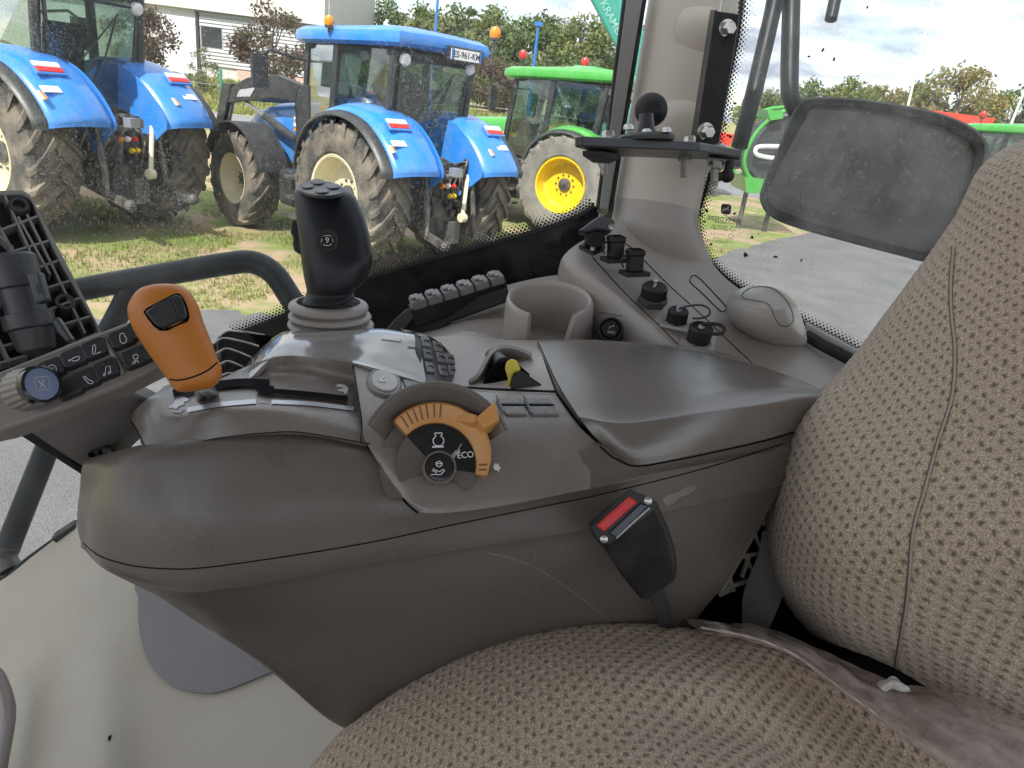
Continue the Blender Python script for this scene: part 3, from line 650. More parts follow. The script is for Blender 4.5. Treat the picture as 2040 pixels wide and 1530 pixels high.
def tractor(name, loc, yaw, s, label, paint, rim, roofpaint, group, jd=False, loader=False, plate=None, dx=.38, zr=2.68, tyre=TYRE, beacons=(), seed=1):
    t = root(name, loc, label, 'tractor', group, yaw); t.scale = (s, s, s)
    K = dict(local=True); r = random.Random(seed)
    for sd_ in (1, -1):
        wheel(t, 'rear_wheel', (0, .92*sd_, .92), .92, .60, .50, sd_, rim, tyre)
        wheel(t, 'front_wheel', (2.65, .92*sd_, .70), .70, .46, .37, sd_, rim, tyre, 18)
    # fenders
    side = [(.98, 1.18), (.86, 1.52), (.60, 1.82), (.2, 1.99), (-.2, 2.01), (-.58, 1.91), (-.90, 1.68), (-1.10, 1.43), (-1.12, 1.32)]
    if jd: side = [(.86, 1.30), (.76, 1.55), (.5, 1.80), (.15, 1.92), (-.25, 1.88), (-.58, 1.70), (-.80, 1.46), (-.93, 1.2), (-.95, 1.12)]
    sp = cr(np.array(side), 5); tr = (.58, 1.0) if jd else (0, 0)
    for sd_ in (1, -1):
        rows = []
        for x, z in sp:
            c = np.array((0, 1.0)); d = np.array((x, z-.92)); d /= np.linalg.norm(d)
            row = []
            for yy, off in ((.37, -.12), (.40, -.04), (.50, .012), (.78, .03), (.92, .015), (1.04, -.02), (1.11, -.07), (1.12, -.13)):
                row.append((x+d[0]*off, sd_*yy, z+d[1]*off))
            rows.append(row)
        b = MB(); b.grid(rows, .018, toward=(-.3, sd_*.6, 9)); fd = put('fender', b, paint, t, **K, ang=50)
        wall = [(x*.97, sd_*.36, .92+(z-.92)*.97) for x, z in sp] + [(-.7, sd_*.36, 1.0), (-.2, sd_*.36, 1.2), (.3, sd_*.36, 1.25), (.8, sd_*.36, 1.1)]
        b = MB(); b.prism(wall, (0, -sd_*.02, 0)); put('fender_wall', b, paint, fd, **K, ang=0)
        rows = []
        for i, (x, z) in enumerate(sp):
            d = np.array((x, z-.92)); d /= np.linalg.norm(d); q = .10 if not jd else .06
            rows.append([(x+d[0]*(-q+o), sd_*yy, z+d[1]*(-q+o)) for yy, o in ((1.07, .02), (1.13, .025), (1.22, .01), (1.25, -.04))])
        b = MB(); b.grid(rows, .02, toward=(0, sd_*.6, 9)); put('fender_lip', b, IRONB, fd, **K, ang=50)
        # tail lamp, corner reflector, decal on the fender's sloping back
        i0 = int(len(sp)*.66) if not jd else int(len(sp)*.66)
        x, z = sp[i0]; x2, z2 = sp[i0+3]; tan = Vector((x2-x, 0, z2-z)).normalized(); nrm = Vector((-tan.z, 0, tan.x)); nrm = nrm if nrm.x < 0 else -nrm
        ax = (Vector((0, 1, 0)), tan, nrm); o = Vector((x, .84*sd_, z))+nrm*.05
        b = MB(); b.box(o-tan*.035, (.30, .075, .05), ax); lm_ = put('tail_lamp', b, WHITEL, t, **K, ang=0, bevel=.012)
        b = MB(); b.box(o+tan*.038, (.30, .07, .05), ax); put('red_lens', b, REDL, lm_, **K, ang=0, bevel=.012)
        b = MB(); b.box(o, (.34, .19, .03), ax); put('lamp_bezel', b, paint, lm_, **K, ang=0, bevel=.012)
        if not jd:
            o2 = o + tan*.27 - nrm*.012
            b = MB(); b.box(o2+Vector((0, .06*sd_+.06, 0))-nrm*.02, (.20, .085, .016), ax); put('decal', b, WHITEP, t, **K, ang=0)
            b = MB(); b.box(o2+Vector((0, .27, 0))+tan*.08-nrm*.03, (.035, .11, .018), ax); put('reflector', b, WHITEL, t, **K, ang=0)
            b = MB(); b.box(o2+Vector((0, .25, 0))+tan*.08-nrm*.03, (.03, .10, .022), ax); put('reflector', b, AMBERL, t, **K, ang=0)
    # chassis, hood
    b = MB(); b.box((1.3, 0, .85), (2.8, .52, .5)); b.box((-.15, 0, .95), (.75, .62, .75)); b.tube([(0, -.72, .92), (0, .72, .92)], .17, 16); b.tube([(2.65, -.75, .68), (2.65, .75, .68)], .1, 12); b.box((2.65, 0, .75), (.5, .5, .35))
    put('chassis', b, IRON, t, **K, ang=0, bevel=.03)
    secs = []
    for x, hw, zt_, zb_ in ((1.50, .44, 1.95, 1.05), (1.8, .44, 1.93, 1.02), (2.6, .43, 1.84, 1.0), (3.25, .40, 1.68, .98), (3.55, .34, 1.5, .98), (3.66, .24, 1.3, 1.0)):
        secs.append([(x, -hw, zb_), (x, -hw*1.02, (zb_+zt_)/2), (x, -hw*.97, zt_-.14), (x, -hw*.8, zt_-.03), (x, 0, zt_), (x, hw*.8, zt_-.03), (x, hw*.97, zt_-.14), (x, hw*1.02, (zb_+zt_)/2), (x, hw, zb_)])
    A = np.array([cr(q, 3) for q in secs]); b = MB(); b.grid(A, .02, toward=(2, 0, 9)); b.box((3.5, 0, 1.15), (.2, .5, .4)); put('hood', b, paint, t, **K, ang=45)
    for sd_ in (1, -1):
        if jd:
            b = MB(); b.box((2.3, sd_*.455, 1.62), (1.8, .02, .07)); put('hood_stripe', b, JDY, t, **K, ang=0)
        else:
            b = MB(); b.box((1.80, sd_*.455, 1.62), (.5, .014, .15)); b2 = put('hood_badge', b, WHITEP, t, **K, ang=0)
            b = MB(); text_at(b, 'NEW HOLLAND', (1.80, sd_*.464, 1.62), (-sd_, 0, 0), (0, 0, 1), .075, True); put('badge_lettering', b, INKB, b2, **K, ang=0)
            b = MB(); b.box((1.80, sd_*.455, 1.50), (.5, .014, .05)); put('hood_stripe', b, AMBERL, t, **K, ang=0)
        rows = [[(2.65+.82*math.cos(a), sd_*yy, .70+.82*math.sin(a)) for yy in (.66, .72, .92, 1.10, 1.16)] for a in np.radians(np.linspace(20, 165, 16))]
        b = MB(); b.grid(rows, .02, toward=(2.65, sd_*.9, 9)); put('front_fender', b, IRONB, t, **K, ang=50)
        b = MB(); b.box((1.25, sd_*.72, .75), (.9, .45, .5)); put('fuel_tank', b, IRONB, t, **K, ang=0, bevel=.06)
        for z in (.42, .68, .95): b = MB(); b.box((1.15, sd_*.98, z), (.34, .22, .035)); put('step', b, IRON, t, **K, ang=0)
    # cab (set forward by dx)
    before = set(bpy.data.objects.keys())
    ZR = zr; fl = 1.22
    RB, RTp = (-.62, .55, 1.28), (-.80, .66, ZR); QB, QT = (.28, .80, 1.22), (.20, .76, ZR); AB, AT = (1.18, .60, 1.35), (1.02, .64, ZR); MB_ = (-.55, .70, 1.85)
    mir = lambda p, s_: (p[0], p[1]*s_, p[2])
    for s_ in (1, -1):
        b = MB(); b.tube([mir(RB, s_), mir((-.70, .66, 1.75), s_), mir(RTp, s_)], .05, 6); put('cab_pillar', b, IRONB, t, **K)
        b = MB(); b.bar(mir(QB, s_), mir(QT, s_), .10, .07); put('cab_pillar', b, IRONB, t, **K, ang=0)
        b = MB(); b.bar(mir(AB, s_), mir(AT, s_), .08, .07); put('cab_pillar', b, IRONB, t, **K, ang=0)
        q = [mir(p, s_) for p in (QB, AB, AT, QT)]; b = MB(); b.prism(q, (0, .006, 0)); put('door_glass', b, TGLASS, t, **K, ang=0)
        b = MB(); b.tube([q[0], q[1], q[2], q[3], q[0]], .022, 6); put('door_frame', b, JDG if False else IRONB, t, **K)
        q = [mir(p, s_) for p in ((-.69, .66, 1.72), (-.2, .74, 1.98), (.28, .80, 1.9), QT, RTp)]; b = MB(); b.prism(q, (0, .006, 0)); put('quarter_glass', b, TGLASS, t, **K, ang=0)
        b = MB(); b.tube([(1.05, s_*.66, 2.45), (1.15, s_*1.15, 2.52), (1.15, s_*1.28, 2.45)], .02, 6); b.box((1.15, s_*1.30, 2.25), (.06, .22, .42)); put('wing_mirror', b, IRONB, t, **K, ang=0)
        b = MB(); b.lathe((-.83, s_*.55, 2.60), (-1, 0, -.25), [(.07, 0), (.075, .05), (.05, .08), (.001, .085)], 16); put('work_lamp', b, WHITEL, t, **K)
        b = MB(); b.tube([(.3, s_*.8, 1.22), (.9, s_*.9, 1.2), (1.15, s_*.62, 1.35)], .04, 6); put('cab_sill', b, IRONB, t, **K)
    rear = [RB, RTp, mir(RTp, -1), mir(RB, -1)]; rear = [Vector(p)+Vector((-.02, 0, 0)) for p in rear]
    b = MB(); b.prism(rear, (.006, 0, 0)); put('rear_window', b, TGLASS, t, **K, ang=0)
    b = MB(); ring = [(-.66, .50, 1.33), (-.83, .58, 2.60), (-.83, -.58, 2.60), (-.66, -.50, 1.33), (-.66, .50, 1.33)]; b.tube(ring, .028, 6); put('window_frame', b, IRONB, t, **K)
    b = MB(); b.tube([(-.72, 0, 1.6), (-.80, -.3, 2.45)], .012, 6); b.tube([(-.84, -.3, 2.5), (-.72, .15, 1.95)], .01, 6); put('wiper', b, IRONB, t, **K)
    q = [AB, AT, mir(AT, -1), mir(AB, -1)]; b = MB(); b.prism(q, (.006, 0, 0)); put('windscreen', b, TGLASS, t, **K, ang=0)
    b = MB(); b.box((.3, 0, 1.16), (1.75, 1.3, .12)); b.box((-.55, 0, 1.25), (.25, 1.0, .35)); put('cab_floor', b, IRONB, t, **K, ang=0)
    b = MB(); b.box((.05, 0, 1.62), (.5, .5, .16)); b.box((-.25, 0, 2.0), (.14, .48, .7), (Vector((.98, 0, .18)), Vector((0, 1, 0)), Vector((-.18, 0, .98)))); b.box((.0, 0, 1.4), (.4, .4, .3)); b.box((.05, -.38, 1.75), (.55, .14, .12)); put('seat', b, IRONB, t, **K, ang=0, bevel=.05)
    b = MB(); b.tube([(.78+.2*math.cos(a)*.5, .2*math.sin(a), 1.88+.2*math.cos(a)*.85) for a in np.linspace(0, 2*math.pi, 20)], .016, 6); b.tube([(.98, 0, 1.3), (.78, 0, 1.88)], .045, 8); b.box((1.0, 0, 1.72), (.2, .5, .22)); put('steering_wheel', b, IRONB, t, **K, ang=0)
    # roof
    o_ = [(-.98, .55), (-.92, .80), (-.2, .88), (.9, .82), (1.30, .66), (1.42, .3)]; out = o_ + [(x, -y) for x, y in o_[::-1]]
    out = cr(np.array(out), 3, True); bt = (.10 if jd else .13)
    A = []
    for sc, z in ((.93, ZR+.01), (.99, ZR+.05), (1.0, ZR+.11), (.985, ZR+.17), (.90, ZR+.22), (.5, ZR+.26), (.02, ZR+.27)):
        A.append([(.2+(x-.2)*sc, y*sc, z + (.03 if not jd else 0)*(1-abs(y)) - (.05*x if jd else .03*x)) for x, y in out])
    b = MB(); b.grid(np.array([list(r_)+[r_[0]] for r_ in A]), toward=(0, 0, 20)); n0 = len(out)
    b.add([A[0][i] for i in range(n0)], [tuple(range(n0))]); put('roof', b, roofpaint, t, **K, ang=40)
    b = MB(); b.box((.1, 0, ZR-.03), (1.85, 1.36, .1)); put('roof_liner', b, IRONB, t, **K, ang=0, bevel=.03)
    if plate:
        b = MB(); b.box((-1.02, -.30, ZR+.06), (.03, .62, .17)); put('plate_holder', b, IRONB, t, **K, ang=0)
        b = MB(); b.box((-1.04, -.30, ZR+.06), (.012, .54, .125)); pl = put('license_plate', b, PLATEW, t, **K, ang=0)
        b = MB(); b.box((-1.0415, -.055, ZR+.06), (.012, .045, .12)); b.box((-1.0415, -.545, ZR+.06), (.012, .045, .12)); put('plate_band', b, POSTB, pl, **K, ang=0)
        b = MB(); text_at(b, plate, (-1.0485, -.30, ZR+.057), (0, -1, 0), (0, 0, 1), .105, True); put('plate_lettering', b, INKB, pl, **K, ang=0)
    for (x, y, z, rr, m_, stem) in beacons:
        b = MB(); b.tube([(x, y, z-stem), (x, y, z)], .018, 8); b.lathe((x, y, z-.01), (0, 0, 1), [(rr*.9, 0), (rr*.9, .03), (rr*.5, .04)], 14); e = put('beacon_stem', b, IRONB, t, **K)
        b = MB(); b.lathe((x, y, z+.02), (0, 0, 1), [(rr*.8, 0), (rr, rr*.5), (rr, rr*1.2), (rr*.7, rr*1.75), (.001, rr*1.95)], 18); put('beacon_dome', b, m_, e, **K)
    for nm_ in set(bpy.data.objects.keys())-before:
        o_2 = bpy.data.objects[nm_]
        if o_2.parent == t: o_2.location.x += dx
    # rear linkage and the clutter between the wheels
    for s_ in (1, -1):
        b = MB(); b.bar((-.35, s_*.28, .62), (-1.30, s_*.45, .50), .05, .1); b.sphere((-1.33, s_*.455, .50), .07, 10, 6); put('lower_link', b, IRON, t, **K, ang=0)
        b = MB(); b.bar((-.25, s_*.30, 1.42), (-.85, s_*.40, 1.28), .07, .1); put('lift_arm', b, IRON, t, **K, ang=0)
        b = MB(); b.tube([(-.85, s_*.41, 1.28), (-.95, s_*.42, .55)], .028, 8); b.tube([(-.88, s_*.41, 1.05), (-.92, s_*.42, .75)], .042, 8); put('lift_rod', b, IRON, t, **K)
    b = MB(); b.tube([(-.5, 0, 1.25), (-1.0, .18, 1.30), (-1.15, .2, 1.36)], .035, 8); b.box((-1.15, .2, 1.38), (.12, .12, .1)); put('top_link', b, WIRE if not jd else IRON, t, **K)
    b = MB(); b.box((-.62, 0, .52), (.75, .14, .08)); b.box((-.95, 0, .58), (.12, .2, .3)); put('drawbar', b, IRON, t, **K, ang=0, bevel=.01)
    b = MB(); b.box((-.56, 0, 1.15), (.16, .7, .5)); b.box((-.60, -.02, .75), (.25, .36, .5))
    for k in range(46):
        c = (-.62-.16*r.random(), r.uniform(-.42, .42), r.uniform(.6, 1.42)); q = r.uniform(.03, .085); b.box(c, (q*1.6, q, q*r.uniform(.6, 1.6)))
    for k in range(14):
        y0, z0_ = r.uniform(-.4, .4), r.uniform(1.0, 1.45); b.tube([(-.62, y0, z0_), (-.82, y0+r.uniform(-.1, .1), z0_+.05), (-.78, y0+r.uniform(-.25, .25), z0_-.3), (-.6, y0+r.uniform(-.2, .2), z0_-.45)], .015, 6, smooth=4)
    tag(put('hydraulic_clutter', b, IRON, t, **K, ang=0), kind='stuff')
    for k, m_ in enumerate((JDY, JDY, REDL, WHITEL, AMBERL)):
        b = MB(); c = (-.80, -.05-.07*k if k < 2 else -.3+.1*k, 1.02 if k < 2 else 1.15); b.lathe(c, (-1, 0, .3), [(.032, 0), (.036, .03), (.02, .06)], 12); put('coupler_cap', b, m_, t, **K)
    if not jd:
        b = MB(); b.tube([(-.80, -.38, 1.34), (-1.02, -.12, .78)], .028, 8); b.lathe((-1.02, -.12, .78), (0, 1, 0), [(.06, -.04), (.06, .04)], 10); put('link_rod', b, CREAMR, t, **K)
    if loader:
        for s_ in (1, -1):
            lp = [(1.45, s_*.66, 2.12), (2.2, s_*.66, 2.22), (3.0, s_*.66, 2.12), (3.55, s_*.66, 1.92), (3.62, s_*.66, 1.7), (3.1, s_*.66, 1.78), (2.3, s_*.66, 1.90), (1.5, s_*.66, 1.90)]
            b = MB(); b.prism(lp, (0, -s_*.12, 0)); la = put('loader_arm', b, IRONB, t, **K, ang=0, bevel=.012)
            b = MB(); b.prism([(2.75, s_*.664, 2.0), (3.2, s_*.664, 1.93), (3.3, s_*.664, 1.82), (2.9, s_*.664, 1.86)], (0, s_*.006, 0)); put('arm_decal', b, GREYP, la, **K, ang=0)
            b = MB(); b.prism([(3.45, s_*.67, 2.0), (3.75, s_*.67, 1.98), (4.15, s_*.67, .95), (4.0, s_*.67, .9)], (0, -s_*.11, 0)); put('loader_knee', b, IRONB, t, **K, ang=0, bevel=.012)
            b = MB(); b.prism([(1.3, s_*.67, .9), (1.62, s_*.67, .9), (1.72, s_*.67, 2.1), (1.38, s_*.67, 2.15)], (0, -s_*.1, 0)); put('loader_mast', b, IRONB, t, **K, ang=0, bevel=.012)
            b = MB(); b.tube([(1.65, s_*.60, 1.35), (2.6, s_*.60, 1.62)], .055, 10); put('lift_cylinder', b, IRONB, t, **K)
            b = MB(); b.tube([(2.55, s_*.60, 1.605), (3.3, s_*.60, 1.80)], .03, 10); put('cylinder_rod', b, STEEL, t, **K)
            b = MB(); b.tube([(3.5, s_*.58, 1.9), (3.95, s_*.58, .95)], .035, 10); put('tilt_rod', b, STEEL, t, **K)
        b = MB(); b.tube([(3.2, -.6, 1.85), (3.2, .6, 1.85)], .07, 12); put('cross_tube', b, IRONB, t, **K)
    return t
TRG = 'tractors parked in a row on the grass'
ZG = Vector((0, 0, -.02))
tractor('parked_tractor', Vector((-1.80, 10.05, -.02)), 2.46, 1.0, 'bright blue tractor with black front loader arms and a white number plate on its roof', NHB, CREAMR, NHB, TRG, loader=True, plate='ES-961-KM',
        beacons=((.2, .90, 2.86, .06, AMBERL, .06), (-.85, -.98, 3.0, .075, AMBERL, .5)), seed=4)
tractor('parked_tractor', Vector((-6.12, 9.7, -.02)), 2.77, 1.08, 'bright blue tractor without loader at the far left, two yellow hydraulic caps at its back', NHB, CREAMR, NHB, TRG, seed=9, zr=2.74, beacons=((.2, .9, 2.92, .06, AMBERL, .06),))
pl_ = G(1113, 464); yw = 2.70
lf = Vector((-math.sin(yw), math.cos(yw), 0))
tractor('parked_tractor', Vector((pl_.x, pl_.y, -.02))-lf*.92, yw, 1.0, 'green tractor with yellow wheels, dusty tyres and two red roof beacons', JDG, JDY, JDG, TRG, jd=True, tyre=TYREG,
        beacons=((.9, .75, 2.96, .075, REDL, .1), (.1, -.3, 3.0, .075, REDL, .1)), seed=5)
bpy.context.view_layer.update(); index_kids()
far = None
for o in bpy.data.objects:
    if o.get('label', '').startswith('green tractor with yellow'): far = copy_tree(o)
pf = ty(2075, 320, 19.5); far.location = (pf.x, pf.y, -.02); far.rotation_euler = (0, 0, 2.2); far.scale = (1.08,)*3
far['label'] = 'distant green tractor roof and glass at the right edge beside the red trailer'

# ---- telehandler boom, trailer, green machine
t = root('telehandler', (ty(1290, 330, 17).x+.4, 17, 0), 'teal lifting boom with pale lettering raised behind the green tractor', 'telehandler')
a, c = ty(1182, -60, 16.5), ty(1300, 170, 17.0); e3 = (c-a).normalized(); e1, e2, _ = frame_of(e3, (1, 0, .35))
b = MB(); b.box((a+c)/2, (.62, .5, (c-a).length), (e1, e2, e3)); put('boom', b, TEAL, t, ang=0, bevel=.04)
b = MB(); tx = ty(1219, 40, 16.5); q = tx - e2*(.262 if e2.y > 0 else -.262)
ey = e1 if e1.x > 0 else -e1; 
text_at(b, 'KRAMER', ty(1222, 42, 16.2), e3, ey, .21, True); 
fn = e2 if e2.y < 0 else -e2
d_ = ((a+c)/2 + fn*.256 - Vector(b.v[0])).dot(fn); b.v = [tuple(Vector(p)+fn*(d_+.004)) for p in b.v]; put('boom_lettering', b, TEALL, t, ang=0)
b = MB(); cc = c + e3*.5; b.box((cc.x, cc.y+.6, 1.15), (1.6, 3.6, 1.1)); b.box((cc.x-.3, cc.y+.6, 2.0), (.9, 1.4, .9)); put('body', b, TEAL, t, ang=0, bevel=.06)
for dx in (-.75, .75):
    for dy in (-.6, 1.8): wheel(t, 'wheel', Vector((cc.x+dx, cc.y+dy, .55))-Vector(t.location), .55, .4, .28, 1 if dx > 0 else -1, CREAMR, TYRE, 16); bpy.data.objects[-1] if False else None
for o in bpy.data.objects:
    if o.parent == t and o.type == 'EMPTY': o.rotation_euler = (0, 0, -math.pi/2)
ya = 30.0; a, c = ty(1690, 205, ya), ty(1985, 236, ya)
t = root('tipping_trailer', (a.x, ya, 0), 'red tipping trailer showing above the wing mirror and beside the far tractor', 'trailer')
zt = c.z; b = MB(); x0, x1 = a.x, c.x
b.add([(x0, ya, zt), (x1, ya, zt), (x1-.45, ya, zt-1.5), (x0+.2, ya, zt-1.5), (x0, ya+2.4, zt), (x1, ya+2.4, zt), (x1-.45, ya+2.2, zt-1.5), (x0+.2, ya+2.2, zt-1.5)],
      [(0, 1, 2, 3), (5, 4, 7, 6), (1, 5, 6, 2), (4, 0, 3, 7), (3, 2, 6, 7)]); put('hopper', b, REDP, t, ang=0, bevel=.03)
b = MB(); b.box(((x0+x1)/2, ya+1.1, zt-1.6), (x1-x0-.8, 1.0, .2)); put('frame', b, IRON, t, ang=0)
for k in (.35, .7):
    wheel(t, 'wheel', Vector((x0+(x1-x0)*k, ya, .55))-Vector(t.location), .55, .4, .28, -1, CREAMR, TYRE, 16)
# green machine left of the mirror
yb = 17.0; gp = lambda px, py, dy=0: ty(px, py, yb+dy)
t = root('green_machine', gp(1520, 395), 'lime green curved machine frame with white bar, just left of the wing mirror', 'farm machine')
b = MB(); arc = [gp(1600, 215), gp(1560, 222), gp(1525, 245), gp(1500, 275), gp(1484, 312), gp(1486, 340), gp(1502, 362), gp(1530, 378), gp(1600, 384)]
b.tube(arc, .045, 8, smooth=5); put('guard_tube', b, JDG, t)
b = MB(); arc2 = [p+Vector((0, 1.4, 0)) for p in arc]; b.tube(arc2, .045, 8, smooth=5); put('guard_tube', b, JDG, t)
b = MB(); b.prism([gp(1598, 228, .1), gp(1562, 232, .1), gp(1530, 252, .1), gp(1508, 280, .1), gp(1492, 315, .1), gp(1496, 340, .1), gp(1510, 358, .1), gp(1535, 372, .1), gp(1598, 376, .1)], (0, 1.2, 0)); put('drum', b, GUN, t, ang=20)
b = MB(); b.tube([gp(1560, 292, -.1), gp(1515, 292, -.1), gp(1505, 299, -.1), gp(1512, 310, -.1), gp(1560, 318, -.1)], .05, 8, smooth=4); put('white_bar', b, WHITEP, t)
b = MB(); b.prism([gp(1484, 352, -.1), gp(1560, 362, -.1), gp(1560, 388, -.1), gp(1487, 384, -.1)], (0, 1.5, 0)); b.prism([gp(1528, 218, -.1), gp(1560, 222, -.1), gp(1560, 236, -.1), gp(1535, 240, -.1)], (0, 1.0, 0)); put('side_panel', b, JDG, t, ang=0)
gz = gp(1520, 388).z
b = MB(); b.tube([(gp(1500, 380).x, yb+.5, gz), (gp(1500, 380).x, yb+.5, 0)], .06, 8); b.tube([(gp(1556, 380).x, yb+.5, gz), (gp(1556, 380).x, yb+.5, 0)], .06, 8); put('stand', b, IRON, t, ang=0)
yc = 24.0; t = root('red_implement', ty(1440, 310, yc), 'small red farm implement seen behind the bolts of the phone bracket', 'farm machine')
a = ty(1418, 262, yc); c = ty(1462, 303, yc)
b = MB(); b.prism([a, Vector((c.x, yc, a.z)), Vector((c.x-.1, yc, c.z)), Vector((a.x+.15, yc, c.z))], (0, 1.2, 0)); put('hopper', b, REDP, t, ang=0)
b = MB(); b.box(((a.x+c.x)/2, yc+.6, c.z/2), (.4, .8, c.z)); put('stand', b, IRON, t, ang=0)
# ================================================================== INSIDE THE CAB
CABY = 1.10                         # plane of the right side window
def gp1(px, py, y=CABY): r = ray(px, py); return CAM + r*(y/r.y)
def PL(px, py, o, n):               # pixel on an arbitrary plane
    r = ray(px, py); return CAM + r*((Vector(o)-CAM).dot(n)/r.dot(n))
ROOT0 = Vector((0, .8, EYE-1.05))
# unseen roof stretched against the sun, floor slab, added near panel shading the cab
b = MB(); b.box((-.15, -.25, EYE+.62), (2.9, 2.2, .12)); tag(put('cab_ceiling', b, ROOFM, ang=0, bevel=.02), kind='structure')
b = MB(); b.box((-.1, -.80, EYE-.72), (2.4, .06, 1.1)); tag(put('near_shade_panel', b, SHELF, ang=0), kind='structure')  # added out of view to hold back light from behind the camera
b = MB(); b.box((.05, .18, EYE-1.25), (2.2, 1.8, .06)); tag(put('cab_base', b, DARK, ang=0), kind='structure')

# ---- side window: pane, black printed border and its dots
t = root('side_window', (-.3, CABY, EYE-.5), 'large dusty side window with a black dotted lower border, looking out on the parked tractors', 'window')
sw = [gp1(-700, 1120), gp1(-500, -420), gp1(1262, -300), gp1(1196, 425), gp1(1150, 560), gp1(800, 720), gp1(420, 800), gp1(-60, 1210)]
b = MB(); b.prism(sw, (0, .005, 0)); put('pane', b, DIRTY, t, ang=0)
fr = [(470, 668), (560, 632), (640, 594), (720, 560), (850, 521), (1000, 481), (1100, 452), (1160, 428), (1192, 405)]
frc = cr(np.array(fr, float), 14)
poly = [gp1(*q) for q in frc] + [gp1(1192, 560), gp1(1150, 640), gp1(900, 760), gp1(600, 800), gp1(430, 760)]
b = MB(); b.prism([p+Vector((0, -.004, 0)) for p in poly], (0, .0025, 0)); put('printed_border', b, GLOSSB, t, ang=0)
def frit_dots(path, planef, off, pitch, rows, d0, name, parent, nrm):
    P3 = [planef(*q)+off for q in path]; b = MB(); L_ = [0]
    for a, c in zip(P3, P3[1:]): L_.append(L_[-1]+(c-a).length)
    n = int(L_[-1]/pitch)
    for rw in range(rows):
        sz = d0*(1-rw/(rows+.3))**1.15
        for i in range(n):
            s = (i+.5*(rw % 2))*pitch; k = int(np.searchsorted(L_, s, 'right'))-1
            if k >= len(P3)-1: continue
            u = (s-L_[k])/(L_[k+1]-L_[k]); p = P3[k].lerp(P3[k+1], u); tg = (P3[k+1]-P3[k]).normalized(); up = nrm.cross(tg)
            if up.z < 0: up = -up
            if up.dot(FRIT_UP) < 0: up = -up
            c = p + up*((rw+.15)*pitch*.62)
            b.add([c+tg*sz*.5, c+up*sz*.5, c-tg*sz*.5, c-up*sz*.5], [(0, 1, 2, 3)])
    return tag(put(name, b, INKB, parent, ang=0), kind='stuff')
FRIT_UP = Vector((0, 0, 1))
frit_dots(frc, gp1, Vector((0, -.0035, 0)), (.0064), 7, .0082, 'border_dots', t, Vector((0, 1, 0)))
# dried splash streaks on the pane are in the glass material

# ---- rear window
ra, rb_ = P(1396, 430, 1.10), P(1725, 712, .985); rdir = Vector((rb_.x-ra.x, rb_.y-ra.y, 0)).normalized(); RN = Vector((rdir.y, -rdir.x, 0))
if RN.dot(CAM-ra) < 0: RN = -RN
rp = lambda px, py: PL(px, py, ra, RN)
t = root('rear_window', rp(1500, 600), 'rear window with mirrored glass stamp and brown insect specks beside the beige pillar', 'window')
b = MB(); b.prism([rp(1470, -300), rp(2300, -300), rp(2300, 1000), rp(1760, 735), rp(1600, 655), rp(1480, 585), rp(1395, 520), rp(1385, 430)], -RN*.005); put('pane', b, DIRTY2, t, ang=0)
fr2 = cr(np.array([(1386, 400), (1388, 450), (1396, 490), (1412, 520), (1440, 550), (1478, 578), (1560, 622), (1620, 655), (1700, 697), (1760, 728)], float), 10)
FRIT_UP = Vector((rdir.x*.6, rdir.y*.6, .8))
frit_dots(fr2, rp, RN*.0015, .0058, 6, .0074, 'border_dots', t, RN)
FRIT_UP = rdir.copy()
frit_dots(cr(np.array([(1478, -40), (1470, 60), (1448, 170), (1424, 300), (1404, 380), (1386, 430)], float), 12), rp, RN*.0015, .0058, 6, .0074, 'border_dots', t, RN)
b = MB(); poly = [rp(x, y)+RN*.001 for x, y in fr2] + [rp(1700, 760), rp(1560, 690), rp(1400, 600), rp(1340, 500), rp(1340, 400)]
b.prism(poly, -RN*.002); put('printed_border', b, GLOSSB, t, ang=0)
rbm = MB(); rbm.add([rp(1200, -300), rp(2300, -300), rp(2300, 1000), rp(1200, 1000)], [(0, 1, 2, 3)]); RBV = rbm.bvh()
b = MB(); raised(b, RBV, [(1438, 409), (1441, 406), (1454, 407), (1457, 410), (1456, 424), (1453, 427), (1440, 426), (1437, 423)], .002, 0); st = put('glass_stamp', b, INKB, t, ang=0)
b = MB()
for poly in ([(1441, 418), (1444, 414), (1449, 414), (1453, 416), (1452, 418), (1449, 417), (1447, 419), (1443, 420)], [(1450, 414), (1452, 410), (1453.5, 411), (1452.5, 414), (1453, 416)], [(1452, 411), (1455, 409), (1454, 412)], [(1441, 419), (1439.5, 423), (1441, 423.5), (1443, 420)], [(1449, 417), (1453, 421), (1454.5, 420), (1451, 416.5)]):
    raised(b, RBV, poly, .0028, -.002)
put('deer_emblem', b, GREYP, st, ang=0)
b = MB(); text_px(b, RBV, 'JOHN DEERE', 1443, 437, 11.5, 6, .002, mirror=True, bold=True)
strip(b, RBV, [(1421, 440), (1466, 446)], .9, .002)
for i, (tx_, yy, sz) in enumerate((('LAMINATED', 444, 4), ('43R-001583', 451, 6.5), ('AS2 M180 DOT', 456, 5.5), ('H A 1 2 2 5', 467, 6), ('T-27123', 475, 5), ('PILKINGTON', 481, 7))): text_px(b, RBV, tx_, 1436-i*1.5, yy, sz, 6, .002, mirror=True)
for (x, y) in ((1460, 456), (1457, 470), (1455, 479)): strip(b, RBV, [(x+4.5*math.cos(a), y+4.2*math.sin(a)) for a in np.linspace(0, 6.283, 12)], .8, .002)
put('stamp_lettering', b, INKB, st, ang=0)
b = MB(); r_ = random.Random(8)
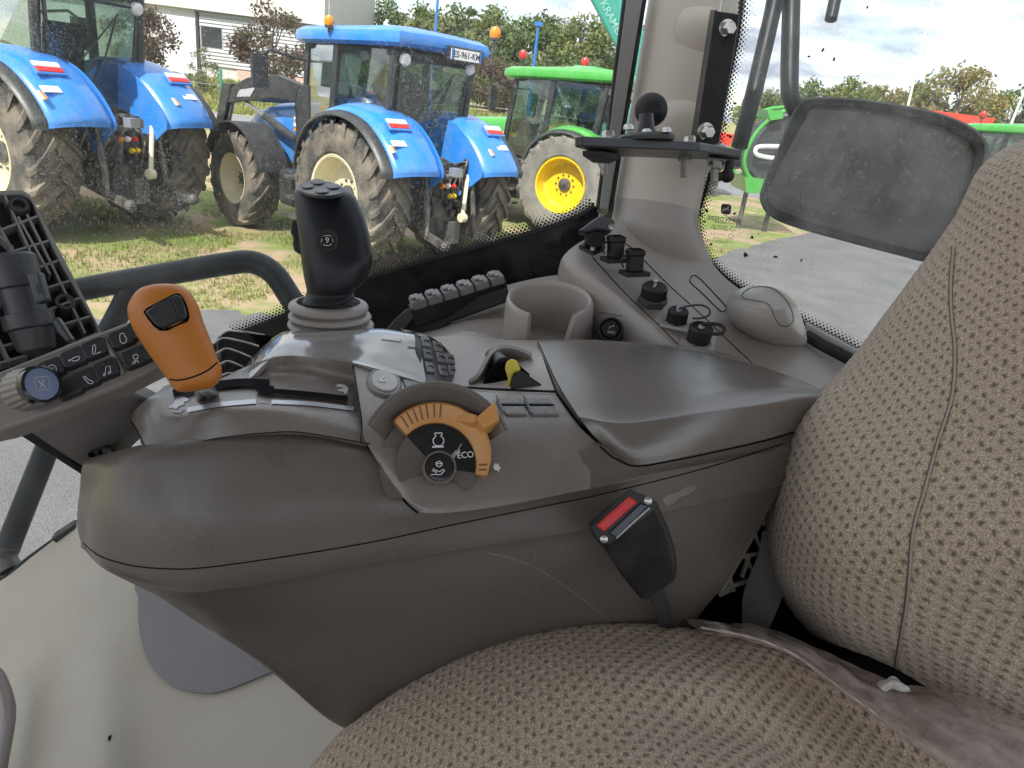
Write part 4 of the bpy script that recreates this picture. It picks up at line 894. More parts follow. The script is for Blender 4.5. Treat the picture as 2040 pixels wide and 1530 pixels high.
for x, y, s in ((1500, 470, 6), (1510, 466, 3), (1487, 511, 9), (1545, 513, 5), (1598, 518, 4), (1463, 424, 4), (1409, 420, 5), (1418, 488, 5), (1429, 513, 3), (1453, 270, 6), (1450, 186, 4), (1464, 205, 5), (1446, 246, 4), (1640, 100, 5), (1612, 112, 4), (1660, 118, 5), (1728, 14, 4), (1720, 8, 2), (1606, 420, 2), (1585, 575, 2), (1618, 528, 2), (1671, 617, 2), (1403, 440, 4), (1424, 455, 3), (1437, 500, 3), (1508, 602, 2)):
    for k in range(2 if s > 3 else 1):
        cx, cy = x+r_.uniform(-.5, .5)*s, y+r_.uniform(-.5, .5)*s
        raised(b, RBV, [(cx+s*.62*math.cos(a)*r_.uniform(.35, 1.15), cy+s*.62*math.sin(a)*r_.uniform(.35, 1.15)) for a in np.linspace(0, 5.6, 8)], .0012, -.0005)
tag(put('insect_specks', b, mat('speck_brown', (.03, .025, .015), .7), t, ang=0), kind='stuff')
b = MB(); b.tube([P(1606, 667, .99), P(1640, 688, .975), P(1712, 725, .95), P(1760, 752, .93)], .0085, 8); put('window_seal', b, BLACKR, t)
b = MB(); b.prism([P(1606, 640, 1.0), P(1760, 722, .95), P(1764, 735, .945), P(1606, 655, .995)], RN*.006); put('frame_strip', b, SATIN, t, ang=0, bevel=.002)

# ---- pillar
t = root('cab_pillar', P(1300, 430, 1.06), 'beige grained corner pillar of the cab with a grey strip on its left', 'pillar')
def lr_loft(secs, d, ratio, n=28, k=4, tilt=0):
    """round post from left/right pixel pairs; depth half-axis = ratio * half width"""
    rows = []
    for i, (l, r, dd) in enumerate(secs):
        a, c = P(*l, dd), P(*r, dd); o = (a+c)/2; e1 = (c-a)/2
        w_ = FW*math.cos(math.radians(tilt)) + UP*math.sin(math.radians(tilt)); e2 = w_ - e1.normalized()*w_.dot(e1.normalized()); e2.normalize(); e2 *= e1.length*ratio
        rows.append([tuple(o + e1*math.cos(2*math.pi*j/n) + e2*math.sin(2*math.pi*j/n)) for j in range(n)])
    A = np.array(rows); A = np.array([cr(A[:, j], k) for j in range(n)]).transpose(1, 0, 2)
    b = MB(); k_, n_ = A.shape[:2]
    b.add(A.reshape(-1, 3), [(i*n+j, i*n+(j+1) % n, (i+1)*n+(j+1) % n, (i+1)*n+j) for i in range(k_-1) for j in range(n)] + [tuple(range(n))[::-1], tuple((k_-1)*n+j for j in range(n))]); return b
b = lr_loft([((1320, -160), (1508, -150), 1.08), ((1292, 0), (1482, 10), 1.08), ((1262, 180), (1445, 195), 1.08), ((1240, 300), (1412, 318), 1.08), ((1222, 404), (1390, 430), 1.08)], 1.08, .8, 28, 4, 9)
put('post_cover', b, POSTM, t); PBV = b.bvh()
b = lr_loft([((1226, 396), (1388, 422), 1.076), ((1221, 424), (1391, 446), 1.076), ((1215, 452), (1396, 470), 1.082), ((1207, 482), (1408, 500), 1.10), ((1196, 515), (1425, 538), 1.13)], 1.05, .8, 28, 4, 9)
put('post_collar', b, SHELF, t); CBV = b.bvh()
b = MB(); seam(b, PBV, [(1224, 402), (1250, 417), (1300, 431), (1345, 435), (1386, 428)], .0016); put('cover_seam', b, DARK, t)
b = MB(); q = [(1252, -40), (1287, -40), (1212, 420), (1193, 415)]; b.prism([P(x, y, 1.045) for x, y in q], FW*.03); put('edge_strip', b, GREYMET, t, ang=0, bevel=.003)
b = MB(); b.tube([P(1290, -40, 1.06), P(1216, 420, 1.06)], .0035, 6); b.tube([P(1250, -40, 1.05), P(1192, 415, 1.05)], .004, 6); put('strip_gasket', b, BLACKR, t)
for x, y in ((1404, 58), (1366, 246)):
    b = MB(); p, n = hit(PBV, x, y); b.lathe(p-n*.0, n, [(.042, -.006), (.036, -.002), (.028, .003), (.019, .0065), (.010, .0085), (.001, .009)], 24); put('boss', b, POSTM, t)

# ---- phone bracket: upright bar, plates, ball, bolts
def hexbolt(b, p, ax, r, h, washer=True):
    if washer: b.lathe(p, ax, [(r*1.32, 0), (r*1.32, h*.22), (r*1.2, h*.3)], 20)
    b.lathe(Vector(p)+Vector(ax).normalized()*h*.28, ax, [(r, 0), (r, h*.75), (r*.8, h)], 6)
t = root('phone_bracket', P(1320, 290, .95), 'black steel bracket with ball mount bolted to the beige cab pillar', 'bracket')
D = .955
nb_ = (CAM - P(1425, 150, D)).normalized(); 
b = MB(); b.prism([P(x, y, D) for x, y in ((1424, 20), (1475, 27), (1432, 294), (1385, 287))], FW*.012); put('upright_bar', b, BLKPAINT, t, ang=0, bevel=.002)
b = MB(); b.prism([P(x, y, dd) for x, y, dd in ((1424, 20, D-.001), (1415, 19, D+.03), (1374, 285, D+.03), (1385, 287, D-.001))], RT*.004); put('bar_flange', b, BLKPAINT, t, ang=0, bevel=.001)
for x, y, s in ((1447, 57, 13), (1405, 262, 13)):
    b = MB(); hexbolt(b, P(x, y, D), (nb_+RT*.45).normalized(), m(s, D), .012); put('bolt', b, STEEL, t, ang=30)
PU = (UP*math.cos(math.radians(13)) - FW*math.sin(math.radians(13))).normalized()     # the plate tips a little towards the viewer
PU = (PU + RT*(-.03)).normalized()
po = P(1310, 297, .93); 
def pp(px, py, lift=0): return PL(px, py, po, PU) + PU*lift
top = [pp(x, y) for x, y in ((1145, 273), (1160, 271), (1395, 283), (1476, 298), (1476, 304), (1418, 303), (1198, 293), (1186, 288))]
b = MB(); b.prism(top, -PU*.0105); put('plate', b, BLKPAINT, t, ang=0, bevel=.0015)
b = MB(); b.prism([p - PU*.0125 for p in [pp(x, y) for x, y in ((1410, 291), (1476, 300), (1476, 306), (1440, 308), (1418, 306))]], -PU*.009); put('lower_plate', b, BLKPAINT, t, ang=0, bevel=.0015)
b = MB(); b.prism([p - PU*.0125 for p in [pp(x, y) for x, y in ((1160, 276), (1200, 277), (1235, 284), (1215, 296), (1180, 293))]], -PU*.006); put('rubber_pad', b, BLACKR, t, ang=0, bevel=.001)
b = MB()
for q in (((1225, 281), (1262, 283), (1258, 286), (1222, 284)), ((1330, 287), (1372, 290), (1366, 293), (1326, 290)), ((1190, 284), (1262, 291), (1258, 293), (1188, 287)), ((1308, 293), (1400, 299), (1396, 301), (1306, 295))): b.prism([pp(*z, .0004) for z in q], PU*.0003)
put('slots', b, DARK, t, ang=0)
fc = pp(1287, 281); b = MB(); b.lathe(fc, PU, [(m(49, .93), 0), (m(50, .93), .004), (m(46, .93), .007), (m(18, .93), .0085), (m(14, .93), .018), (m(12, .93), .03)], 32); mount = put('mount_base', b, GUN, t)
b = MB(); b.sphere(P(1297, 219, .93), m(32.5, .93), 32, 20); put('ball', b, BLACKR, mount)
for x, y in ((1252, 266), (1327, 271), (1288, 274)):
    b = MB(); b.lathe(pp(x, y+4, .006), PU, [(m(9, .93), 0), (m(9, .93), .003), (m(6, .93), .0055), (.0008, .0057)], 14); put('screw', b, STEEL, mount)
for x, y in ((1212, 281), (1374, 290)):
    b = MB(); hexbolt(b, pp(x, y), PU, m(11, .93), .009, False); put('nut', b, STEEL, t, ang=30)
b = MB(); b.lathe(pp(1432, 297), PU, [(m(19, .93), 0), (m(18, .93), .003), (m(10, .93), .0065), (.001, .0075)], 20); put('dome_bolt', b, STEEL, t)
for x, y0, y1, r in ((1205, 304, 350, 7), (1363, 312, 354, 7.5), (1424, 330, 366, 8)):
    b = MB(); a = P(x, y0, .93); c = P(x-1, y1, .93); ax = (c-a).normalized(); l = (c-a).length; pr = []
    k = 13
    for i in range(k): pr += [(m(r, .93), l*(i+.05)/k), (m(r*.82, .93), l*(i+.55)/k)]
    b.lathe(a, ax, pr, 14); b.lathe(a, ax, [(m(r*1.75, .93), -.004), (m(r*1.75, .93), .005)], 6); put('threaded_bolt', b, STEEL, t, ang=50)
b = MB(); b.sphere(P(1449, 350, .95), m(14, .95), 14, 9); b.sphere(P(1434, 352, .95), m(9, .95), 12, 8); b.tube([P(1449, 350, .95), P(1455, 322, .95)], .006, 8); put('ball_stud', b, BLACKR, t)

# ---- mirror with its tubes, outside the rear window
DM = 1.22
t = root('wing_mirror', P(1740, 360, DM), 'large dusty wing mirror in a black rubber frame on a bent black tube', 'mirror')
mo = cr(np.array([(1580, 222), (1604, 197), (1640, 193), (1730, 199), (1850, 219), (1925, 246), (1962, 276), (1966, 312), (1948, 370), (1915, 450), (1886, 503), (1845, 521), (1790, 509), (1690, 483), (1590, 455), (1535, 432), (1514, 400), (1520, 366), (1548, 300)], float), 4, True)
cxy = mo.mean(0); inn = cr(np.array([(1606, 235), (1620, 213), (1660, 212), (1740, 219), (1850, 243), (1915, 272), (1940, 296), (1940, 322), (1925, 372), (1896, 440), (1868, 486), (1840, 500), (1795, 491), (1700, 466), (1605, 438), (1548, 416), (1532, 394), (1538, 366), (1565, 308)], float), 4, True)
def mp(q, d): return [P(x, y, DM + d - (x-1740)*.00012) for x, y in q]
n = len(mo); o0, i0, o1, bk = mp(mo, 0), mp(inn, .004), mp(mo*.985+cxy*.015, .012), mp(mo*.90+cxy*.10, .06)
of = mp(mo*.975+cxy*.025, -.008); b = MB(); rings = [i0, mp(inn*1.012-cxy*.012, -.004), of, o0, o1, bk]; vs = [p for r_2 in rings for p in r_2]
b.add(vs, [(k*n+j, k*n+(j+1) % n, (k+1)*n+(j+1) % n, (k+1)*n+j) for k in range(len(rings)-1) for j in range(n)] + [tuple(range(5*n, 6*n))]); put('frame', b, BLACKR, t, ang=40)
b = MB(); b.prism(mp(inn*1.005-cxy*.005, .003), FW*.003); put('mirror_glass', b, MIRR, t, ang=0)
b = MB(); b.tube([P(1578, -60, 1.27), P(1575, 60, 1.27), P(1573, 170, 1.27), P(1580, 205, 1.275), P(1600, 240, 1.285), P(1650, 300, 1.29)], m(17.5, 1.27), 16, smooth=6); put('support_tube', b, RAIL, t)
b = MB(); b.tube([P(1554, -60, 1.25), P(1540, 20, 1.25), P(1503, 180, 1.25), P(1473, 292, 1.25)], m(16.5, 1.25), 16); b.tube([P(1474, 288, 1.25), P(1466, 312, 1.25)], m(8, 1.25), 10); put('brace_tube', b, RAIL, t)
t = root('wiper_arm', P(1658, 0, 1.16), 'short black round rod end hanging into view at the top of the rear window', 'rod')
b = MB(); b.tube([P(1678, -70, 1.16), P(1655, 40, 1.16)], m(12, 1.16), 14); put('rod', b, RAIL, t, bevel=.001)

# ---- outside guard rail
t = root('guard_rail', P(20, 1130, 1.45), 'thick bent black handrail tube outside the side window at left', 'rail')
b = MB(); b.tube([P(-200, 660, 1.45), P(0, 612, 1.45), P(180, 573, 1.45), P(330, 546, 1.45), P(455, 525, 1.45), P(505, 523, 1.45), P(545, 545, 1.45), P(578, 592, 1.45), P(615, 652, 1.45), P(680, 760, 1.45)], m(23, 1.45), 18, smooth=6); put('top_tube', b, RAIL, t)
b = MB(); b.tube([P(262, 575, 1.46), P(228, 640, 1.45), P(95, 890, 1.42), P(14, 1095, 1.40)], m(22, 1.42), 18); put('brace_tube', b, RAIL, t)
b = MB(); b.tube([P(18, 1085, 1.40), P(8, 1112, 1.40), P(22, 1142, 1.385)], m(23, 1.40), 14); b.box(P(22, 1142, 1.385), (.035, .035, .012)); put('foot', b, IRON, t)
# ---- moulded floor
t = root('cab_floor', P(200, 1300, 1.2), 'cream grained moulded cab floor in the lower left corner', 'floor')
rows = [[(-120, 1225, 1.36), (0, 1158, 1.36), (60, 1112, 1.36), (112, 1072, 1.36), (165, 1030, 1.36), (240, 980, 1.36), (420, 900, 1.36)],
        [(-120, 1290, 1.30), (0, 1230, 1.295), (80, 1180, 1.29), (150, 1135, 1.285), (230, 1090, 1.28), (330, 1045, 1.27), (520, 980, 1.27)],
        [(-120, 1400, 1.20), (10, 1350, 1.19), (100, 1310, 1.18), (190, 1270, 1.17), (292, 1230, 1.185), (420, 1190, 1.205), (640, 1130, 1.2)],
        [(-120, 1500, 1.12), (15, 1460, 1.11), (110, 1430, 1.10), (200, 1400, 1.09), (300, 1370, 1.115), (450, 1330, 1.13), (700, 1280, 1.12)],
        [(-120, 1640, 1.03), (15, 1610, 1.02), (115, 1590, 1.01), (205, 1570, 1.0), (300, 1550, 1.035), (480, 1510, 1.05), (760, 1450, 1.05)],
        [(-120, 1800, .95), (15, 1790, .94), (115, 1770, .93), (205, 1760, .92), (300, 1750, .95), (500, 1700, .98), (800, 1640, .98)]]
A = patch(rows, 8, 8); b = MB(); b.grid(A, .02); put('floor_mat', b, FLOORM, t, ang=60); FBV = gbvh(A)
b = MB(); raised(b, FBV, [(286, 1150), (279, 1195), (279, 1240), (287, 1290), (310, 1338), (350, 1370), (400, 1382), (450, 1377), (560, 1334), (700, 1280), (700, 1120), (460, 1060)], .006, .004, smooth=4, common=False); put('cover_plate', b, PLATEM, t, ang=30, bevel=.002)
b = MB(); b.tube([P(-60, 1170, 1.37), P(0, 1165, 1.37), P(52, 1118, 1.37), P(112, 1074, 1.37), P(168, 1032, 1.37), P(260, 975, 1.37)], .006, 8); put('edge_seal', b, BLACKR, t)
b = MB(); b.bar(P(112, 1074, 1.36), P(155, 1046, 1.36), .022, .02); put('hinge_block', b, GUN, t, ang=0, bevel=.003)
b = MB(); b.tube([P(-40, 1330, 1.12), P(-8, 1345, 1.12), P(12, 1395, 1.10), P(14, 1440, 1.08), P(-2, 1530, 1.03), P(-10, 1600, 1.0)], .011, 12, smooth=5); put('edge_tube', b, BROWN2, t)
b = MB(); raised(b, FBV, [(215, 1470), (222, 1464), (221, 1471), (217, 1478)], .002, .001); put('debris_chip', b, DARK, t, ang=0)

# ---- the armrest console
t = root('armrest_console', P(800, 1100, .70), 'brown grey armrest console with an orange lever, joystick and amber throttle dial', 'console'); CON = t
A0 = [(178, 912, .672), (292, 884, .640), (450, 858, .626), (600, 852, .626), (740, 884, .630), (950, 935, .645), (1165, 866, .655), (1330, 868, .675), (1600, 846, .775)]
rows = [A0,
        [(158, 985, .672), (225, 985, .617), (400, 980, .590), (600, 975, .588), (740, 972, .590), (950, 990, .600), (1165, 962, .617), (1330, 930, .644), (1600, 880, .752)],
        [(154, 1048, .670), (215, 1112, .612), (405, 1131, .588), (600, 1104, .588), (740, 1080, .590), (950, 1035, .602), (1165, 992, .62), (1330, 950, .641), (1600, 897, .742)],
        [(163, 1085, .675), (225, 1140, .620), (385, 1176, .592), (600, 1148, .592), (740, 1121, .594), (960, 1086, .605), (1165, 1052, .622), (1330, 1014, .645), (1562, 962, .722)],
        [(170, 1096, .679), (238, 1150, .627), (387, 1187, .597), (600, 1158, .597), (740, 1131, .599), (960, 1096, .609), (1165, 1063, .625), (1330, 1025, .647), (1556, 974, .724)],
        [(270, 1158, .72), (335, 1198, .665), (450, 1250, .630), (620, 1262, .620), (760, 1242, .620), (970, 1202, .627), (1165, 1160, .642), (1330, 1120, .665), (1496, 1075, .72)],
        [(292, 1166, .77), (400, 1236, .70), (520, 1316, .665), (676, 1446, .67), (820, 1460, .70), (990, 1390, .715), (1190, 1340, .725), (1335, 1290, .73), (1424, 1186, .74)],
        [(330, 1150, .90), (430, 1180, .88), (540, 1240, .86), (690, 1330, .85), (830, 1340, .85), (1000, 1290, .85), (1190, 1250, .85), (1335, 1180, .86), (1400, 1120, .88)],
        [(260, 960, .85), (340, 940, .83), (480, 930, .82), (620, 925, .82), (760, 930, .82), (960, 960, .83), (1165, 930, .83), (1330, 920, .84), (1560, 900, .85)]]
Ab = patch(rows, 7, 5, closed=True); b = MB(); b.grid(Ab, closed=True)
k_, n_ = Ab.shape[:2]; e = [tuple(x) for x in Ab[:, 0]]; e2_ = [tuple(x) for x in Ab[:, -1]]
b.add(e, [tuple(range(len(e)))]); b.add(e2_, [tuple(range(len(e2_)))]); put('body', b, BROWN, t, ang=60); BBV = gbvh(Ab[:30])
b = MB(); seam(b, BBV, [(166, 1082), (200, 1108), (260, 1126), (330, 1133), (405, 1131), (560, 1110), (740, 1080), (900, 1046), (1060, 1013), (1200, 984), (1400, 934), (1560, 884)], .0006); put('seam', b, DARK, t)
b = MB(); seam(b, BBV, [(738, 884), (768, 914), (788, 960), (806, 998), (832, 1022)], .0009); put('seam', b, DARK, t)
b = MB(); strip(b, BBV, [(960, 1098), (1020, 1112), (1070, 1132), (1130, 1170), (1210, 1232)], 3.0, .0004, smooth=6); put('scuff_line', b, BROWN2, t, ang=0)
b = MB(); raised(b, BBV, [(1318, 995), (1330, 985), (1350, 980), (1368, 968), (1384, 966), (1386, 974), (1370, 984), (1350, 992), (1342, 1002), (1326, 1008)], .0004, .0003); put('scuff_mark', b, BROWN2, t, ang=0)

b = MB(); b.prism([P(x, y, d_) for x, y, d_ in ((330, 830, .75), (500, 790, .75), (700, 752, .77), (900, 790, .78), (1090, 770, .80), (1400, 760, .88), (1590, 790, .88), (1560, 850, .84), (1200, 915, .74), (960, 960, .72), (700, 930, .70), (420, 900, .70))], FW*.03); put('inner_core', b, DARK, t, ang=0)
# lever gate
rows = [[(262, 838, .668), (276, 858, .648), (300, 899, .626), (450, 871, .602), (600, 862, .598), (730, 886, .606)],
        [(268, 818, .668), (288, 830, .65), (326, 866, .628), (450, 846, .606), (600, 840, .603), (731, 864, .611)],
        [(292, 796, .67), (306, 806, .66), (334, 842, .636), (450, 818, .612), (600, 819, .611), (729, 846, .62)],
        [(306, 786, .68), (318, 790, .67), (346, 822, .646), (450, 805, .622), (600, 806, .622), (725, 830, .63)],
        [(318, 778, .70), (330, 776, .69), (380, 790, .67), (470, 775, .655), (600, 782, .652), (717, 802, .66)],
        [(330, 768, .73), (370, 760, .72), (425, 756, .705), (530, 748, .69), (610, 748, .684), (711, 765, .69)],
        [(350, 764, .76), (390, 756, .75), (440, 750, .73), (544, 712, .69), (620, 712, .685), (699, 722, .684)]]
Ag = patch(rows, 8, 6); b = MB(); b.grid(Ag, .005); gate = put('lever_gate', b, BROWN2, t, ang=50); GBV = gbvh(Ag)
b = MB(); strip(b, GBV, [(346, 789), (390, 779), (440, 771), (490, 767), (538, 769)], 15, .003, smooth=4); strip(b, GBV, [(512, 777), (530, 782), (546, 784)], 17, .0032, smooth=3); strip(b, GBV, [(532, 784), (600, 790), (650, 795), (692, 800)], 11, .003, smooth=4); put('lever_slot', b, DARK, gate, ang=0)
b = MB(); strip(b, GBV, [(374, 818), (440, 807), (510, 801)], 9.5, .0009, smooth=6); put('speed_strip', b, SILVER, gate, ang=0)
b = MB(); strip(b, GBV, [(541, 802), (620, 806), (704, 816)], 8, .0009, smooth=6); put('speed_strip', b, SILVER, gate, ang=0)
b = MB(); strip(b, GBV, [(515, 802), (535, 803)], 1.5, .0009); put('strip_mark', b, GREYP, gate, ang=0)
b = MB(); raised(b, GBV, [(335, 813), (346, 806), (352, 794), (362, 791), (370, 793), (377, 797), (373, 801), (368, 800), (366, 807), (357, 810), (352, 816), (345, 813)], .0008, -.0002); put('hare_mark', b, WHITEP, gate, ang=0)
b = MB(); raised(b, GBV, [(344, 822), (352, 819), (358, 822), (368, 818), (360, 824)], .0008, -.0002); put('hare_grey_print', b, GREYP, gate, ang=0)  # small grey print below the hare
b = MB(); raised(b, GBV, [(668, 770), (676, 766), (688, 768), (694, 774), (692, 784), (684, 787), (686, 781), (676, 780), (672, 777), (684, 776), (682, 772)], .0008, -.0002); put('tortoise_mark', b, WHITEP, gate, ang=0)
b = MB(); strip(b, GBV, [(262, 838), (276, 862), (286, 884), (302, 899), (340, 896), (400, 880), (450, 871), (530, 863), (600, 862), (721, 882)], 1.8, .0006, smooth=6); put('gate_seam', b, DARK, gate, ang=0)
b = MB(); raised(b, BBV, [(186, 906), (196, 884), (232, 850), (268, 830), (272, 838), (240, 872), (205, 902)], .004, .004, smooth=3); e_ = put('front_switch_panel', b, BTN, t, ang=0, bevel=.001)

# orange lever
def limb(secs, ratio, n=26, k=5): return lr_loft(secs, 0, ratio, n, k)
D = .585
b = limb([((303, 568), (346, 566), D), ((281, 576), (363, 571), D), ((265, 594), (378, 583), D), ((257, 618), (392, 607), D), ((266, 652), (403, 640), D), ((290, 692), (417, 675), D), ((318, 732), (431, 711), D), ((336, 757), (440, 733), D), ((350, 777), (438, 755), D), ((368, 782), (424, 771), D)], .62)
lev = put('speed_lever', b, ORANGE, t, ang=60); LBV = b.bvh()
b = MB(); seam(b, LBV, [(339, 756), (360, 757), (390, 749), (415, 737), (433, 722)], .0007); put('seam', b, DARK, lev)
b = MB(); bp = [(286, 622), (292, 615), (320, 600), (350, 585), (359, 586), (366, 594), (374, 612), (378, 632), (374, 641), (352, 650), (334, 659), (318, 659), (306, 650), (294, 635)]
raised(b, LBV, bp, .0012, .004); put('button_recess', b, DARK, lev, ang=0)
b = MB(); bi = [(291, 623), (321, 605), (350, 590), (358, 591), (364, 599), (371, 615), (374, 631), (370, 637), (350, 645), (333, 654), (319, 654), (308, 645), (298, 633)]
raised(b, LBV, bi, .005, 0); bt_ = put('thumb_button', b, BTN, lev, ang=30, bevel=.0012)
b = MB()
for k in range(7): q = k/6; strip(b, LBV, [(332+q*26, 605-q*11), (345+q*24, 637-q*5)], 1.8, .0056)
put('button_ribs', b, GUN, bt_, ang=0)
b = MB(); b.tube([P(404, 768, .60), P(416, 778, .635), P(424, 790, .66)], .006, 12); b.tube([P(395, 770, .60), P(400, 795, .66)], .004, 8); put('lever_rod', b, STEEL, lev)

# joystick housing: satin top, facing block
rows = [[(478, 762, .70), (500, 752, .69), (543, 716, .692), (620, 714, .690), (700, 722, .688), (775, 742, .690), (848, 764, .692)],
        [(482, 745, .715), (508, 728, .705), (546, 702, .705), (620, 704, .702), (699, 713, .700), (775, 731, .702), (847, 750, .704)],
        [(492, 726, .74), (524, 698, .735), (560, 680, .735), (625, 678, .735), (700, 686, .733), (773, 700, .73), (842, 720, .73)],
        [(510, 705, .775), (545, 672, .785), (578, 658, .787), (630, 655, .787), (700, 655, .787), (770, 656, .787), (834, 668, .78)],
        [(530, 700, .86), (560, 668, .86), (590, 660, .86), (630, 660, .86), (700, 660, .86), (770, 662, .86), (834, 674, .86)]]
Ah = patch(rows, 7, 6); b = MB(); b.grid(Ah, .004); hs = put('joystick_housing', b, SATIN, t, ang=45); HBV = gbvh(Ah)
b = MB(); strip(b, HBV, [(799, 654), (806, 664), (797, 682)], 1.5, .0006); strip(b, HBV, [(797, 682), (760, 677)], 1.5, .0006); strip(b, HBV, [(812, 692), (828, 694)], 3, .0006); put('housing_seam', b, GUN, hs, ang=0)

# curved side keypad
rows = [[(830, 662, .775), (862, 673, .80), (890, 696, .83), (912, 730, .84), (919, 757, .84)],
        [(832, 690, .745), (858, 697, .765), (884, 716, .785), (904, 742, .795), (914, 764, .80)],
        [(838, 724, .725), (858, 727, .74), (882, 740, .752), (898, 756, .762), (908, 768, .77)],
        [(846, 762, .70), (864, 762, .708), (882, 766, .72), (896, 770, .73), (903, 774, .74)]]
Ak = patch(rows, 7, 6); b = MB(); b.grid(Ak, .006); kp = put('side_keypad', b, GUN, t, ang=45); KBV = gbvh(Ak)
for (x, y) in ((838, 681), (842, 705), (846, 732), (862, 690), (868, 712), (872, 738), (886, 714), (892, 738)):
    b = MB(); raised(b, KBV, [(x-2, y-10), (x+14, y-6), (x+19, y+13), (x+3, y+11)], .0025, .001); put('key', b, PLATEM, kp, ang=0, bevel=.001)
    b = MB(); strip(b, KBV, [(x+3, y+2), (x+9, y), (x+14, y+5)], 2, .003); put('key_mark', b, DARK, kp, ang=0)
b = MB(); strip(b, KBV, [(832, 668), (862, 678), (888, 700), (908, 732), (915, 757)], 4, .0015, smooth=6); put('keypad_edge', b, GLOSSB, kp, ang=0)

# joystick
D = .80
js = bpy.data.objects.new('joystick', None); COL.objects.link(js); js.parent = t; js.location = -Vector(t.location)
b = lr_loft([((600, 374), (676, 378), D), ((591, 375), (691, 381), D), ((588, 382), (705, 391), D), ((589, 405), (717, 414), D), ((593, 440), (730, 450), D), ((598, 480), (738, 486), D), ((602, 515), (742, 517), D), ((606, 545), (735, 541), D), ((610, 566), (725, 563), D), ((612, 578), (709, 576), D), ((609, 586), (703, 582), D), ((603, 599), (706, 592), D), ((606, 604), (700, 598), D)], 0, .80, 30, 5, 24)
put('grip', b, GRIP, js, local=True, ang=60); JBV = b.bvh()
tn = (UP*math.cos(math.radians(24)) - FW*math.sin(math.radians(24)) - RT*.05).normalized(); to = P(638, 375.5, D)
def tp(px, py, h=0): return PL(px, py, to, tn) + tn*h
b = MB(); b.prism([tp(640+46*math.cos(a), 376.5+15*math.sin(a)+3*math.cos(a), .0012) for a in np.linspace(0, 6.283, 33)[:-1]], -tn*.004); tpan = put('top_panel', b, BLACK, js, local=True, ang=30, bevel=.001)
for x, y in ((612, 374), (633, 366), (664, 375), (642, 384)):
    b = MB(); b.prism([tp(x+14*math.cos(a), y+5.4*math.sin(a), .003) for a in np.linspace(0, 6.283, 21)[:-1]], -tn*.0025); put('top_button', b, GRIP, js, local=True, ang=30, bevel=.001)
b = MB(); raised(b, JBV, [(651+23*math.cos(a), 480+25*math.sin(a)) for a in np.linspace(0, 6.283, 25)[:-1]], .0012, .002); put('dial_ring', b, BLACK, js, local=True, ang=30, bevel=.0008)
b = MB(); raised(b, JBV, [(653+14*math.cos(a), 480+15*math.sin(a)) for a in np.linspace(0, 6.283, 25)[:-1]], .0018, .002); put('round_button', b, GLOSSB, js, local=True, ang=30)
b = MB(); text_px(b, JBV, '9', 653, 480, 17, 0, .0024, bold=True); strip(b, JBV, [(645, 472), (649, 470), (657, 470), (661, 473)], 1.3, .0024); strip(b, JBV, [(645, 488), (649, 490), (657, 490), (661, 487)], 1.3, .0024); strip(b, JBV, [(643, 476), (642, 484)], 1.2, .0024); strip(b, JBV, [(663, 476), (664, 484)], 1.2, .0024); put('button_print', b, GREYP, js, local=True, ang=0)
b = MB(); b.prism([P(x, y, D) for x, y in ((580, 438), (594, 434), (605, 500), (600, 506), (586, 501), (582, 487), (583, 474), (577, 462))], FW*.018); put('trigger', b, BLACK, js, local=True, ang=20, bevel=.004)
b = lr_loft([((584, 606), (728, 600), .815), ((579, 618), (732, 612), .815), ((592, 626), (724, 620), .815), ((578, 634), (739, 628), .815), ((577, 640), (740, 635), .815), ((592, 645), (728, 640), .815), ((575, 650), (744, 646), .815), ((574, 656), (745, 652), .815), ((600, 664), (735, 662), .815), ((585, 672), (742, 672), .815)], 0, .9, 36, 5)
b2 = MB(); 
prof = []
b = MB(); cen = [((655, 601), 62), ((655, 604), 74), ((655, 611), 78), ((656, 617), 75), ((657, 621), 68), ((658, 624), 77), ((658, 630), 81), ((658, 634), 77), ((659, 638), 70), ((659, 641), 80), ((660, 646), 84), ((660, 651), 80), ((661, 655), 70), ((663, 660), 68), ((666, 672), 78), ((668, 680), 84)]
rows_ = []
bu = (UP*math.cos(math.radians(20)) - FW*math.sin(math.radians(20)) + RT*.07).normalized(); be1, be2, _ = frame_of(bu)
for (c_, r_) in cen: o_ = P(*c_, .815); rows_.append([tuple(o_ + be1*(m(r_, .815)*math.cos(a)) + be2*(m(r_, .815)*math.sin(a))) for a in np.linspace(0, 2*math.pi, 37)])
b.grid(np.array([cr(np.array(rows_)[:, j], 3) for j in range(37)]).transpose(1, 0, 2)); put('bellows', b, BOOT, js, local=True, ang=80)

# dial panel
rows = [[(704, 728, .688), (770, 748, .69), (850, 769, .69), (950, 779, .69), (1060, 786, .692), (1108, 786, .694)],
        [(711, 775, .645), (772, 790, .642), (860, 808, .645), (960, 818, .648), (1070, 822, .652), (1132, 822, .656)],
        [(720, 838, .612), (778, 846, .611), (868, 858, .616), (960, 866, .621), (1080, 868, .630), (1166, 862, .638)],
        [(730, 882, .598), (786, 925, .590), (880, 950, .594), (980, 950, .600), (1092, 930, .611), (1216, 906, .634)],
        [(790, 975, .586), (828, 1000, .584), (900, 1000, .588), (1000, 988, .594), (1112, 968, .606), (1250, 940, .636)],
        [(828, 1014, .584), (850, 1022, .584), (910, 1020, .587), (1010, 1006, .593), (1124, 984, .605), (1262, 956, .638)]]
Ad = patch(rows, 8, 6); b = MB(); b.grid(Ad, .004); dp = put('dial_panel', b, BROWN2, t, ang=50); DBV = gbvh(Ad)
b = MB(); strip(b, DBV, [(704, 730), (713, 785), (721, 842), (720, 880), (738, 884)], 2, .0006, smooth=5); put('panel_seam', b, DARK, dp, ang=0)
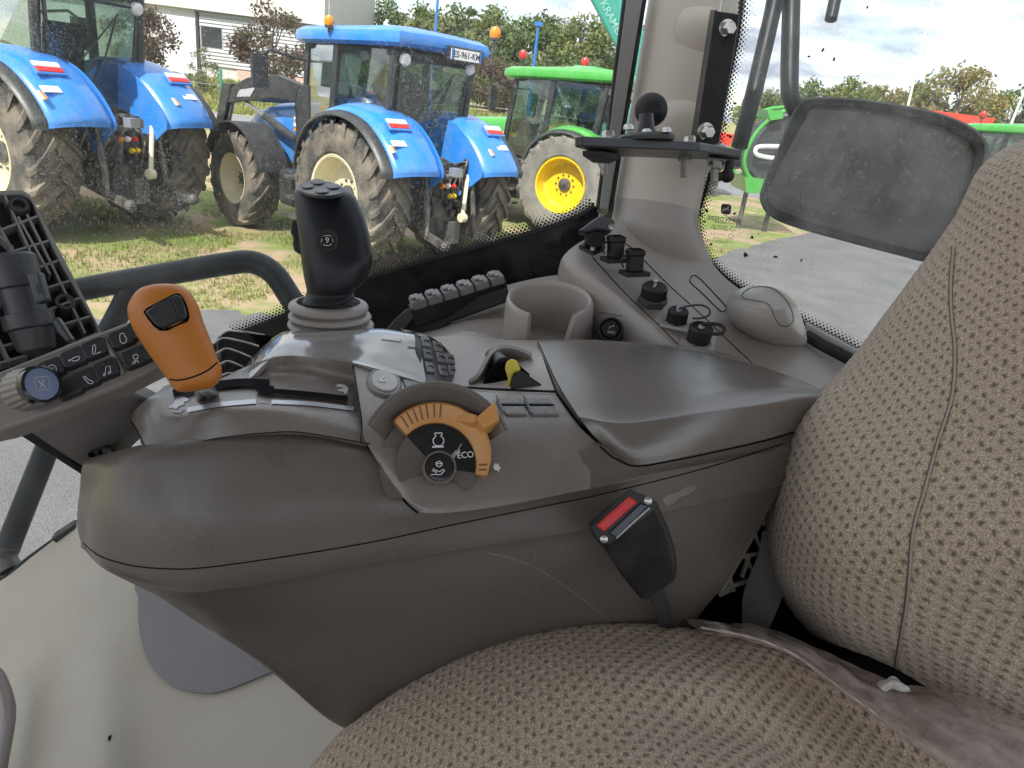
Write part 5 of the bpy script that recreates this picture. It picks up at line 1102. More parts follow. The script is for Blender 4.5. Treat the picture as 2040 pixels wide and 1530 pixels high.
b = MB(); strip(b, DBV, [(704, 726), (770, 744), (850, 764), (950, 775), (1108, 782)], 5, .0008, smooth=5); put('top_seam', b, DARK, dp, ang=0)
el = lambda x, y, a, c_, k=32, ro=0: [(x+a*math.cos(u)*math.cos(ro)-c_*math.sin(u)*math.sin(ro), y+a*math.cos(u)*math.sin(ro)+c_*math.sin(u)*math.cos(ro)) for u in np.linspace(0, 2*math.pi, k+1)[:-1]]
b = MB(); raised(b, DBV, el(765, 765, 36, 27, ro=.35), .003, .002); rb2 = put('round_key_ring', b, PLATEM, dp, ang=30, bevel=.0015)
b = MB(); raised(b, DBV, el(765, 765, 28, 20, ro=.35), .0042, .002); put('round_key', b, SHELF, dp, ang=30, bevel=.001)
b = MB(); strip(b, DBV, [(755, 768), (764, 758), (768, 768), (755, 768)], 2.5, .005); put('key_mark', b, WHITEP, dp, ang=0)
b = MB(); raised(b, DBV, [(800, 752), (838, 762), (840, 772), (815, 778), (806, 770)], .0015, .001); put('flat_key', b, PLATEM, dp, ang=0, bevel=.0008)
for q in ([(988, 797), (1036, 797), (1040, 808), (996, 808)], [(1044, 797), (1094, 797), (1100, 808), (1048, 808)], [(998, 813), (1044, 813), (1050, 829), (1008, 829)], [(1052, 813), (1104, 813), (1114, 829), (1060, 829)]):
    b = MB(); raised(b, DBV, q, .0025, .001); put('rocker_key', b, PLATEM, dp, ang=0, bevel=.001)
b = MB()
for q in ([(988, 795), (1002, 826)], [(1042, 795), (1058, 828)]): strip(b, DBV, q, 4.5, .004)
put('key_divider', b, GUN, dp, ang=0)
b = MB(); strip(b, DBV, [(996, 810.5), (1104, 810.5)], 3.5, .0018); put('key_gap', b, DARK, dp, ang=0)
b = MB()
for x, y in ((1020, 803), (1072, 803), (1028, 821), (1084, 821)): strip(b, DBV, [(x-5, y+3), (x-2, y-3), (x+2, y-3), (x+5, y+3)], 1.3, .0032)
put('key_print', b, SHELF, dp, ang=0)
# throttle dial in its recess
dn = ((CAM-P(875, 915, .59)).normalized() + UP*.22 + RT*.04).normalized(); do_ = hit(DBV, 885, 915)[0] + dn*.006
def dd(px, py, h=0): return PL(px, py, do_, dn) + dn*h
cx, cy = 868, 926
arc_ = lambda r, a0, a1, k: [(cx+r*math.cos(math.radians(a)), cy-r*math.sin(math.radians(a))*1.03) for a in np.linspace(a0, a1, k)]
dl = bpy.data.objects.new('throttle_dial', None); COL.objects.link(dl); dl.parent = t; dl.location = -Vector(t.location)
b = MB(); o_, i_ = arc_(152, 30, 150, 26), arc_(104, 30, 150, 26)
A_ = np.array([[tuple(dd(*q, .012)) for q in arc_(154, 24, 152, 26)], [tuple(dd(*q, .013)) for q in arc_(146, 24, 152, 26)], [tuple(dd(*q, .004)) for q in arc_(128, 24, 152, 26)], [tuple(dd(*q, -.006)) for q in arc_(112, 24, 152, 26)]])
A_ = np.array([cr(A_[:, j], 4) for j in range(26)]).transpose(1, 0, 2); b.grid(A_, .003); put('dial_hood', b, BROWN, dl, local=True, ang=60)
b = MB(); b.prism([dd(*q, -.004) for q in arc_(112, -25, 215, 40)], -dn*.01); put('dial_well', b, BROWN, dl, local=True, ang=30)
angs = np.linspace(-14, 136, 40); varc = lambda r0: [(cx+(r0-max(0, 32-a)*.30)*math.cos(math.radians(a)), cy-(r0-max(0, 32-a)*.30)*math.sin(math.radians(a))*1.03) for a in angs]
oo, ii = varc(117), arc_(80, -14, 136, 40)
b = MB(); A_ = np.array([[tuple(dd(*q, -.004)) for q in oo], [tuple(dd(*q, .007)) for q in oo], [tuple(dd(*q, .0095)) for q in varc(112)], [tuple(dd(*q, .005)) for q in arc_(84, -14, 136, 40)], [tuple(dd(*q, .003)) for q in ii], [tuple(dd(*q, -.004)) for q in ii]])
b.grid(A_); 
for s in (0, -1): b.add([tuple(x) for x in A_[:, s]], [tuple(range(6))])
ring = put('dial_ring', b, ORANGE2, dl, local=True, ang=30)
b = MB(); b.pipe_prism([dd(*q, .018) for q in ((946, 842), (982, 812), (990, 847), (962, 862))], [dd(*q, .002) for q in ((932, 852), (978, 805), (996, 850), (956, 876))]); put('dial_tab', b, ORANGE2, dl, local=True, ang=0, bevel=.0014)
b = MB(); b.pipe_prism([dd(*q, .0165) for q in ((936, 848), (944, 836), (948, 842), (942, 852))], [dd(*q, .006) for q in ((904, 842), (916, 820), (956, 832), (944, 860))]); put('dial_tab', b, ORANGE2, dl, local=True, ang=0, bevel=.0015)
MARKB = mat('mark_brown', (.16, .07, .02), .6)
for a in (128, 121, 114, 107, 100, 92, 85, -2, -8):
    q = [(cx+r*math.cos(math.radians(a)), cy-r*math.sin(math.radians(a))*1.03) for r in ((88, 112) if a > 30 else (86, 100))]
    b = MB(); b.bar(dd(*q[0], .0057), dd(*q[1], .0097), .0011, .0008, dn); put('ring_mark', b, MARKB, dl, local=True, ang=0)
b = MB(); b.prism([dd(*q, .0005) for q in [(cx-4, cy+8)] + arc_(79, -14, 136, 30)], -dn*.004); put('dial_face', b, GLOSSB, dl, local=True, ang=0)
b = MB(); b.pipe_prism([dd(*q, .001) for q in ((900, 912), (906, 904), (914, 894), (917, 897), (908, 909), (904, 915))], [dd(*q, 0) for q in ((900, 912), (906, 904), (914, 894), (917, 897), (908, 909), (904, 915))])
b.bar(dd(884, 930, .001), dd(910, 900, .001), .003, .0012, dn); b.bar(dd(910, 900, .0009), dd(920, 884, .0009), .0008, .0008, dn); put('face_divider', b, SHELF, dl, local=True, ang=0)
b = MB(); b.prism([dd(*q, .0008) for q in [(cx, cy+6)] + [(cx+80*math.cos(math.radians(a)), cy-80*math.sin(math.radians(a))) for a in (136, 150, 170, 190, 205)]], -dn*.004); put('face_cover', b, BROWN, dl, local=True, ang=0)
b = MB(); b.prism([dd(*q, .0008) for q in [(cx, cy+6)] + [(cx+82*math.cos(math.radians(a)), cy-82*math.sin(math.radians(a))) for a in (-12, -20, -30, -40)]], -dn*.004); put('face_cover', b, BROWN, dl, local=True, ang=0)
b = MB(); b.lathe(dd(875, 934), dn, [(m(34, .59), 0), (m(34, .59), .006), (m(31, .59), .0085), (m(29.5, .59), .0085), (m(29, .59), .0065)], 36); put('button_ring', b, BROWN2, dl, local=True, ang=40)
b = MB(); b.lathe(dd(875, 934), dn, [(m(30, .59), 0), (m(29, .59), .0068), (m(24, .59), .0078), (.0005, .0082)], 36); put('center_button', b, GLOSSB, dl, local=True, ang=40)
dbm = MB(); dbm.add([dd(x, y, .0012) for x, y in ((700, 700), (1050, 700), (1050, 1050), (700, 1050))], [(0, 1, 2, 3)]); DFV = dbm.bvh()
dbm = MB(); dbm.add([dd(x, y, .0083) for x, y in ((700, 700), (1050, 700), (1050, 1050), (700, 1050))], [(0, 1, 2, 3)]); DCV = dbm.bvh()
b = MB(); text_px(b, DFV, 'ECO', 927, 907, 17.5, -4, .0004, bold=True, sx=.95)
strip(b, DFV, [(866, 866), (866, 863), (881, 863), (881, 866), (878, 868), (884, 875), (884, 882), (879, 888), (868, 888), (863, 882), (863, 875), (869, 868), (866, 866)], 2, .0004); strip(b, DFV, [(861, 890.5), (884, 890)], 3.2, .0004)
strip(b, DCV, [(869, 927), (869, 922), (875, 919), (880, 922), (880, 927), (876, 930), (871, 929), (869, 927)], 1.8, .0004); strip(b, DCV, [(868, 924), (882, 924)], 1.6, .0004)
strip(b, DCV, [(858, 946), (868, 945), (878, 946), (886, 937), (882, 935), (876, 940), (868, 937), (863, 934), (861, 937), (870, 942)], 1.7, .0004); put('dial_print', b, WHITEP, dl, local=True, ang=0)
b = MB(); raised(b, DBV, [(982, 930), (986, 923), (991, 926), (994, 922), (993, 929), (998, 932), (994, 936), (994, 944), (991, 937), (985, 937)], .0008, 0); put('tortoise_mark', b, WHITEP, t, ang=0)

# armrest lid
rows = [[(1070, 682, .84), (1200, 684, .86), (1350, 698, .875), (1480, 725, .875), (1590, 762, .84), (1640, 784, .82)],
        [(1071, 679, .815), (1200, 680, .84), (1350, 693, .862), (1480, 719, .865), (1592, 757, .83), (1645, 780, .81)],
        [(1094, 735, .735), (1210, 735, .742), (1360, 745, .757), (1490, 755, .775), (1597, 772, .795), (1650, 788, .80)],
        [(1124, 790, .675), (1228, 790, .675), (1372, 782, .692), (1502, 776, .725), (1602, 780, .775), (1654, 792, .795)],
        [(1146, 822, .648), (1240, 834, .634), (1381, 818, .652), (1506, 802, .698), (1602, 793, .76), (1656, 797, .79)],
        [(1158, 838, .640), (1246, 850, .626), (1383, 833, .645), (1508, 815, .692), (1602, 804, .756), (1656, 803, .786)],
        [(1186, 872, .634), (1256, 886, .622), (1387, 866, .642), (1513, 844, .690), (1601, 828, .755), (1652, 820, .784)],
        [(1206, 892, .634), (1263, 908, .622), (1389, 888, .643), (1517, 862, .691), (1600, 842, .756), (1650, 832, .785)],
        [(1222, 906, .635), (1270, 926, .624), (1390, 904, .645), (1520, 876, .693), (1600, 853, .758), (1648, 840, .786)]]
Al = patch(rows, 8, 6); b = MB(); b.grid(Al, .012); lid = put('armrest_lid', b, PADM, t, ang=60); LDV = gbvh(Al)
b = MB(); strip(b, DBV, [(1108, 784), (1140, 826), (1166, 858), (1192, 884)], 2.4, .001, smooth=5); put('lid_gap', b, DARK, t, ang=0)
b = MB(); strip(b, BBV, [(1196, 890), (1210, 903), (1226, 914), (1266, 929), (1330, 920), (1400, 906), (1520, 879), (1600, 856)], 3, .0006, smooth=5); put('lid_gap', b, DARK, t, ang=0)
b = MB(); strip(b, LDV, [(1072, 682), (1110, 764), (1146, 822), (1182, 868), (1222, 905)], 1.5, .0006, smooth=5); put('lid_edge', b, DARK, lid, ang=0)

# tray and switch guard between housing and lid
rows = [[(850, 672, .92), (930, 668, .92), (1000, 676, .92), (1072, 678, .92)],
        [(868, 700, .86), (930, 700, .86), (1010, 695, .84), (1074, 690, .82)],
        [(890, 745, .79), (940, 748, .77), (1010, 745, .75), (1088, 732, .745)],
        [(890, 772, .74), (950, 778, .715), (1030, 785, .705), (1108, 786, .70)]]
At = patch(rows, 7, 6); b = MB(); b.grid(At, .004); tray = put('switch_tray', b, SHELF, t, ang=60); TBV = gbvh(At)
b = MB(); pts = [P(938, 762, .735), P(958, 745, .74), (P(978, 708, .76)), P(1000, 694, .775), P(1030, 697, .775), P(1056, 708, .77)]
pts = [Vector(p) for p in cr(np.array([tuple(p) for p in pts]), 5)]; wv = (UP*.25 - FW).normalized()
for sgn in (0,): b.grid(np.array([[tuple(p) for p in pts], [tuple(p + wv*-.03 - UP*.01) for p in pts]]), .004)
put('switch_guard', b, BOOT, t, ang=50)
b = MB(); b.prism([P(x, y, .735) for x, y in ((960, 770), (966, 745), (990, 722), (1020, 714), (1040, 732), (1082, 768), (1076, 776))], FW*.05); put('guard_well', b, DARK, t, ang=20, bevel=.004)
b = MB(); b.prism([P(x, y, .722) for x, y in ((1006, 735), (1008, 722), (1018, 714), (1030, 718), (1038, 738), (1024, 744), (1020, 758), (1016, 776), (1008, 774), (1012, 754))], FW*.03); sw_ = put('pto_switch', b, YELLOWP, t, ang=20, bevel=.0025)
b = MB(); b.prism([P(x, y, .715) for x, y in ((1016, 777), (1022, 754), (1030, 742), (1042, 740), (1082, 768), (1074, 776))], FW*.03); put('switch_wedge', b, BLACK, t, ang=0, bevel=.002)
b = MB(); b.lathe(P(992, 718, .77), RT*.4-UP*.4-FW, [(.008, -.02), (.0095, 0), (.0085, .015)], 18); put('switch_pin', b, GUN, t)
b = MB(); strip(b, TBV, [(1084, 706), (1092, 728), (1098, 742)], 2, .0008); put('tray_seam', b, DARK, tray, ang=0)

# vent blades at the front of the housing
vn = bpy.data.objects.new('air_vent', None); COL.objects.link(vn); vn.parent = t; vn.location = -Vector(t.location)
for i, (l, md, r_, dd_) in enumerate((((436, 672), (455, 660), (528, 668), .80), ((424, 686), (445, 674), (516, 690), .775), ((428, 706), (450, 695), (500, 712), .755), ((432, 730), (452, 720), (492, 736), .735), ((436, 752), (454, 744), (486, 756), .715))):
    a = [P(*l, dd_-.01), P(*md, dd_), P((md[0]+r_[0])/2, (md[1]+r_[1])/2-2, dd_), P(*r_, dd_+.005)]
    pts = [Vector(p) for p in cr(np.array([tuple(p) for p in a]), 6)]
    b = MB(); b.grid(np.array([[tuple(p) for p in pts], [tuple(p - UP*.016 - FW*.004) for p in pts]]), .003); put('vent_blade', b, GLOSSB, vn, local=True, ang=50)
    b = MB(); b.tube(pts, .0012, 6); put('blade_edge', b, SATIN, vn, local=True)
b = MB(); b.prism([P(x, y, .80) for x, y in ((430, 680), (470, 665), (530, 668), (508, 720), (490, 765), (438, 765))], FW*.02); put('vent_back', b, DARK, vn, local=True, ang=0)
# ---- side shelf: pedestal under the pillar, shelf with cup holder, connectors, dome
t = root('side_shelf', P(1250, 640, .95), 'grey brown moulded side shelf with cup holder and a row of black sockets', 'shelf'); SHF = t
rows = [[(1388, 420, 1.10), (1396, 470, 1.09), (1420, 525, 1.075), (1465, 570, 1.06), (1545, 615, 1.04), (1612, 656, 1.02), (1720, 735, .975), (1790, 790, .94)],
        [(1340, 440, 1.08), (1350, 490, 1.065), (1385, 545, 1.045), (1430, 595, 1.025), (1500, 640, 1.005), (1575, 690, .98), (1670, 760, .94), (1730, 810, .91)],
        [(1240, 440, 1.045), (1262, 498, 1.03), (1330, 562, 1.005), (1392, 618, .985), (1452, 672, .96), (1510, 722, .935), (1580, 790, .90), (1640, 840, .88)],
        [(1160, 480, 1.015), (1190, 524, .995), (1250, 586, .965), (1306, 640, .94), (1352, 686, .918), (1404, 738, .895), (1470, 800, .87), (1530, 850, .85)],
        [(1126, 506, 1.005), (1148, 540, .985), (1206, 580, .96), (1272, 634, .935), (1328, 688, .91), (1384, 742, .887), (1450, 806, .865), (1510, 856, .845)],
        [(1114, 530, 1.02), (1130, 566, 1.01), (1172, 626, .99), (1226, 682, .965), (1282, 736, .94), (1340, 786, .91), (1410, 840, .885), (1480, 890, .86)],
        [(1110, 560, 1.06), (1122, 600, 1.05), (1160, 660, 1.03), (1216, 716, 1.0), (1272, 766, .97), (1330, 816, .94), (1400, 870, .91), (1470, 920, .88)]]
As = patch(rows, 8, 7); b = MB(); b.grid(As, .004); put('pedestal', b, SHELF, t, ang=60); SBV = gbvh(As)
rows = [[(795, 640, 1.08), (850, 618, 1.08), (930, 592, 1.085), (1010, 568, 1.09), (1080, 552, 1.10), (1140, 545, 1.10)],
        [(800, 664, 1.04), (862, 652, 1.045), (922, 630, 1.055), (1008, 610, 1.065), (1090, 610, 1.07), (1150, 610, 1.07)],
        [(820, 690, .985), (868, 668, .99), (930, 654, .995), (1020, 668, 1.01), (1120, 690, 1.015), (1190, 700, 1.02)],
        [(830, 705, .96), (880, 678, .965), (940, 664, .97), (1024, 684, .985), (1130, 710, .99), (1210, 726, .995)],
        [(860, 740, .93), (900, 712, .94), (950, 700, .95), (1030, 722, .95), (1130, 745, .95), (1220, 760, .96)],
        [(890, 800, .88), (930, 780, .88), (970, 770, .89), (1040, 780, .90), (1130, 790, .90), (1230, 800, .91)]]
A2 = patch(rows, 7, 6); b = MB(); b.grid(A2, .004); put('lower_shelf', b, SHELF, t, ang=60); LBV2 = gbvh(A2)
b = MB(); seam(b, SBV, [(1180, 512), (1196, 530), (1250, 589), (1306, 642), (1350, 686), (1420, 752)], .0009); put('panel_seam', b, DARK, t)
b = MB(); seam(b, SBV, [(1180, 508), (1206, 484), (1240, 484), (1264, 500), (1330, 566), (1396, 626), (1452, 680), (1490, 716), (1530, 756)], .0009); put('panel_seam', b, DARK, t)
b = MB(); strip(b, SBV, [(1375, 556), (1380, 550), (1390, 552), (1418, 580), (1445, 610), (1446, 618), (1438, 621), (1428, 614), (1400, 586), (1376, 564)], 1.8, .0006, closed=True, smooth=4); put('blank_cover_seam', b, DARK, t, ang=0)
# cup holder: a round wall with a slanted opening at the front
cu = (UP*math.cos(math.radians(33)) - FW*math.sin(math.radians(33)) + RT*.04).normalized(); c1, c2, _ = frame_of(cu)
if c2.dot(FW) < 0: c2 = -c2
co_ = P(1096, 594, .955); R_ = m(88, .955)
def cupwall(a0, a1, n, slant):
    out = []
    for a in np.linspace(a0, a1, n):
        d = c1*math.cos(math.radians(a)) + c2*math.sin(math.radians(a)); row = []
        lo = -.085
        for rr, h in ((.86, lo), (.86, -.006), (.885, -.001), (.93, .001), (.975, -.001), (1.0, -.007), (1.02, -.03), (1.05, lo)):
            row.append(tuple(co_ + d*(R_*rr) + cu*h))
        out.append(row)
    return np.array(out)
A3 = cupwall(-58, 239, 70, 0)
for i in range(8):      # the right lip leans towards the opening as it goes down
    q = (7-i)/7
    for j in range(8):
        hh = (Vector(A3[i, j])-co_).dot(cu); sh = max(0, -hh)/.085
        a = math.radians(-58 - 24*sh*q); d = c1*math.cos(a)+c2*math.sin(a); rr = (Vector(A3[i, j])-co_-cu*hh).length; A3[i, j] = tuple(co_+d*rr+cu*hh)
b = MB(); b.grid(np.concatenate([A3, A3[:, :1]], 1), toward=co_+c1*5+CAM*0); 
for s in (0, -1): b.add([tuple(x) for x in A3[s]], [tuple(range(8))])
ch = put('cup_holder', b, SHELF, t, ang=50)
b = MB(); b.lathe(co_-cu*.09, cu, [(R_*.98, 0), (R_*.98, .012), (.001, .013)], 40); put('cup_base', b, SHELF, ch, ang=40)

def onS(px, py, bv=None): return hit(bv or SBV, px, py)
SN = onS(1290, 590)[1]
SU = (SN*.55 + UP*.55 - FW*.25).normalized()      # the way the sockets stand up
ex_ = (P(1300, 640, .94)-P(1250, 586, .965)).normalized()
# lighter socket
p, n_ = onS(1217, 657); n_ = (CAM-p).normalized()*.8+UP*.25; n_.normalize()
p = P(1216, 656, .93)
b = MB(); b.lathe(p - n_*.02, n_, [(m(27, .93), 0), (m(27, .93), .018), (m(25, .93), .022), (m(21.5, .93), .023), (m(20.5, .93), .017)], 32); sk = put('lighter_socket', b, BLACK, t, ang=40)
b = MB(); b.lathe(p - n_*.02, n_, [(m(20, .93), 0), (m(20, .93), .02), (m(17, .93), .023), (.0005, .0235)], 32); put('socket_plug', b, GLOSSB, sk, ang=40)
pm = MB(); e1, e2, _ = frame_of(n_); pm.add([p + n_*.0036 + e1*i*.06 + e2*j*.06 for i, j in ((-1, -1), (1, -1), (1, 1), (-1, 1))], [(0, 1, 2, 3)]); PMV = pm.bvh()
b = MB(); strip(b, PMV, [(1211, 660), (1225, 661), (1225, 664), (1211, 663), (1211, 660)], 1, .0004); strip(b, PMV, [(1213, 655), (1215, 651), (1221, 650), (1224, 648)], 1.3, .0004); put('socket_print', b, GREYP, sk, ang=0)
b = MB(); strip(b, SBV, [(1180, 640), (1196, 622), (1240, 630)], 1.6, .0006); put('socket_recess_line', b, GUN, t, ang=0)
# locking handle
hd = bpy.data.objects.new('latch_handle', None); COL.objects.link(hd); hd.parent = t; hd.location = -Vector(t.location)
b = MB(); b.prism([P(x, y, d) for x, y, d in ((1152, 488, .985), (1166, 480, 1.0), (1206, 487, .995), (1204, 493, .985), (1180, 502, .972))], -UP*.006); put('latch_base', b, BLACK, hd, local=True, ang=0, bevel=.0015)
b = MB(); b.prism([P(x, y, .98) for x, y in ((1168, 458), (1206, 458), (1207, 488), (1186, 496), (1166, 486))], FW*.022); put('latch_stem', b, BLACK, hd, local=True, ang=0, bevel=.003)
b = MB(); b.prism([P(x, y, d) for x, y, d in ((1151, 460, .965), (1162, 452, .97), (1178, 440, .975), (1192, 431, .98), (1205, 430, .98), (1222, 436, .975), (1226, 444, .972), (1222, 456, .97), (1212, 464, .968), (1204, 460, .967), (1188, 458, .965), (1170, 463, .963))], FW*.026); put('latch_grip', b, BLACK, hd, local=True, ang=20, bevel=.004, bseg=3)
b = MB(); b.lathe(P(1218, 451, .97), -FW, [(.0045, -.004), (.0045, .001), (.001, .0015)], 14); b.lathe(P(1181, 495, .976), UP-FW*.4, [(.004, -.002), (.004, .002), (.001, .003)], 10); put('latch_screw', b, STEEL, hd, local=True)
# two square connectors
for px, py in ((1226, 497), (1264, 524)):
    e = bpy.data.objects.new('square_connector', None); COL.objects.link(e); e.parent = t; e.location = -Vector(t.location)
    p = P(px, py+14, .975 if px < 1240 else .96); a1 = (RT*.92+FW*.25-UP*.1).normalized(); az = (UP*.93-FW*.32).normalized(); a1 = (a1-az*a1.dot(az)).normalized(); a2 = az.cross(a1); ax = (a1, a2, az)
    b = MB(); b.box(p - az*.004, (.034, .032, .006), ax); put('connector_base', b, BLACK, e, local=True, ang=0, bevel=.001)
    b = MB(); b.box(p + az*.011, (.0195, .020, .026), ax); put('connector_block', b, BLACK, e, local=True, ang=0, bevel=.003, bseg=3)
    b = MB(); b.box(p + az*.0235, (.0225, .0225, .009), ax); put('connector_collar', b, BLACK, e, local=True, ang=0, bevel=.003, bseg=3)
    b = MB()
    for i in (-1, 0, 1):
        for j in (-1, 1): b.box(p + az*.0282 + a1*(i*.0056) + a2*(j*.0048), (.0042, .007, .001), ax)
    put('connector_slots', b, DARK, e, local=True, ang=0)
    b = MB(); b.tube([p - a1*.016+az*.004, p - a1*.019+az*.012, p-a1*.016+az*.02, p-a1*.011+az*.018], .0012, 6, smooth=4); put('connector_clip', b, BLACK, e, local=True)
def knurl(b, o, ax, r, h, n=44):
    e1, e2, ax = frame_of(ax); vs = []
    for hh in (0, h):
        for j in range(n*2): a = math.pi*j/n; rr = r*(1.0 if j % 2 else .955); vs.append(Vector(o)+ax*hh+e1*(rr*math.cos(a))+e2*(rr*math.sin(a)))
    k = n*2; b.add(vs, [(j, (j+1) % k, k+(j+1) % k, k+j) for j in range(k)] + [tuple(range(k))[::-1], tuple(range(k, 2*k))])
CU = (UP*.80 - FW*.56 + RT*.06).normalized()
# big round cap with hex base
e = bpy.data.objects.new('round_cap', None); COL.objects.link(e); e.parent = t; e.location = -Vector(t.location); p = P(1301, 594, .95)
b = MB(); b.lathe(p - CU*.008, CU, [(m(31, .95), 0), (m(30, .95), .010), (m(24, .95), .011)], 6); put('cap_nut', b, GUN, e, local=True, ang=20, bevel=.001)
b = MB(); knurl(b, p + CU*.002, CU, m(25.5, .95), .0145); b.lathe(p+CU*.0165, CU, [(m(25, .95), 0), (m(22, .95), .0025), (m(16, .95), .0012), (.0005, .001)], 36); put('knurled_cap', b, BLACK, e, local=True, ang=30)
b = MB(); q = p+CU*.019; b.tube([q-RT*.003-UP*.004, q+UP*.003], .0022, 8); b.sphere(q+UP*.006, .0035, 10, 6); put('cap_key', b, STEEL, e, local=True)
# two small capped sockets with tether loops
for px, py, r, loop, tall in ((1350, 622, 20.5, ((1352, 615), (1375, 609), (1398, 608), (1413, 616), (1412, 628), (1396, 634), (1380, 634)), 0), (1394, 660, 24, ((1398, 646), (1420, 645), (1436, 648), (1443, 656), (1438, 664), (1422, 665), (1412, 662)), 1)):
    e = bpy.data.objects.new('capped_socket', None); COL.objects.link(e); e.parent = t; e.location = -Vector(t.location); d = .935 if not tall else .918
    p = P(px, py+6, d); rr = m(r, d)
    b = MB(); ax = frame_of(CU, RT+UP*-.6); b.box(p-CU*.011, (rr*2.9, rr*2.7, .004), (ax[0], ax[1], ax[2])); put('socket_flange', b, SHELF, e, local=True, ang=0, bevel=.0012)
    b = MB()
    if tall:
        knurl(b, p - CU*.012, CU, rr, .022, 16); b.lathe(p+CU*.010, CU, [(rr, 0), (rr*.9, .002), (rr*.82, .001), (rr*.80, -.004), (.0005, -.004)], 32)
    else:
        knurl(b, p - CU*.010, CU, rr, .016); b.lathe(p+CU*.006, CU, [(rr, 0), (rr*.88, .002), (rr*.5, .0012), (.0005, .0012)], 32)
    put('knurled_cap', b, BLACK, e, local=True, ang=30)
    b = MB(); q = p+CU*(.0075); b.lathe(q, CU, [(rr*.3, -.003), (rr*.3, .004), (rr*.22, .006), (.0005, .006)], 14); put('cap_rivet', b, WIRE if not tall else SATIN, e, local=True)
    b = MB(); b.tube([P(x, y, d-.012) for x, y in loop], .0014 if not tall else .0024, 8, smooth=6); put('tether_loop', b, GUN if not tall else BLACKR, e, local=True)
    b = MB()
    for sx, sy in ((-1, .25), (.9, .1), (-.25, 1.0)): b.lathe(p - CU*.009 + ax[0]*(sx*rr*1.15) + ax[1]*(sy*rr*-1.1), CU, [(.0024, 0), (.002, .0014), (.0005, .0015)], 8)
    put('flange_screws', b, SATIN, e, local=True)
# dome
rows = []
do2 = P(1530, 650, .965); ba = np.array([(1447, 618), (1450, 597), (1462, 582), (1484, 572), (1512, 569), (1540, 572), (1564, 584), (1585, 605), (1600, 640), (1608, 672), (1604, 686), (1585, 690), (1548, 688), (1510, 678), (1476, 660), (1456, 640)], float)
bac = cr(ba, 3, True); apex = np.array((1545, 618.))
for k, (f_, dd2) in enumerate(((1.0, .99), (.99, .972), (.95, .955), (.84, .937), (.66, .922), (.42, .914), (.18, .911), (.01, .910))):
    rows.append([tuple(P(*(apex+(q-apex)*f_), dd2 + (.02 if q[1] < 600 else 0)*f_)) for q in bac])
A4 = np.array(rows); A4 = np.concatenate([A4, A4[:, :1]], 1); A4 = np.array([cr(A4[:, j], 3) for j in range(A4.shape[1])]).transpose(1, 0, 2)
b = MB(); b.grid(A4); dome = put('speaker_dome', b, SHELF, t, ang=80); DOV = b.bvh()
b = MB(); strip(b, DOV, [(1478, 588), (1490, 576), (1512, 571), (1536, 574), (1555, 586), (1570, 604), (1580, 628), (1578, 642), (1566, 650), (1552, 646), (1543, 632), (1536, 614), (1524, 603), (1500, 599), (1482, 595)], 1.7, .0006, closed=True, smooth=5); put('dome_seam', b, GUN, dome, ang=0)
# clip box: holder with six lids
t = root('clip_box', P(900, 590, 1.03), 'black plastic clip box with six flip lids in front of the black window border', 'box')
a, c = P(822, 628, 1.02), P(1006, 572, 1.05); ln = (c-a); ex = ln.normalized(); ey_ = (UP*.85-FW*.5); ey_ = (ey_-ex*ey_.dot(ex)).normalized(); ez_ = ex.cross(ey_); ax = (ex, ey_, ez_)
b = MB(); b.box((a+c)/2, (ln.length*1.02, .030, .022), ax); put('holder', b, BLACK, t, ang=0, bevel=.003)
for k in range(6):
    q = a + ln*((k+.5)/6) + ey_*.018; b = MB(); b.box(q, (ln.length/6*.86, .013, .024), ax); lid_ = put('clip_lid', b, RIBM, t, ang=0, bevel=.002)
    b = MB(); b.box(q + ey_*.008 - ex*.004, (.010, .006, .012), ax); b.box(q + ey_*.0085 + ez_*.003, (.006, .004, .02), ax); put('clip_tab', b, RIBM, lid_, ang=0, bevel=.001)
b = MB(); b.prism([P(x, y, 1.015) for x, y in ((770, 655), (784, 638), (808, 616), (826, 610), (828, 628), (812, 646), (800, 660))], FW*.012); put('end_bracket', b, GUN, t, ang=0, bevel=.002)
b = MB(); b.prism([P(x, y, 1.03) for x, y in ((800, 655), (822, 625), (1010, 572), (1012, 600), (900, 640), (860, 665))], FW*.012); put('back_panel', b, BLACK, t, ang=0, bevel=.002)

# ---- keypad arm with encoder knob
t = root('display_keypad', P(170, 740, .62), 'grey keypad bar of black symbol keys with a ribbed blue capped knob', 'keypad')
kq = lambda x, y, lift=0: PL(x, y, KO, KN) + KN*lift
KO = P(170, 735, .60); kx = (P(330, 660, .62)-P(0, 800, .585)).normalized(); KN = (CAM-KO).normalized()*.82+UP*.45; KN = (KN-kx*KN.dot(kx)).normalized()
b = MB(); outl = [kq(x, y) for x, y in ((-60, 764), (0, 738), (130, 686), (258, 638), (345, 604), (365, 700), (318, 730), (233, 772), (120, 818), (40, 846), (0, 860), (-60, 872))]
b.prism(outl, -KN*.026); put('housing', b, PAD, t, ang=0, bevel=.004, bseg=3)
kbm = MB(); kbm.add([kq(x, y, .0004) for x, y in ((-400, 400), (700, 400), (700, 1200), (-400, 1200))], [(0, 1, 2, 3)]); KPV = kbm.bvh()
b = MB(); strip(b, KPV, [(0, 746), (130, 695), (262, 645)], 2, .0006); strip(b, KPV, [(120, 806), (236, 760), (320, 720)], 2, .0006); put('rim_line', b, RIBM, t, ang=0)
b = MB(); b.tube([kq(205, 676, .001), kq(213, 684, .002), kq(232, 716, .002), kq(247, 746, .001)], .0022, 8, smooth=5); put('divider_rib', b, PAD, t)
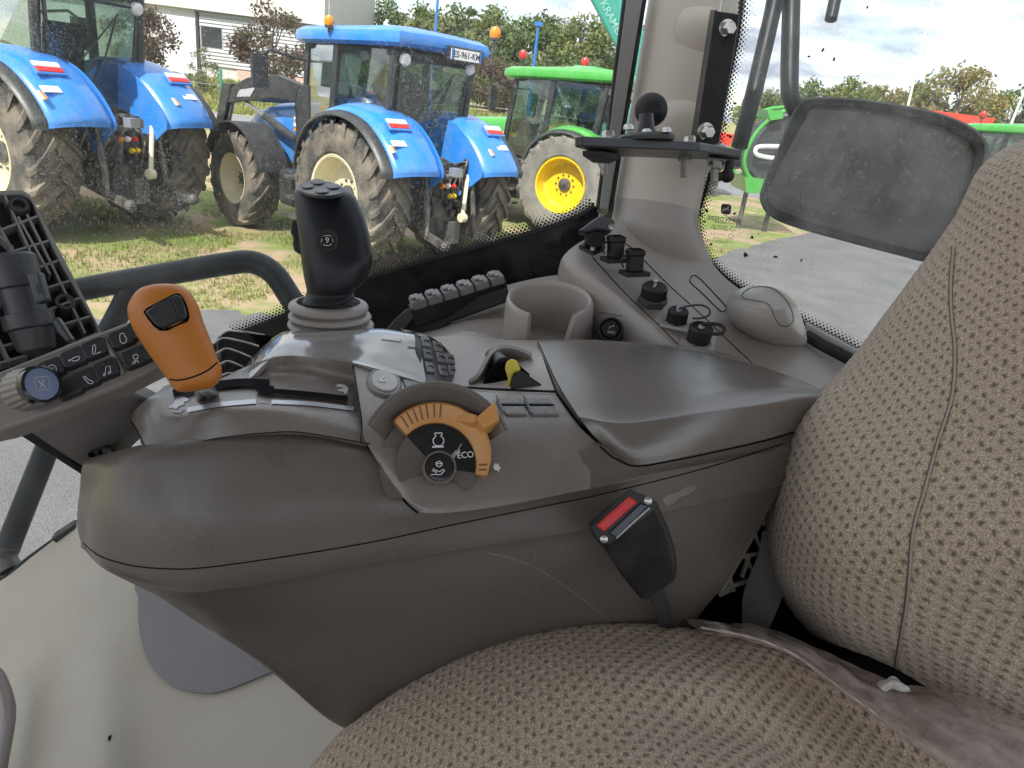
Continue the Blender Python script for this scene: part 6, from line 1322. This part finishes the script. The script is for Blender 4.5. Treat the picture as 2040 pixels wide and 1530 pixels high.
def key(cx_, cy_, draw):
    b = MB(); top = [(-27, -3), (-20, -10), (16, -26), (24, -23), (32, 3), (27, 11), (-8, 25), (-16, 23)]
    b.pipe_prism([kq(cx_+x*.93, cy_+y*.9, .0062) for x, y in top], [kq(cx_+x*1.02, cy_+y*1.04, -.002) for x, y in top]); k = put('key', b, BTN, t, ang=0, bevel=.0016, bseg=3)
    bm2 = MB(); bm2.add([kq(x, y, .0064) for x, y in ((-400, 400), (700, 400), (700, 1200), (-400, 1200))], [(0, 1, 2, 3)]); bv = bm2.bvh(); b = MB()
    for pth in draw: strip(b, bv, [(cx_+x*1.0, cy_+y*1.0) for x, y in pth], 1.25, .0004)
    if draw: put('key_symbol', b, WHITEP, k, ang=0)
circ = lambda x, y, r, n=12: [(x+r*math.cos(a), y+r*math.sin(a)) for a in np.linspace(0, 6.283, n)]
key(104, 736, [circ(0, 0, 9), [(-3, 4), (0, -4), (2, 2), (4, -3)]])
key(148, 715, [[(-11, 4), (-5, 2), (-3, -1), (8, -5), (11, -4), (11, 0), (7, 3), (-2, 5), (-5, 2)], [(-11, 1), (-8, 3), (-11, 6)]])
key(189, 697, [[(-4, 8), (-4, -8), (0, -10), (2, -7), (1, 8), (-2, 9), (-4, 8)], [(4, 8), (12, 4)]])
key(139, 776, [])
key(174, 757, [[(-8, -6), (-3, -7), (0, -2), (8, 2), (12, 4), (10, 8), (3, 7), (-2, 2), (-8, -6)]])
key(213, 738, [[(-3, 8), (-2, -6), (6, -9), (8, 4)], circ(-5, 9, 2, 8), circ(5, 5, 2, 8)])
key(243, 676, [[(-4, -8), (-2, -11), (4, -12), (5, -8), (9, -2), (9, 5), (3, 9), (-3, 5), (-4, -2), (-4, -8)]])
key(281, 656, [])
key(268, 715, [[(0, -8), (5, -9), (8, -5), (6, 0), (0, 1), (-3, -3), (0, -8)], [(-4, 11), (1, 3)], [(1, 10), (3, 3)], [(8, 8), (5, 2)]])
key(306, 699, [])
# encoder knob
kax = ((CAM-P(84, 765, .56)).normalized()*.72 + RT*.62 + UP*.22).normalized(); ko = P(83, 765, .565)
b = MB(); h_ = .028; n = 40; e1, e2, _ = frame_of(kax); vs = []
for hh, rr in ((-h_, m(44, .58)), (-.006, m(38, .575))):
    for j in range(n*2): a = math.pi*j/n; r_2 = rr*(1.0 if j % 4 < 2 else .955); vs.append(ko + kax*hh + e1*(r_2*math.cos(a)) + e2*(r_2*math.sin(a)))
k = n*2; b.add(vs, [(j, (j+1) % k, k+(j+1) % k, k+j) for j in range(k)] + [tuple(range(k))[::-1], tuple(range(k, 2*k))]); kn = put('encoder_knob', b, PAD, t, ang=30)
b = MB(); b.lathe(ko - kax*.007, kax, [(m(39, .57), 0), (m(39.5, .57), .003), (m(38, .57), .008), (m(33, .57), .009), (m(32.5, .57), .006)], 40); put('knob_ring', b, GLOSSB, kn, ang=40)
b = MB(); b.lathe(ko - kax*.004, kax, [(m(32.5, .57), 0), (m(32, .57), .0045), (.0005, .0052)], 40); put('knob_cap', b, KNOBB, kn, ang=40)
kb = MB(); kb.add([ko + kax*.0014 + e1*i*.1 + e2*j*.1 for i, j in ((-1, -1), (1, -1), (1, 1), (-1, 1))], [(0, 1, 2, 3)]); KBV2 = kb.bvh()
b = MB(); strip(b, KBV2, [(68, 755), (72, 752), (92, 750), (97, 753), (99, 770), (96, 775), (76, 778), (71, 775), (68, 755)], 1.4, .0004); strip(b, KBV2, [(75, 758), (81, 764), (90, 771)], 2.6, .0004); strip(b, KBV2, [(87, 757), (83, 765), (80, 772)], 2.6, .0004); put('knob_symbol', b, GREYP, kn, ang=0)
# support arm under the pad
b = MB(); b.prism([P(x, y, d) for x, y, d in ((30, 850, .63), (120, 812, .64), (232, 768, .66), (300, 800, .70), (282, 830, .70), (172, 936, .70))], FW*.05); put('support_arm', b, PAD, t, ang=0, bevel=.003)
b = MB(); b.prism([P(x, y, d) for x, y, d in ((38, 852, .628), (168, 940, .70), (160, 946, .70), (28, 862, .628))], FW*.03); put('arm_edge', b, GUN, t, ang=0, bevel=.002)

# ---- ribbed display bracket with ball joint
t = root('display_bracket', P(60, 560, .74), 'black ribbed plastic display back plate with a round swivel joint at left', 'bracket')
BO = P(90, 540, .74); bx = (P(200, 660, .735)-P(55, 385, .745)).normalized(); BN = (CAM-BO).normalized()*.9 + RT*.25 + UP*.1; BN = (BN-bx*BN.dot(bx)).normalized()
bq = lambda x, y, l=0: PL(x, y, BO, BN) + BN*l
ol = [(-160, 384), (0, 379), (44, 378), (58, 386), (66, 398), (130, 520), (196, 648), (205, 672), (195, 690), (60, 760), (-160, 830)]
b = MB(); b.prism([bq(x, y, -.016) for x, y in ol], -BN*.004); put('back_plate', b, BLACK, t, ang=0)
b = MB(); op = [bq(x, y) for x, y in ol]; cen = sum(op, Vector((0, 0, 0)))/len(op)
ip = [p + (cen-p).normalized()*.0055 for p in op]; n = len(op)
vs = op + ip + [p - BN*.02 for p in op] + [p - BN*.02 for p in ip]
b.add(vs, [f for i in range(n) for j in [(i+1) % n] for f in ((i, j, n+j, n+i), (2*n+j, 2*n+i, 3*n+i, 3*n+j), (i, 2*n+i, 2*n+j, j), (n+j, 3*n+j, 3*n+i, n+i))]); put('rim', b, RIBM, t, ang=0, bevel=.0012)
def rib(p0, p1): bb = MB(); bb.bar(bq(*p0, -.009), bq(*p1, -.009), .0022, .016, BN); put('rib', bb, RIBM, t, ang=0)  # ribs and rim paler than the plate, colouring in their lit edges
for p0, p1 in (((0, 457), (78, 428)), ((0, 507), (97, 478)), ((30, 548), (118, 517)), ((80, 576), (140, 558)), ((0, 600), (60, 578)), ((85, 620), (165, 590)), ((110, 650), (182, 628)), ((0, 690), (36, 680)), ((130, 690), (200, 660)), ((0, 722), (55, 706)),
               ((8, 384), (60, 498)), ((36, 430), (100, 545)), ((54, 425), (170, 662)), ((-30, 400), (30, 505)), ((-10, 540), (40, 640)), ((0, 468), (26, 492)), ((-20, 640), (20, 720))): rib(p0, p1)
for x, y, hole in ((38, 408, WHITEP), (130, 601, DARK)):
    b = MB(); b.lathe(bq(x, y, -.018), BN, [(m(22, .74), 0), (m(20, .74), .014), (m(17, .74), .019), (m(11, .74), .019), (m(10, .74), .006)], 28); bs = put('screw_boss', b, GUN, t, ang=40)
    b = MB(); b.lathe(bq(x, y, -.018), BN, [(m(10.5, .74), 0), (m(10.5, .74), .008), (.0005, .009)], 20); put('boss_hole', b, SATIN if hole is WHITEP else DARK, bs, ang=40)
ja = (P(72, 690, .71)-P(22, 508, .70)); jo = P(22, 508, .70); jn = ja.normalized()
b = MB(); b.lathe(jo, jn, [(.001, -.002), (m(38, .70), 0), (m(42, .70), .003), (m(42, .70), .032), (m(40, .70), .033), (m(37, .70), .034), (m(37, .70), .058), (m(46, .70), .059), (m(46, .70), .073), (m(40, .70), .075), (m(34, .70), .095), (.001, .105)], 40, hint=RT); put('swivel_joint', b, GUN, t, ang=30)
b = MB(); b.prism([P(x, y, .672) for x, y in ((52, 546), (76, 540), (92, 598), (70, 606))], FW*.01); lv_ = put('joint_tab', b, GUN, t, ang=0, bevel=.002)
b = MB(); b.prism([P(x, y, .671) for x, y in ((70, 566), (78, 563), (85, 582), (76, 585))], FW*.002); put('tab_mark', b, BLACK, lv_, ang=0)
b = MB(); b.prism([P(x, y, .70) for x, y in ((100, 640), (112, 630), (128, 655), (143, 678), (133, 684), (112, 662))], FW*.008); put('joint_strut', b, GUN, t, ang=20, bevel=.002)
b = MB(); b.prism([P(x, y, .715) for x, y in ((6, 648), (30, 640), (62, 715), (40, 725))], FW*.01); put('joint_strut', b, GUN, t, ang=0, bevel=.002)
# ---- driver seat: knitted cloth with real dimples
def arclen_uv(A, pitch, nn):
    # pattern coordinates: the cloth laid flat on the cushion's own mean plane
    n = nn.reshape(-1, 3).mean(0); n /= np.linalg.norm(n); e1 = np.array(RT) - n*np.dot(np.array(RT), n); e1 /= np.linalg.norm(e1); e2 = np.cross(n, e1)
    q = A - A.reshape(-1, 3).mean(0)
    return np.stack([q@e1, q@e2/1.15], 2)/pitch + 60
def dimple(uv):
    c = math.sqrt(.5); a = (uv[..., 0]-uv[..., 1])*c; b_ = (uv[..., 0]+uv[..., 1])*c
    fa, fb = a-np.floor(a)-.5, b_-np.floor(b_)-.5; d = np.sqrt(fa**2+fb**2); return np.exp(-(d/.24)**2)
def cloth(name, rows, parent, ku, kv, pitch=.0092, depth=.0018, thick=.03):
    A = patch(rows, ku, kv); nr, nc = A.shape[:2]
    du = np.gradient(A, axis=1); dv_ = np.gradient(A, axis=0); nn = np.cross(du, dv_); nn /= np.linalg.norm(nn, axis=2, keepdims=True)
    if (nn.reshape(-1, 3)@(np.array(CAM)-A.reshape(-1, 3).mean(0))).mean() < 0: nn = -nn
    uv = arclen_uv(A, pitch, nn); B = A - nn*(dimple(uv)*depth)[..., None]
    b = MB(); b.grid(B, thick); b.uv = np.concatenate([uv.reshape(-1, 2), uv.reshape(-1, 2)]); o = put(name, b, CLOTH, parent, ang=180); return o, gbvh(A)
t = root('driver_seat', P(1700, 1500, .62), 'brown beige driver seat in dimpled knitted cloth', 'seat')
back = [[(2075, 262, .86), (1962, 322, .86), (1895, 440, .86), (1786, 592, .86), (1676, 735, .86), (1570, 838, .85), (1522, 1010, .83), (1542, 1160, .82), (1640, 1285, .81), (1785, 1352, .80), (1945, 1440, .78), (2080, 1510, .76)],
        [(2062, 277, .79), (1962, 334, .785), (1902, 452, .78), (1797, 600, .775), (1687, 745, .77), (1582, 850, .76), (1541, 1010, .745), (1560, 1150, .735), (1650, 1265, .725), (1790, 1336, .715), (1950, 1426, .70), (2080, 1492, .685)],
        [(2075, 292, .745), (1980, 352, .74), (1925, 468, .735), (1825, 622, .73), (1720, 772, .72), (1618, 872, .71), (1573, 1018, .69), (1592, 1142, .68), (1674, 1245, .675), (1805, 1310, .67), (1962, 1402, .66), (2090, 1468, .65)],
        [(2110, 340, .70), (2022, 405, .695), (1968, 520, .685), (1885, 670, .68), (1795, 820, .665), (1700, 925, .65), (1655, 1045, .63), (1668, 1125, .622), (1730, 1195, .62), (1840, 1262, .62), (1985, 1350, .62), (2110, 1420, .62)],
        [(2180, 440, .665), (2100, 500, .655), (2045, 600, .64), (1975, 735, .628), (1905, 880, .61), (1845, 980, .595), (1815, 1050, .585), (1815, 1100, .58), (1840, 1150, .58), (1920, 1215, .585), (2040, 1290, .59), (2150, 1360, .595)],
        [(2430, 520, .61), (2360, 580, .595), (2320, 680, .58), (2270, 800, .56), (2240, 905, .545), (2220, 985, .53), (2210, 1040, .525), (2210, 1080, .52), (2220, 1120, .52), (2260, 1170, .52), (2330, 1230, .525), (2400, 1290, .53)]]
SEAMSHADE = mat('painted_seam_shade', (.12, .095, .075), .9)  # dark strip colours in the shade of the seam; no groove is cut
bk, BKV = cloth('backrest', back, t, 44, 66)
b = MB(); strip(b, BKV, [(1902, 490), (1896, 560), (1897, 625), (1904, 700), (1898, 790), (1870, 880), (1842, 980), (1820, 1060), (1808, 1190), (1792, 1290), (1786, 1330)], 5, .0012, smooth=6); b3 = MB(); strip(b3, BKV, [(1898, 490), (1892, 560), (1893, 625), (1900, 700), (1894, 790), (1866, 880), (1838, 980), (1816, 1060), (1804, 1190), (1788, 1290), (1782, 1330)], 4, .0006, smooth=6); put('seam_shade_strip', b3, SEAMSHADE, bk, ang=0)
put('seam_stitch', b, mat('seam_thread', (.36, .31, .26), .9), bk, ang=0)
cush = [[(590, 1560, .750), (672, 1465, .750), (756, 1398, .750), (848, 1340, .750), (952, 1290, .750), (1062, 1258, .750), (1182, 1243, .760), (1300, 1248, .770), (1424, 1268, .770), (1552, 1294, .760), (1690, 1376, .750), (1830, 1468, .730), (1970, 1572, .710)],
        [(598, 1560, .650), (678, 1463, .655), (759, 1394, .660), (850, 1337, .665), (952, 1288, .670), (1062, 1255, .675), (1182, 1240, .680), (1301, 1243, .685), (1426, 1262, .685), (1552, 1290, .675), (1690, 1372, .665), (1830, 1466, .650), (1970, 1570, .630)],
        [(640, 1580, .605), (718, 1488, .610), (800, 1420, .615), (888, 1366, .620), (982, 1320, .625), (1082, 1288, .630), (1190, 1274, .635), (1300, 1277, .640), (1415, 1297, .640), (1535, 1330, .640), (1664, 1410, .640), (1795, 1505, .630), (1930, 1610, .610)],
        [(720, 1640, .550), (800, 1560, .555), (880, 1495, .560), (960, 1440, .565), (1045, 1396, .570), (1130, 1362, .575), (1215, 1344, .580), (1310, 1345, .585), (1410, 1362, .590), (1510, 1405, .595), (1610, 1470, .590), (1720, 1570, .570), (1830, 1670, .550)],
        [(830, 1720, .495), (900, 1650, .500), (975, 1590, .505), (1050, 1540, .510), (1125, 1500, .515), (1200, 1466, .525), (1275, 1450, .535), (1350, 1445, .548), (1440, 1452, .562), (1530, 1475, .572), (1620, 1530, .570), (1720, 1620, .550), (1820, 1720, .530)],
        [(900, 1830, .450), (980, 1760, .450), (1060, 1700, .455), (1130, 1650, .460), (1200, 1610, .465), (1270, 1580, .470), (1340, 1560, .480), (1410, 1540, .495), (1490, 1530, .515), (1570, 1545, .530), (1660, 1600, .530), (1750, 1700, .520), (1850, 1800, .500)],
        [(1000, 1960, .410), (1080, 1900, .410), (1160, 1840, .410), (1230, 1790, .410), (1300, 1750, .415), (1370, 1720, .420), (1440, 1700, .425), (1500, 1680, .435), (1570, 1670, .450), (1640, 1690, .460), (1720, 1740, .460), (1800, 1830, .450), (1900, 1930, .440)]]
cs_, CSV = cloth('cushion', cush, t, 40, 60)
b = MB(); b.box(P(1640, 1420, .86), (.55, .3, .2), (RT, (FW-UP*.2).normalized(), UP)); put('seat_base', b, DARK, t, ang=0, bevel=.02)  # near-black, with the next piece stands for shade in the seat gap
b = MB(); b.prism([P(x, y, .83) for x, y in ((1330, 1260), (1420, 1170), (1480, 1120), (1570, 1080), (1640, 1200), (1700, 1290), (1800, 1340), (1700, 1420), (1500, 1340))], FW*.1); put('seat_gap_shade', b, DARK, t, ang=0, bevel=.01)  # near-black fill for the shade between cushion and backrest
# cream lattice behind the seat
t = root('cream_lattice', P(1490, 1130, .81), 'cream plastic lattice panel seen between the console and the seat back', 'panel')
lp = lambda x, y: P(x, y, .81)
def lbar(p0, p1, w_): bb = MB(); bb.bar(lp(*p0), lp(*p1), m(w_, .81), .006, FW); put('lattice_bar', bb, CREAMP, t, ang=0, bevel=.0008)
for p0, p1, w_ in (((1434, 1180), (1560, 960), 9), ((1445, 1172), (1572, 1128), 8), ((1500, 1160), (1600, 980), 8), ((1466, 1112), (1530, 1098), 7), ((1502, 1060), (1520, 1102), 7), ((1520, 1102), (1545, 1040), 7), ((1478, 1150), (1492, 1108), 7), ((1486, 1108), (1500, 1142), 7), ((1514, 1042), (1560, 1030), 10), ((1530, 1015), (1560, 1020), 8), ((1452, 1150), (1460, 1178), 10)): lbar(p0, p1, w_)
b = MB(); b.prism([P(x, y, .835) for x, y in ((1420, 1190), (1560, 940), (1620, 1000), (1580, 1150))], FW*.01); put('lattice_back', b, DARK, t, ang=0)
b = MB(); b.prism([lp(x, y) for x, y in ((1430, 1180), (1454, 1140), (1464, 1176), (1434, 1190))], FW*.006); put('lattice_foot', b, CREAMP, t, ang=0)
t = root('belt_strap', P(1510, 1240, .80), 'grey seat belt webbing hanging down beside the seat back', 'seat belt')
rows = [[(1518, 1060, .79), (1545, 1050, .785), (1580, 1050, .785)], [(1512, 1100, .79), (1550, 1095, .785), (1578, 1100, .785)], [(1492, 1150, .79), (1528, 1150, .785), (1566, 1155, .785)], [(1480, 1190, .79), (1520, 1195, .785), (1556, 1195, .785)], [(1478, 1235, .79), (1510, 1245, .785), (1540, 1235, .785)], [(1474, 1280, .79), (1500, 1290, .785), (1520, 1280, .785)]]
b = MB(); b.grid(patch(rows, 5, 5), .003); put('webbing', b, BELT, t, ang=60)
# ---- buckle
t = root('belt_buckle', P(1330, 1240, .60), 'black seat belt buckle with red release button standing beside the console', 'buckle')
D = .575; of = [(1192, 1078), (1262, 985), (1290, 990), (1312, 1006), (1335, 1055), (1348, 1100), (1352, 1130), (1348, 1158), (1318, 1180), (1290, 1200), (1278, 1196), (1240, 1150), (1215, 1110)]
b = MB(); b.prism([P(x, y, D + (y-1000)*.00012) for x, y in of], FW*.020); put('buckle_body', b, BLACK, t, ang=0, bevel=.005, bseg=3)
b = MB(); b.prism([P(x, y, D-.004) for x, y in ((1176, 1052), (1184, 1042), (1254, 983), (1264, 978), (1280, 990), (1312, 1002), (1314, 1010), (1240, 1068), (1214, 1088), (1194, 1084), (1184, 1070))], FW*.016); put('buckle_head', b, BLACK, t, ang=0, bevel=.003, bseg=3)
b = MB(); b.prism([P(x, y, D-.006) for x, y in ((1188, 1048), (1254, 990), (1271, 1000), (1204, 1060))], FW*.006); put('release_button', b, REDB, t, ang=0, bevel=.0012)
b = MB(); b.prism([P(x, y, D-.0052) for x, y in ((1212, 1062), (1276, 1002), (1294, 1008), (1228, 1072))], FW*.004); put('tongue_slot', b, GLOSSB, t, ang=0, bevel=.001)
b = MB(); b.tube([P(1228, 1072, D-.0055), P(1262, 1040, D-.006), P(1294, 1012, D-.0055)], .0010, 6); put('slot_lip', b, SATIN, t)
for x, y in ((1203, 1074), (1291, 998)):
    b = MB(); b.lathe(P(x, y, D-.0048), -FW, [(.0032, -.003), (.0032, .0005), (.002, .0012), (.0004, .0012)], 12); put('screw', b, STEEL, t)
b = MB(); b.prism([P(x, y, d) for x, y, d in ((1290, 1185, .605), (1322, 1172, .605), (1338, 1205, .63), (1362, 1300, .73), (1325, 1300, .73), (1308, 1220, .64))], FW*.008); put('buckle_stalk', b, GUN, t, ang=0, bevel=.002)
# ---- clear film
t = root('plastic_film', P(1700, 1420, .66), 'crumpled clear plastic film lying in the gap between cushion and seat back', 'film')
rows = [[(1366, 1233, .72), (1480, 1240, .72), (1545, 1255, .715), (1630, 1290, .70), (1705, 1325, .69), (1770, 1352, .68), (1850, 1368, .665), (1930, 1384, .65), (2000, 1420, .63), (2080, 1450, .61)],
        [(1372, 1240, 0.682), (1485, 1248, 0.682), (1560, 1268, 0.677), (1645, 1312, 0.667), (1715, 1350, 0.657), (1775, 1376, 0.647), (1850, 1405, 0.627), (1930, 1430, 0.612), (2000, 1466, 0.592), (2080, 1500, 0.572)],
        [(1385, 1248, 0.649), (1490, 1262, 0.649), (1572, 1290, 0.644), (1660, 1345, 0.639), (1735, 1395, 0.629), (1795, 1430, 0.619), (1860, 1462, 0.599), (1935, 1490, 0.584), (2000, 1520, 0.569), (2080, 1560, 0.549)],
        [(1398, 1254, 0.621), (1500, 1274, 0.616), (1585, 1308, 0.611), (1672, 1372, 0.601), (1750, 1430, 0.591), (1815, 1478, 0.576), (1880, 1520, 0.566), (1940, 1550, 0.556), (2000, 1580, 0.536), (2080, 1620, 0.516)]]
A = patch(rows, 12, 12); r_ = np.random.default_rng(3)
for i in range(A.shape[0]):
    for j in range(A.shape[1]):
        q = A[i, j]; al, ac = q@np.array(RT)-.5*(q@np.array(UP)), q@np.array(UP)+.5*(q@np.array(RT)); k = abs(_nz.noise(Vector((al*16, ac*95, 1))))*.008+abs(_nz.noise(Vector((al*40+5, ac*190, 4))))*.004+abs(_nz.noise(Vector(q*14+9)))*.008
        A[i, j] = q - np.array(FW)*k + np.array(UP)*_nz.noise(Vector(q*45+2))*.003
b = MB(); b.grid(A, .0004); put('film_sheet', b, FILM, t, ang=40)
A = patch([[(1744, 1362, .645), (1762, 1350, .645), (1778, 1346, .645), (1794, 1358, .645)], [(1752, 1370, .64), (1766, 1362, .638), (1784, 1358, .638), (1806, 1366, .64)], [(1764, 1378, .642), (1774, 1372, .64), (1788, 1374, .64), (1814, 1378, .642)]], 8, 8)
for i in range(A.shape[0]):
    for j in range(A.shape[1]): A[i, j] -= np.array(FW)*abs(_nz.noise(Vector(A[i, j]*90)))*.008
b = MB(); b.grid(A, .0004); put('film_fold', b, mat('milky_film', (.66, .64, .60), .3, bump=.8, bs=70), t, ang=40)
hem = cr(np.array([(1396, 1250), (1490, 1268), (1580, 1303), (1668, 1366), (1746, 1424), (1812, 1474), (1880, 1520), (1960, 1575)], float), 10); rows = [[], [], [], []]
for i, (x, y) in enumerate(hem):
    d = float(np.interp(x, [1396, 1580, 1750, 1960], [.614, .604, .584, .536])); wdt = 4+10*min(1, i/50)+4*_nz.noise(Vector((i*.31, 2, 0)))
    for k, (o_, dz) in enumerate(((-1, .004), (-.35, -.003), (.35, -.003), (1, .005))): rows[k].append(tuple(P(x-o_*-.5*wdt, y+o_*wdt*.8, d+dz+.003*_nz.noise(Vector((i*.8, k*2, 5))))))
b = MB(); b.grid(np.array(rows), .0004); put('film_glint_hem', b, mat('pink_glint_hem', (.56, .46, .42), .18, spec=.8, bump=.9, bs=90), t, ang=40)  # pale pink strip colours a highlight onto the film's folded edge
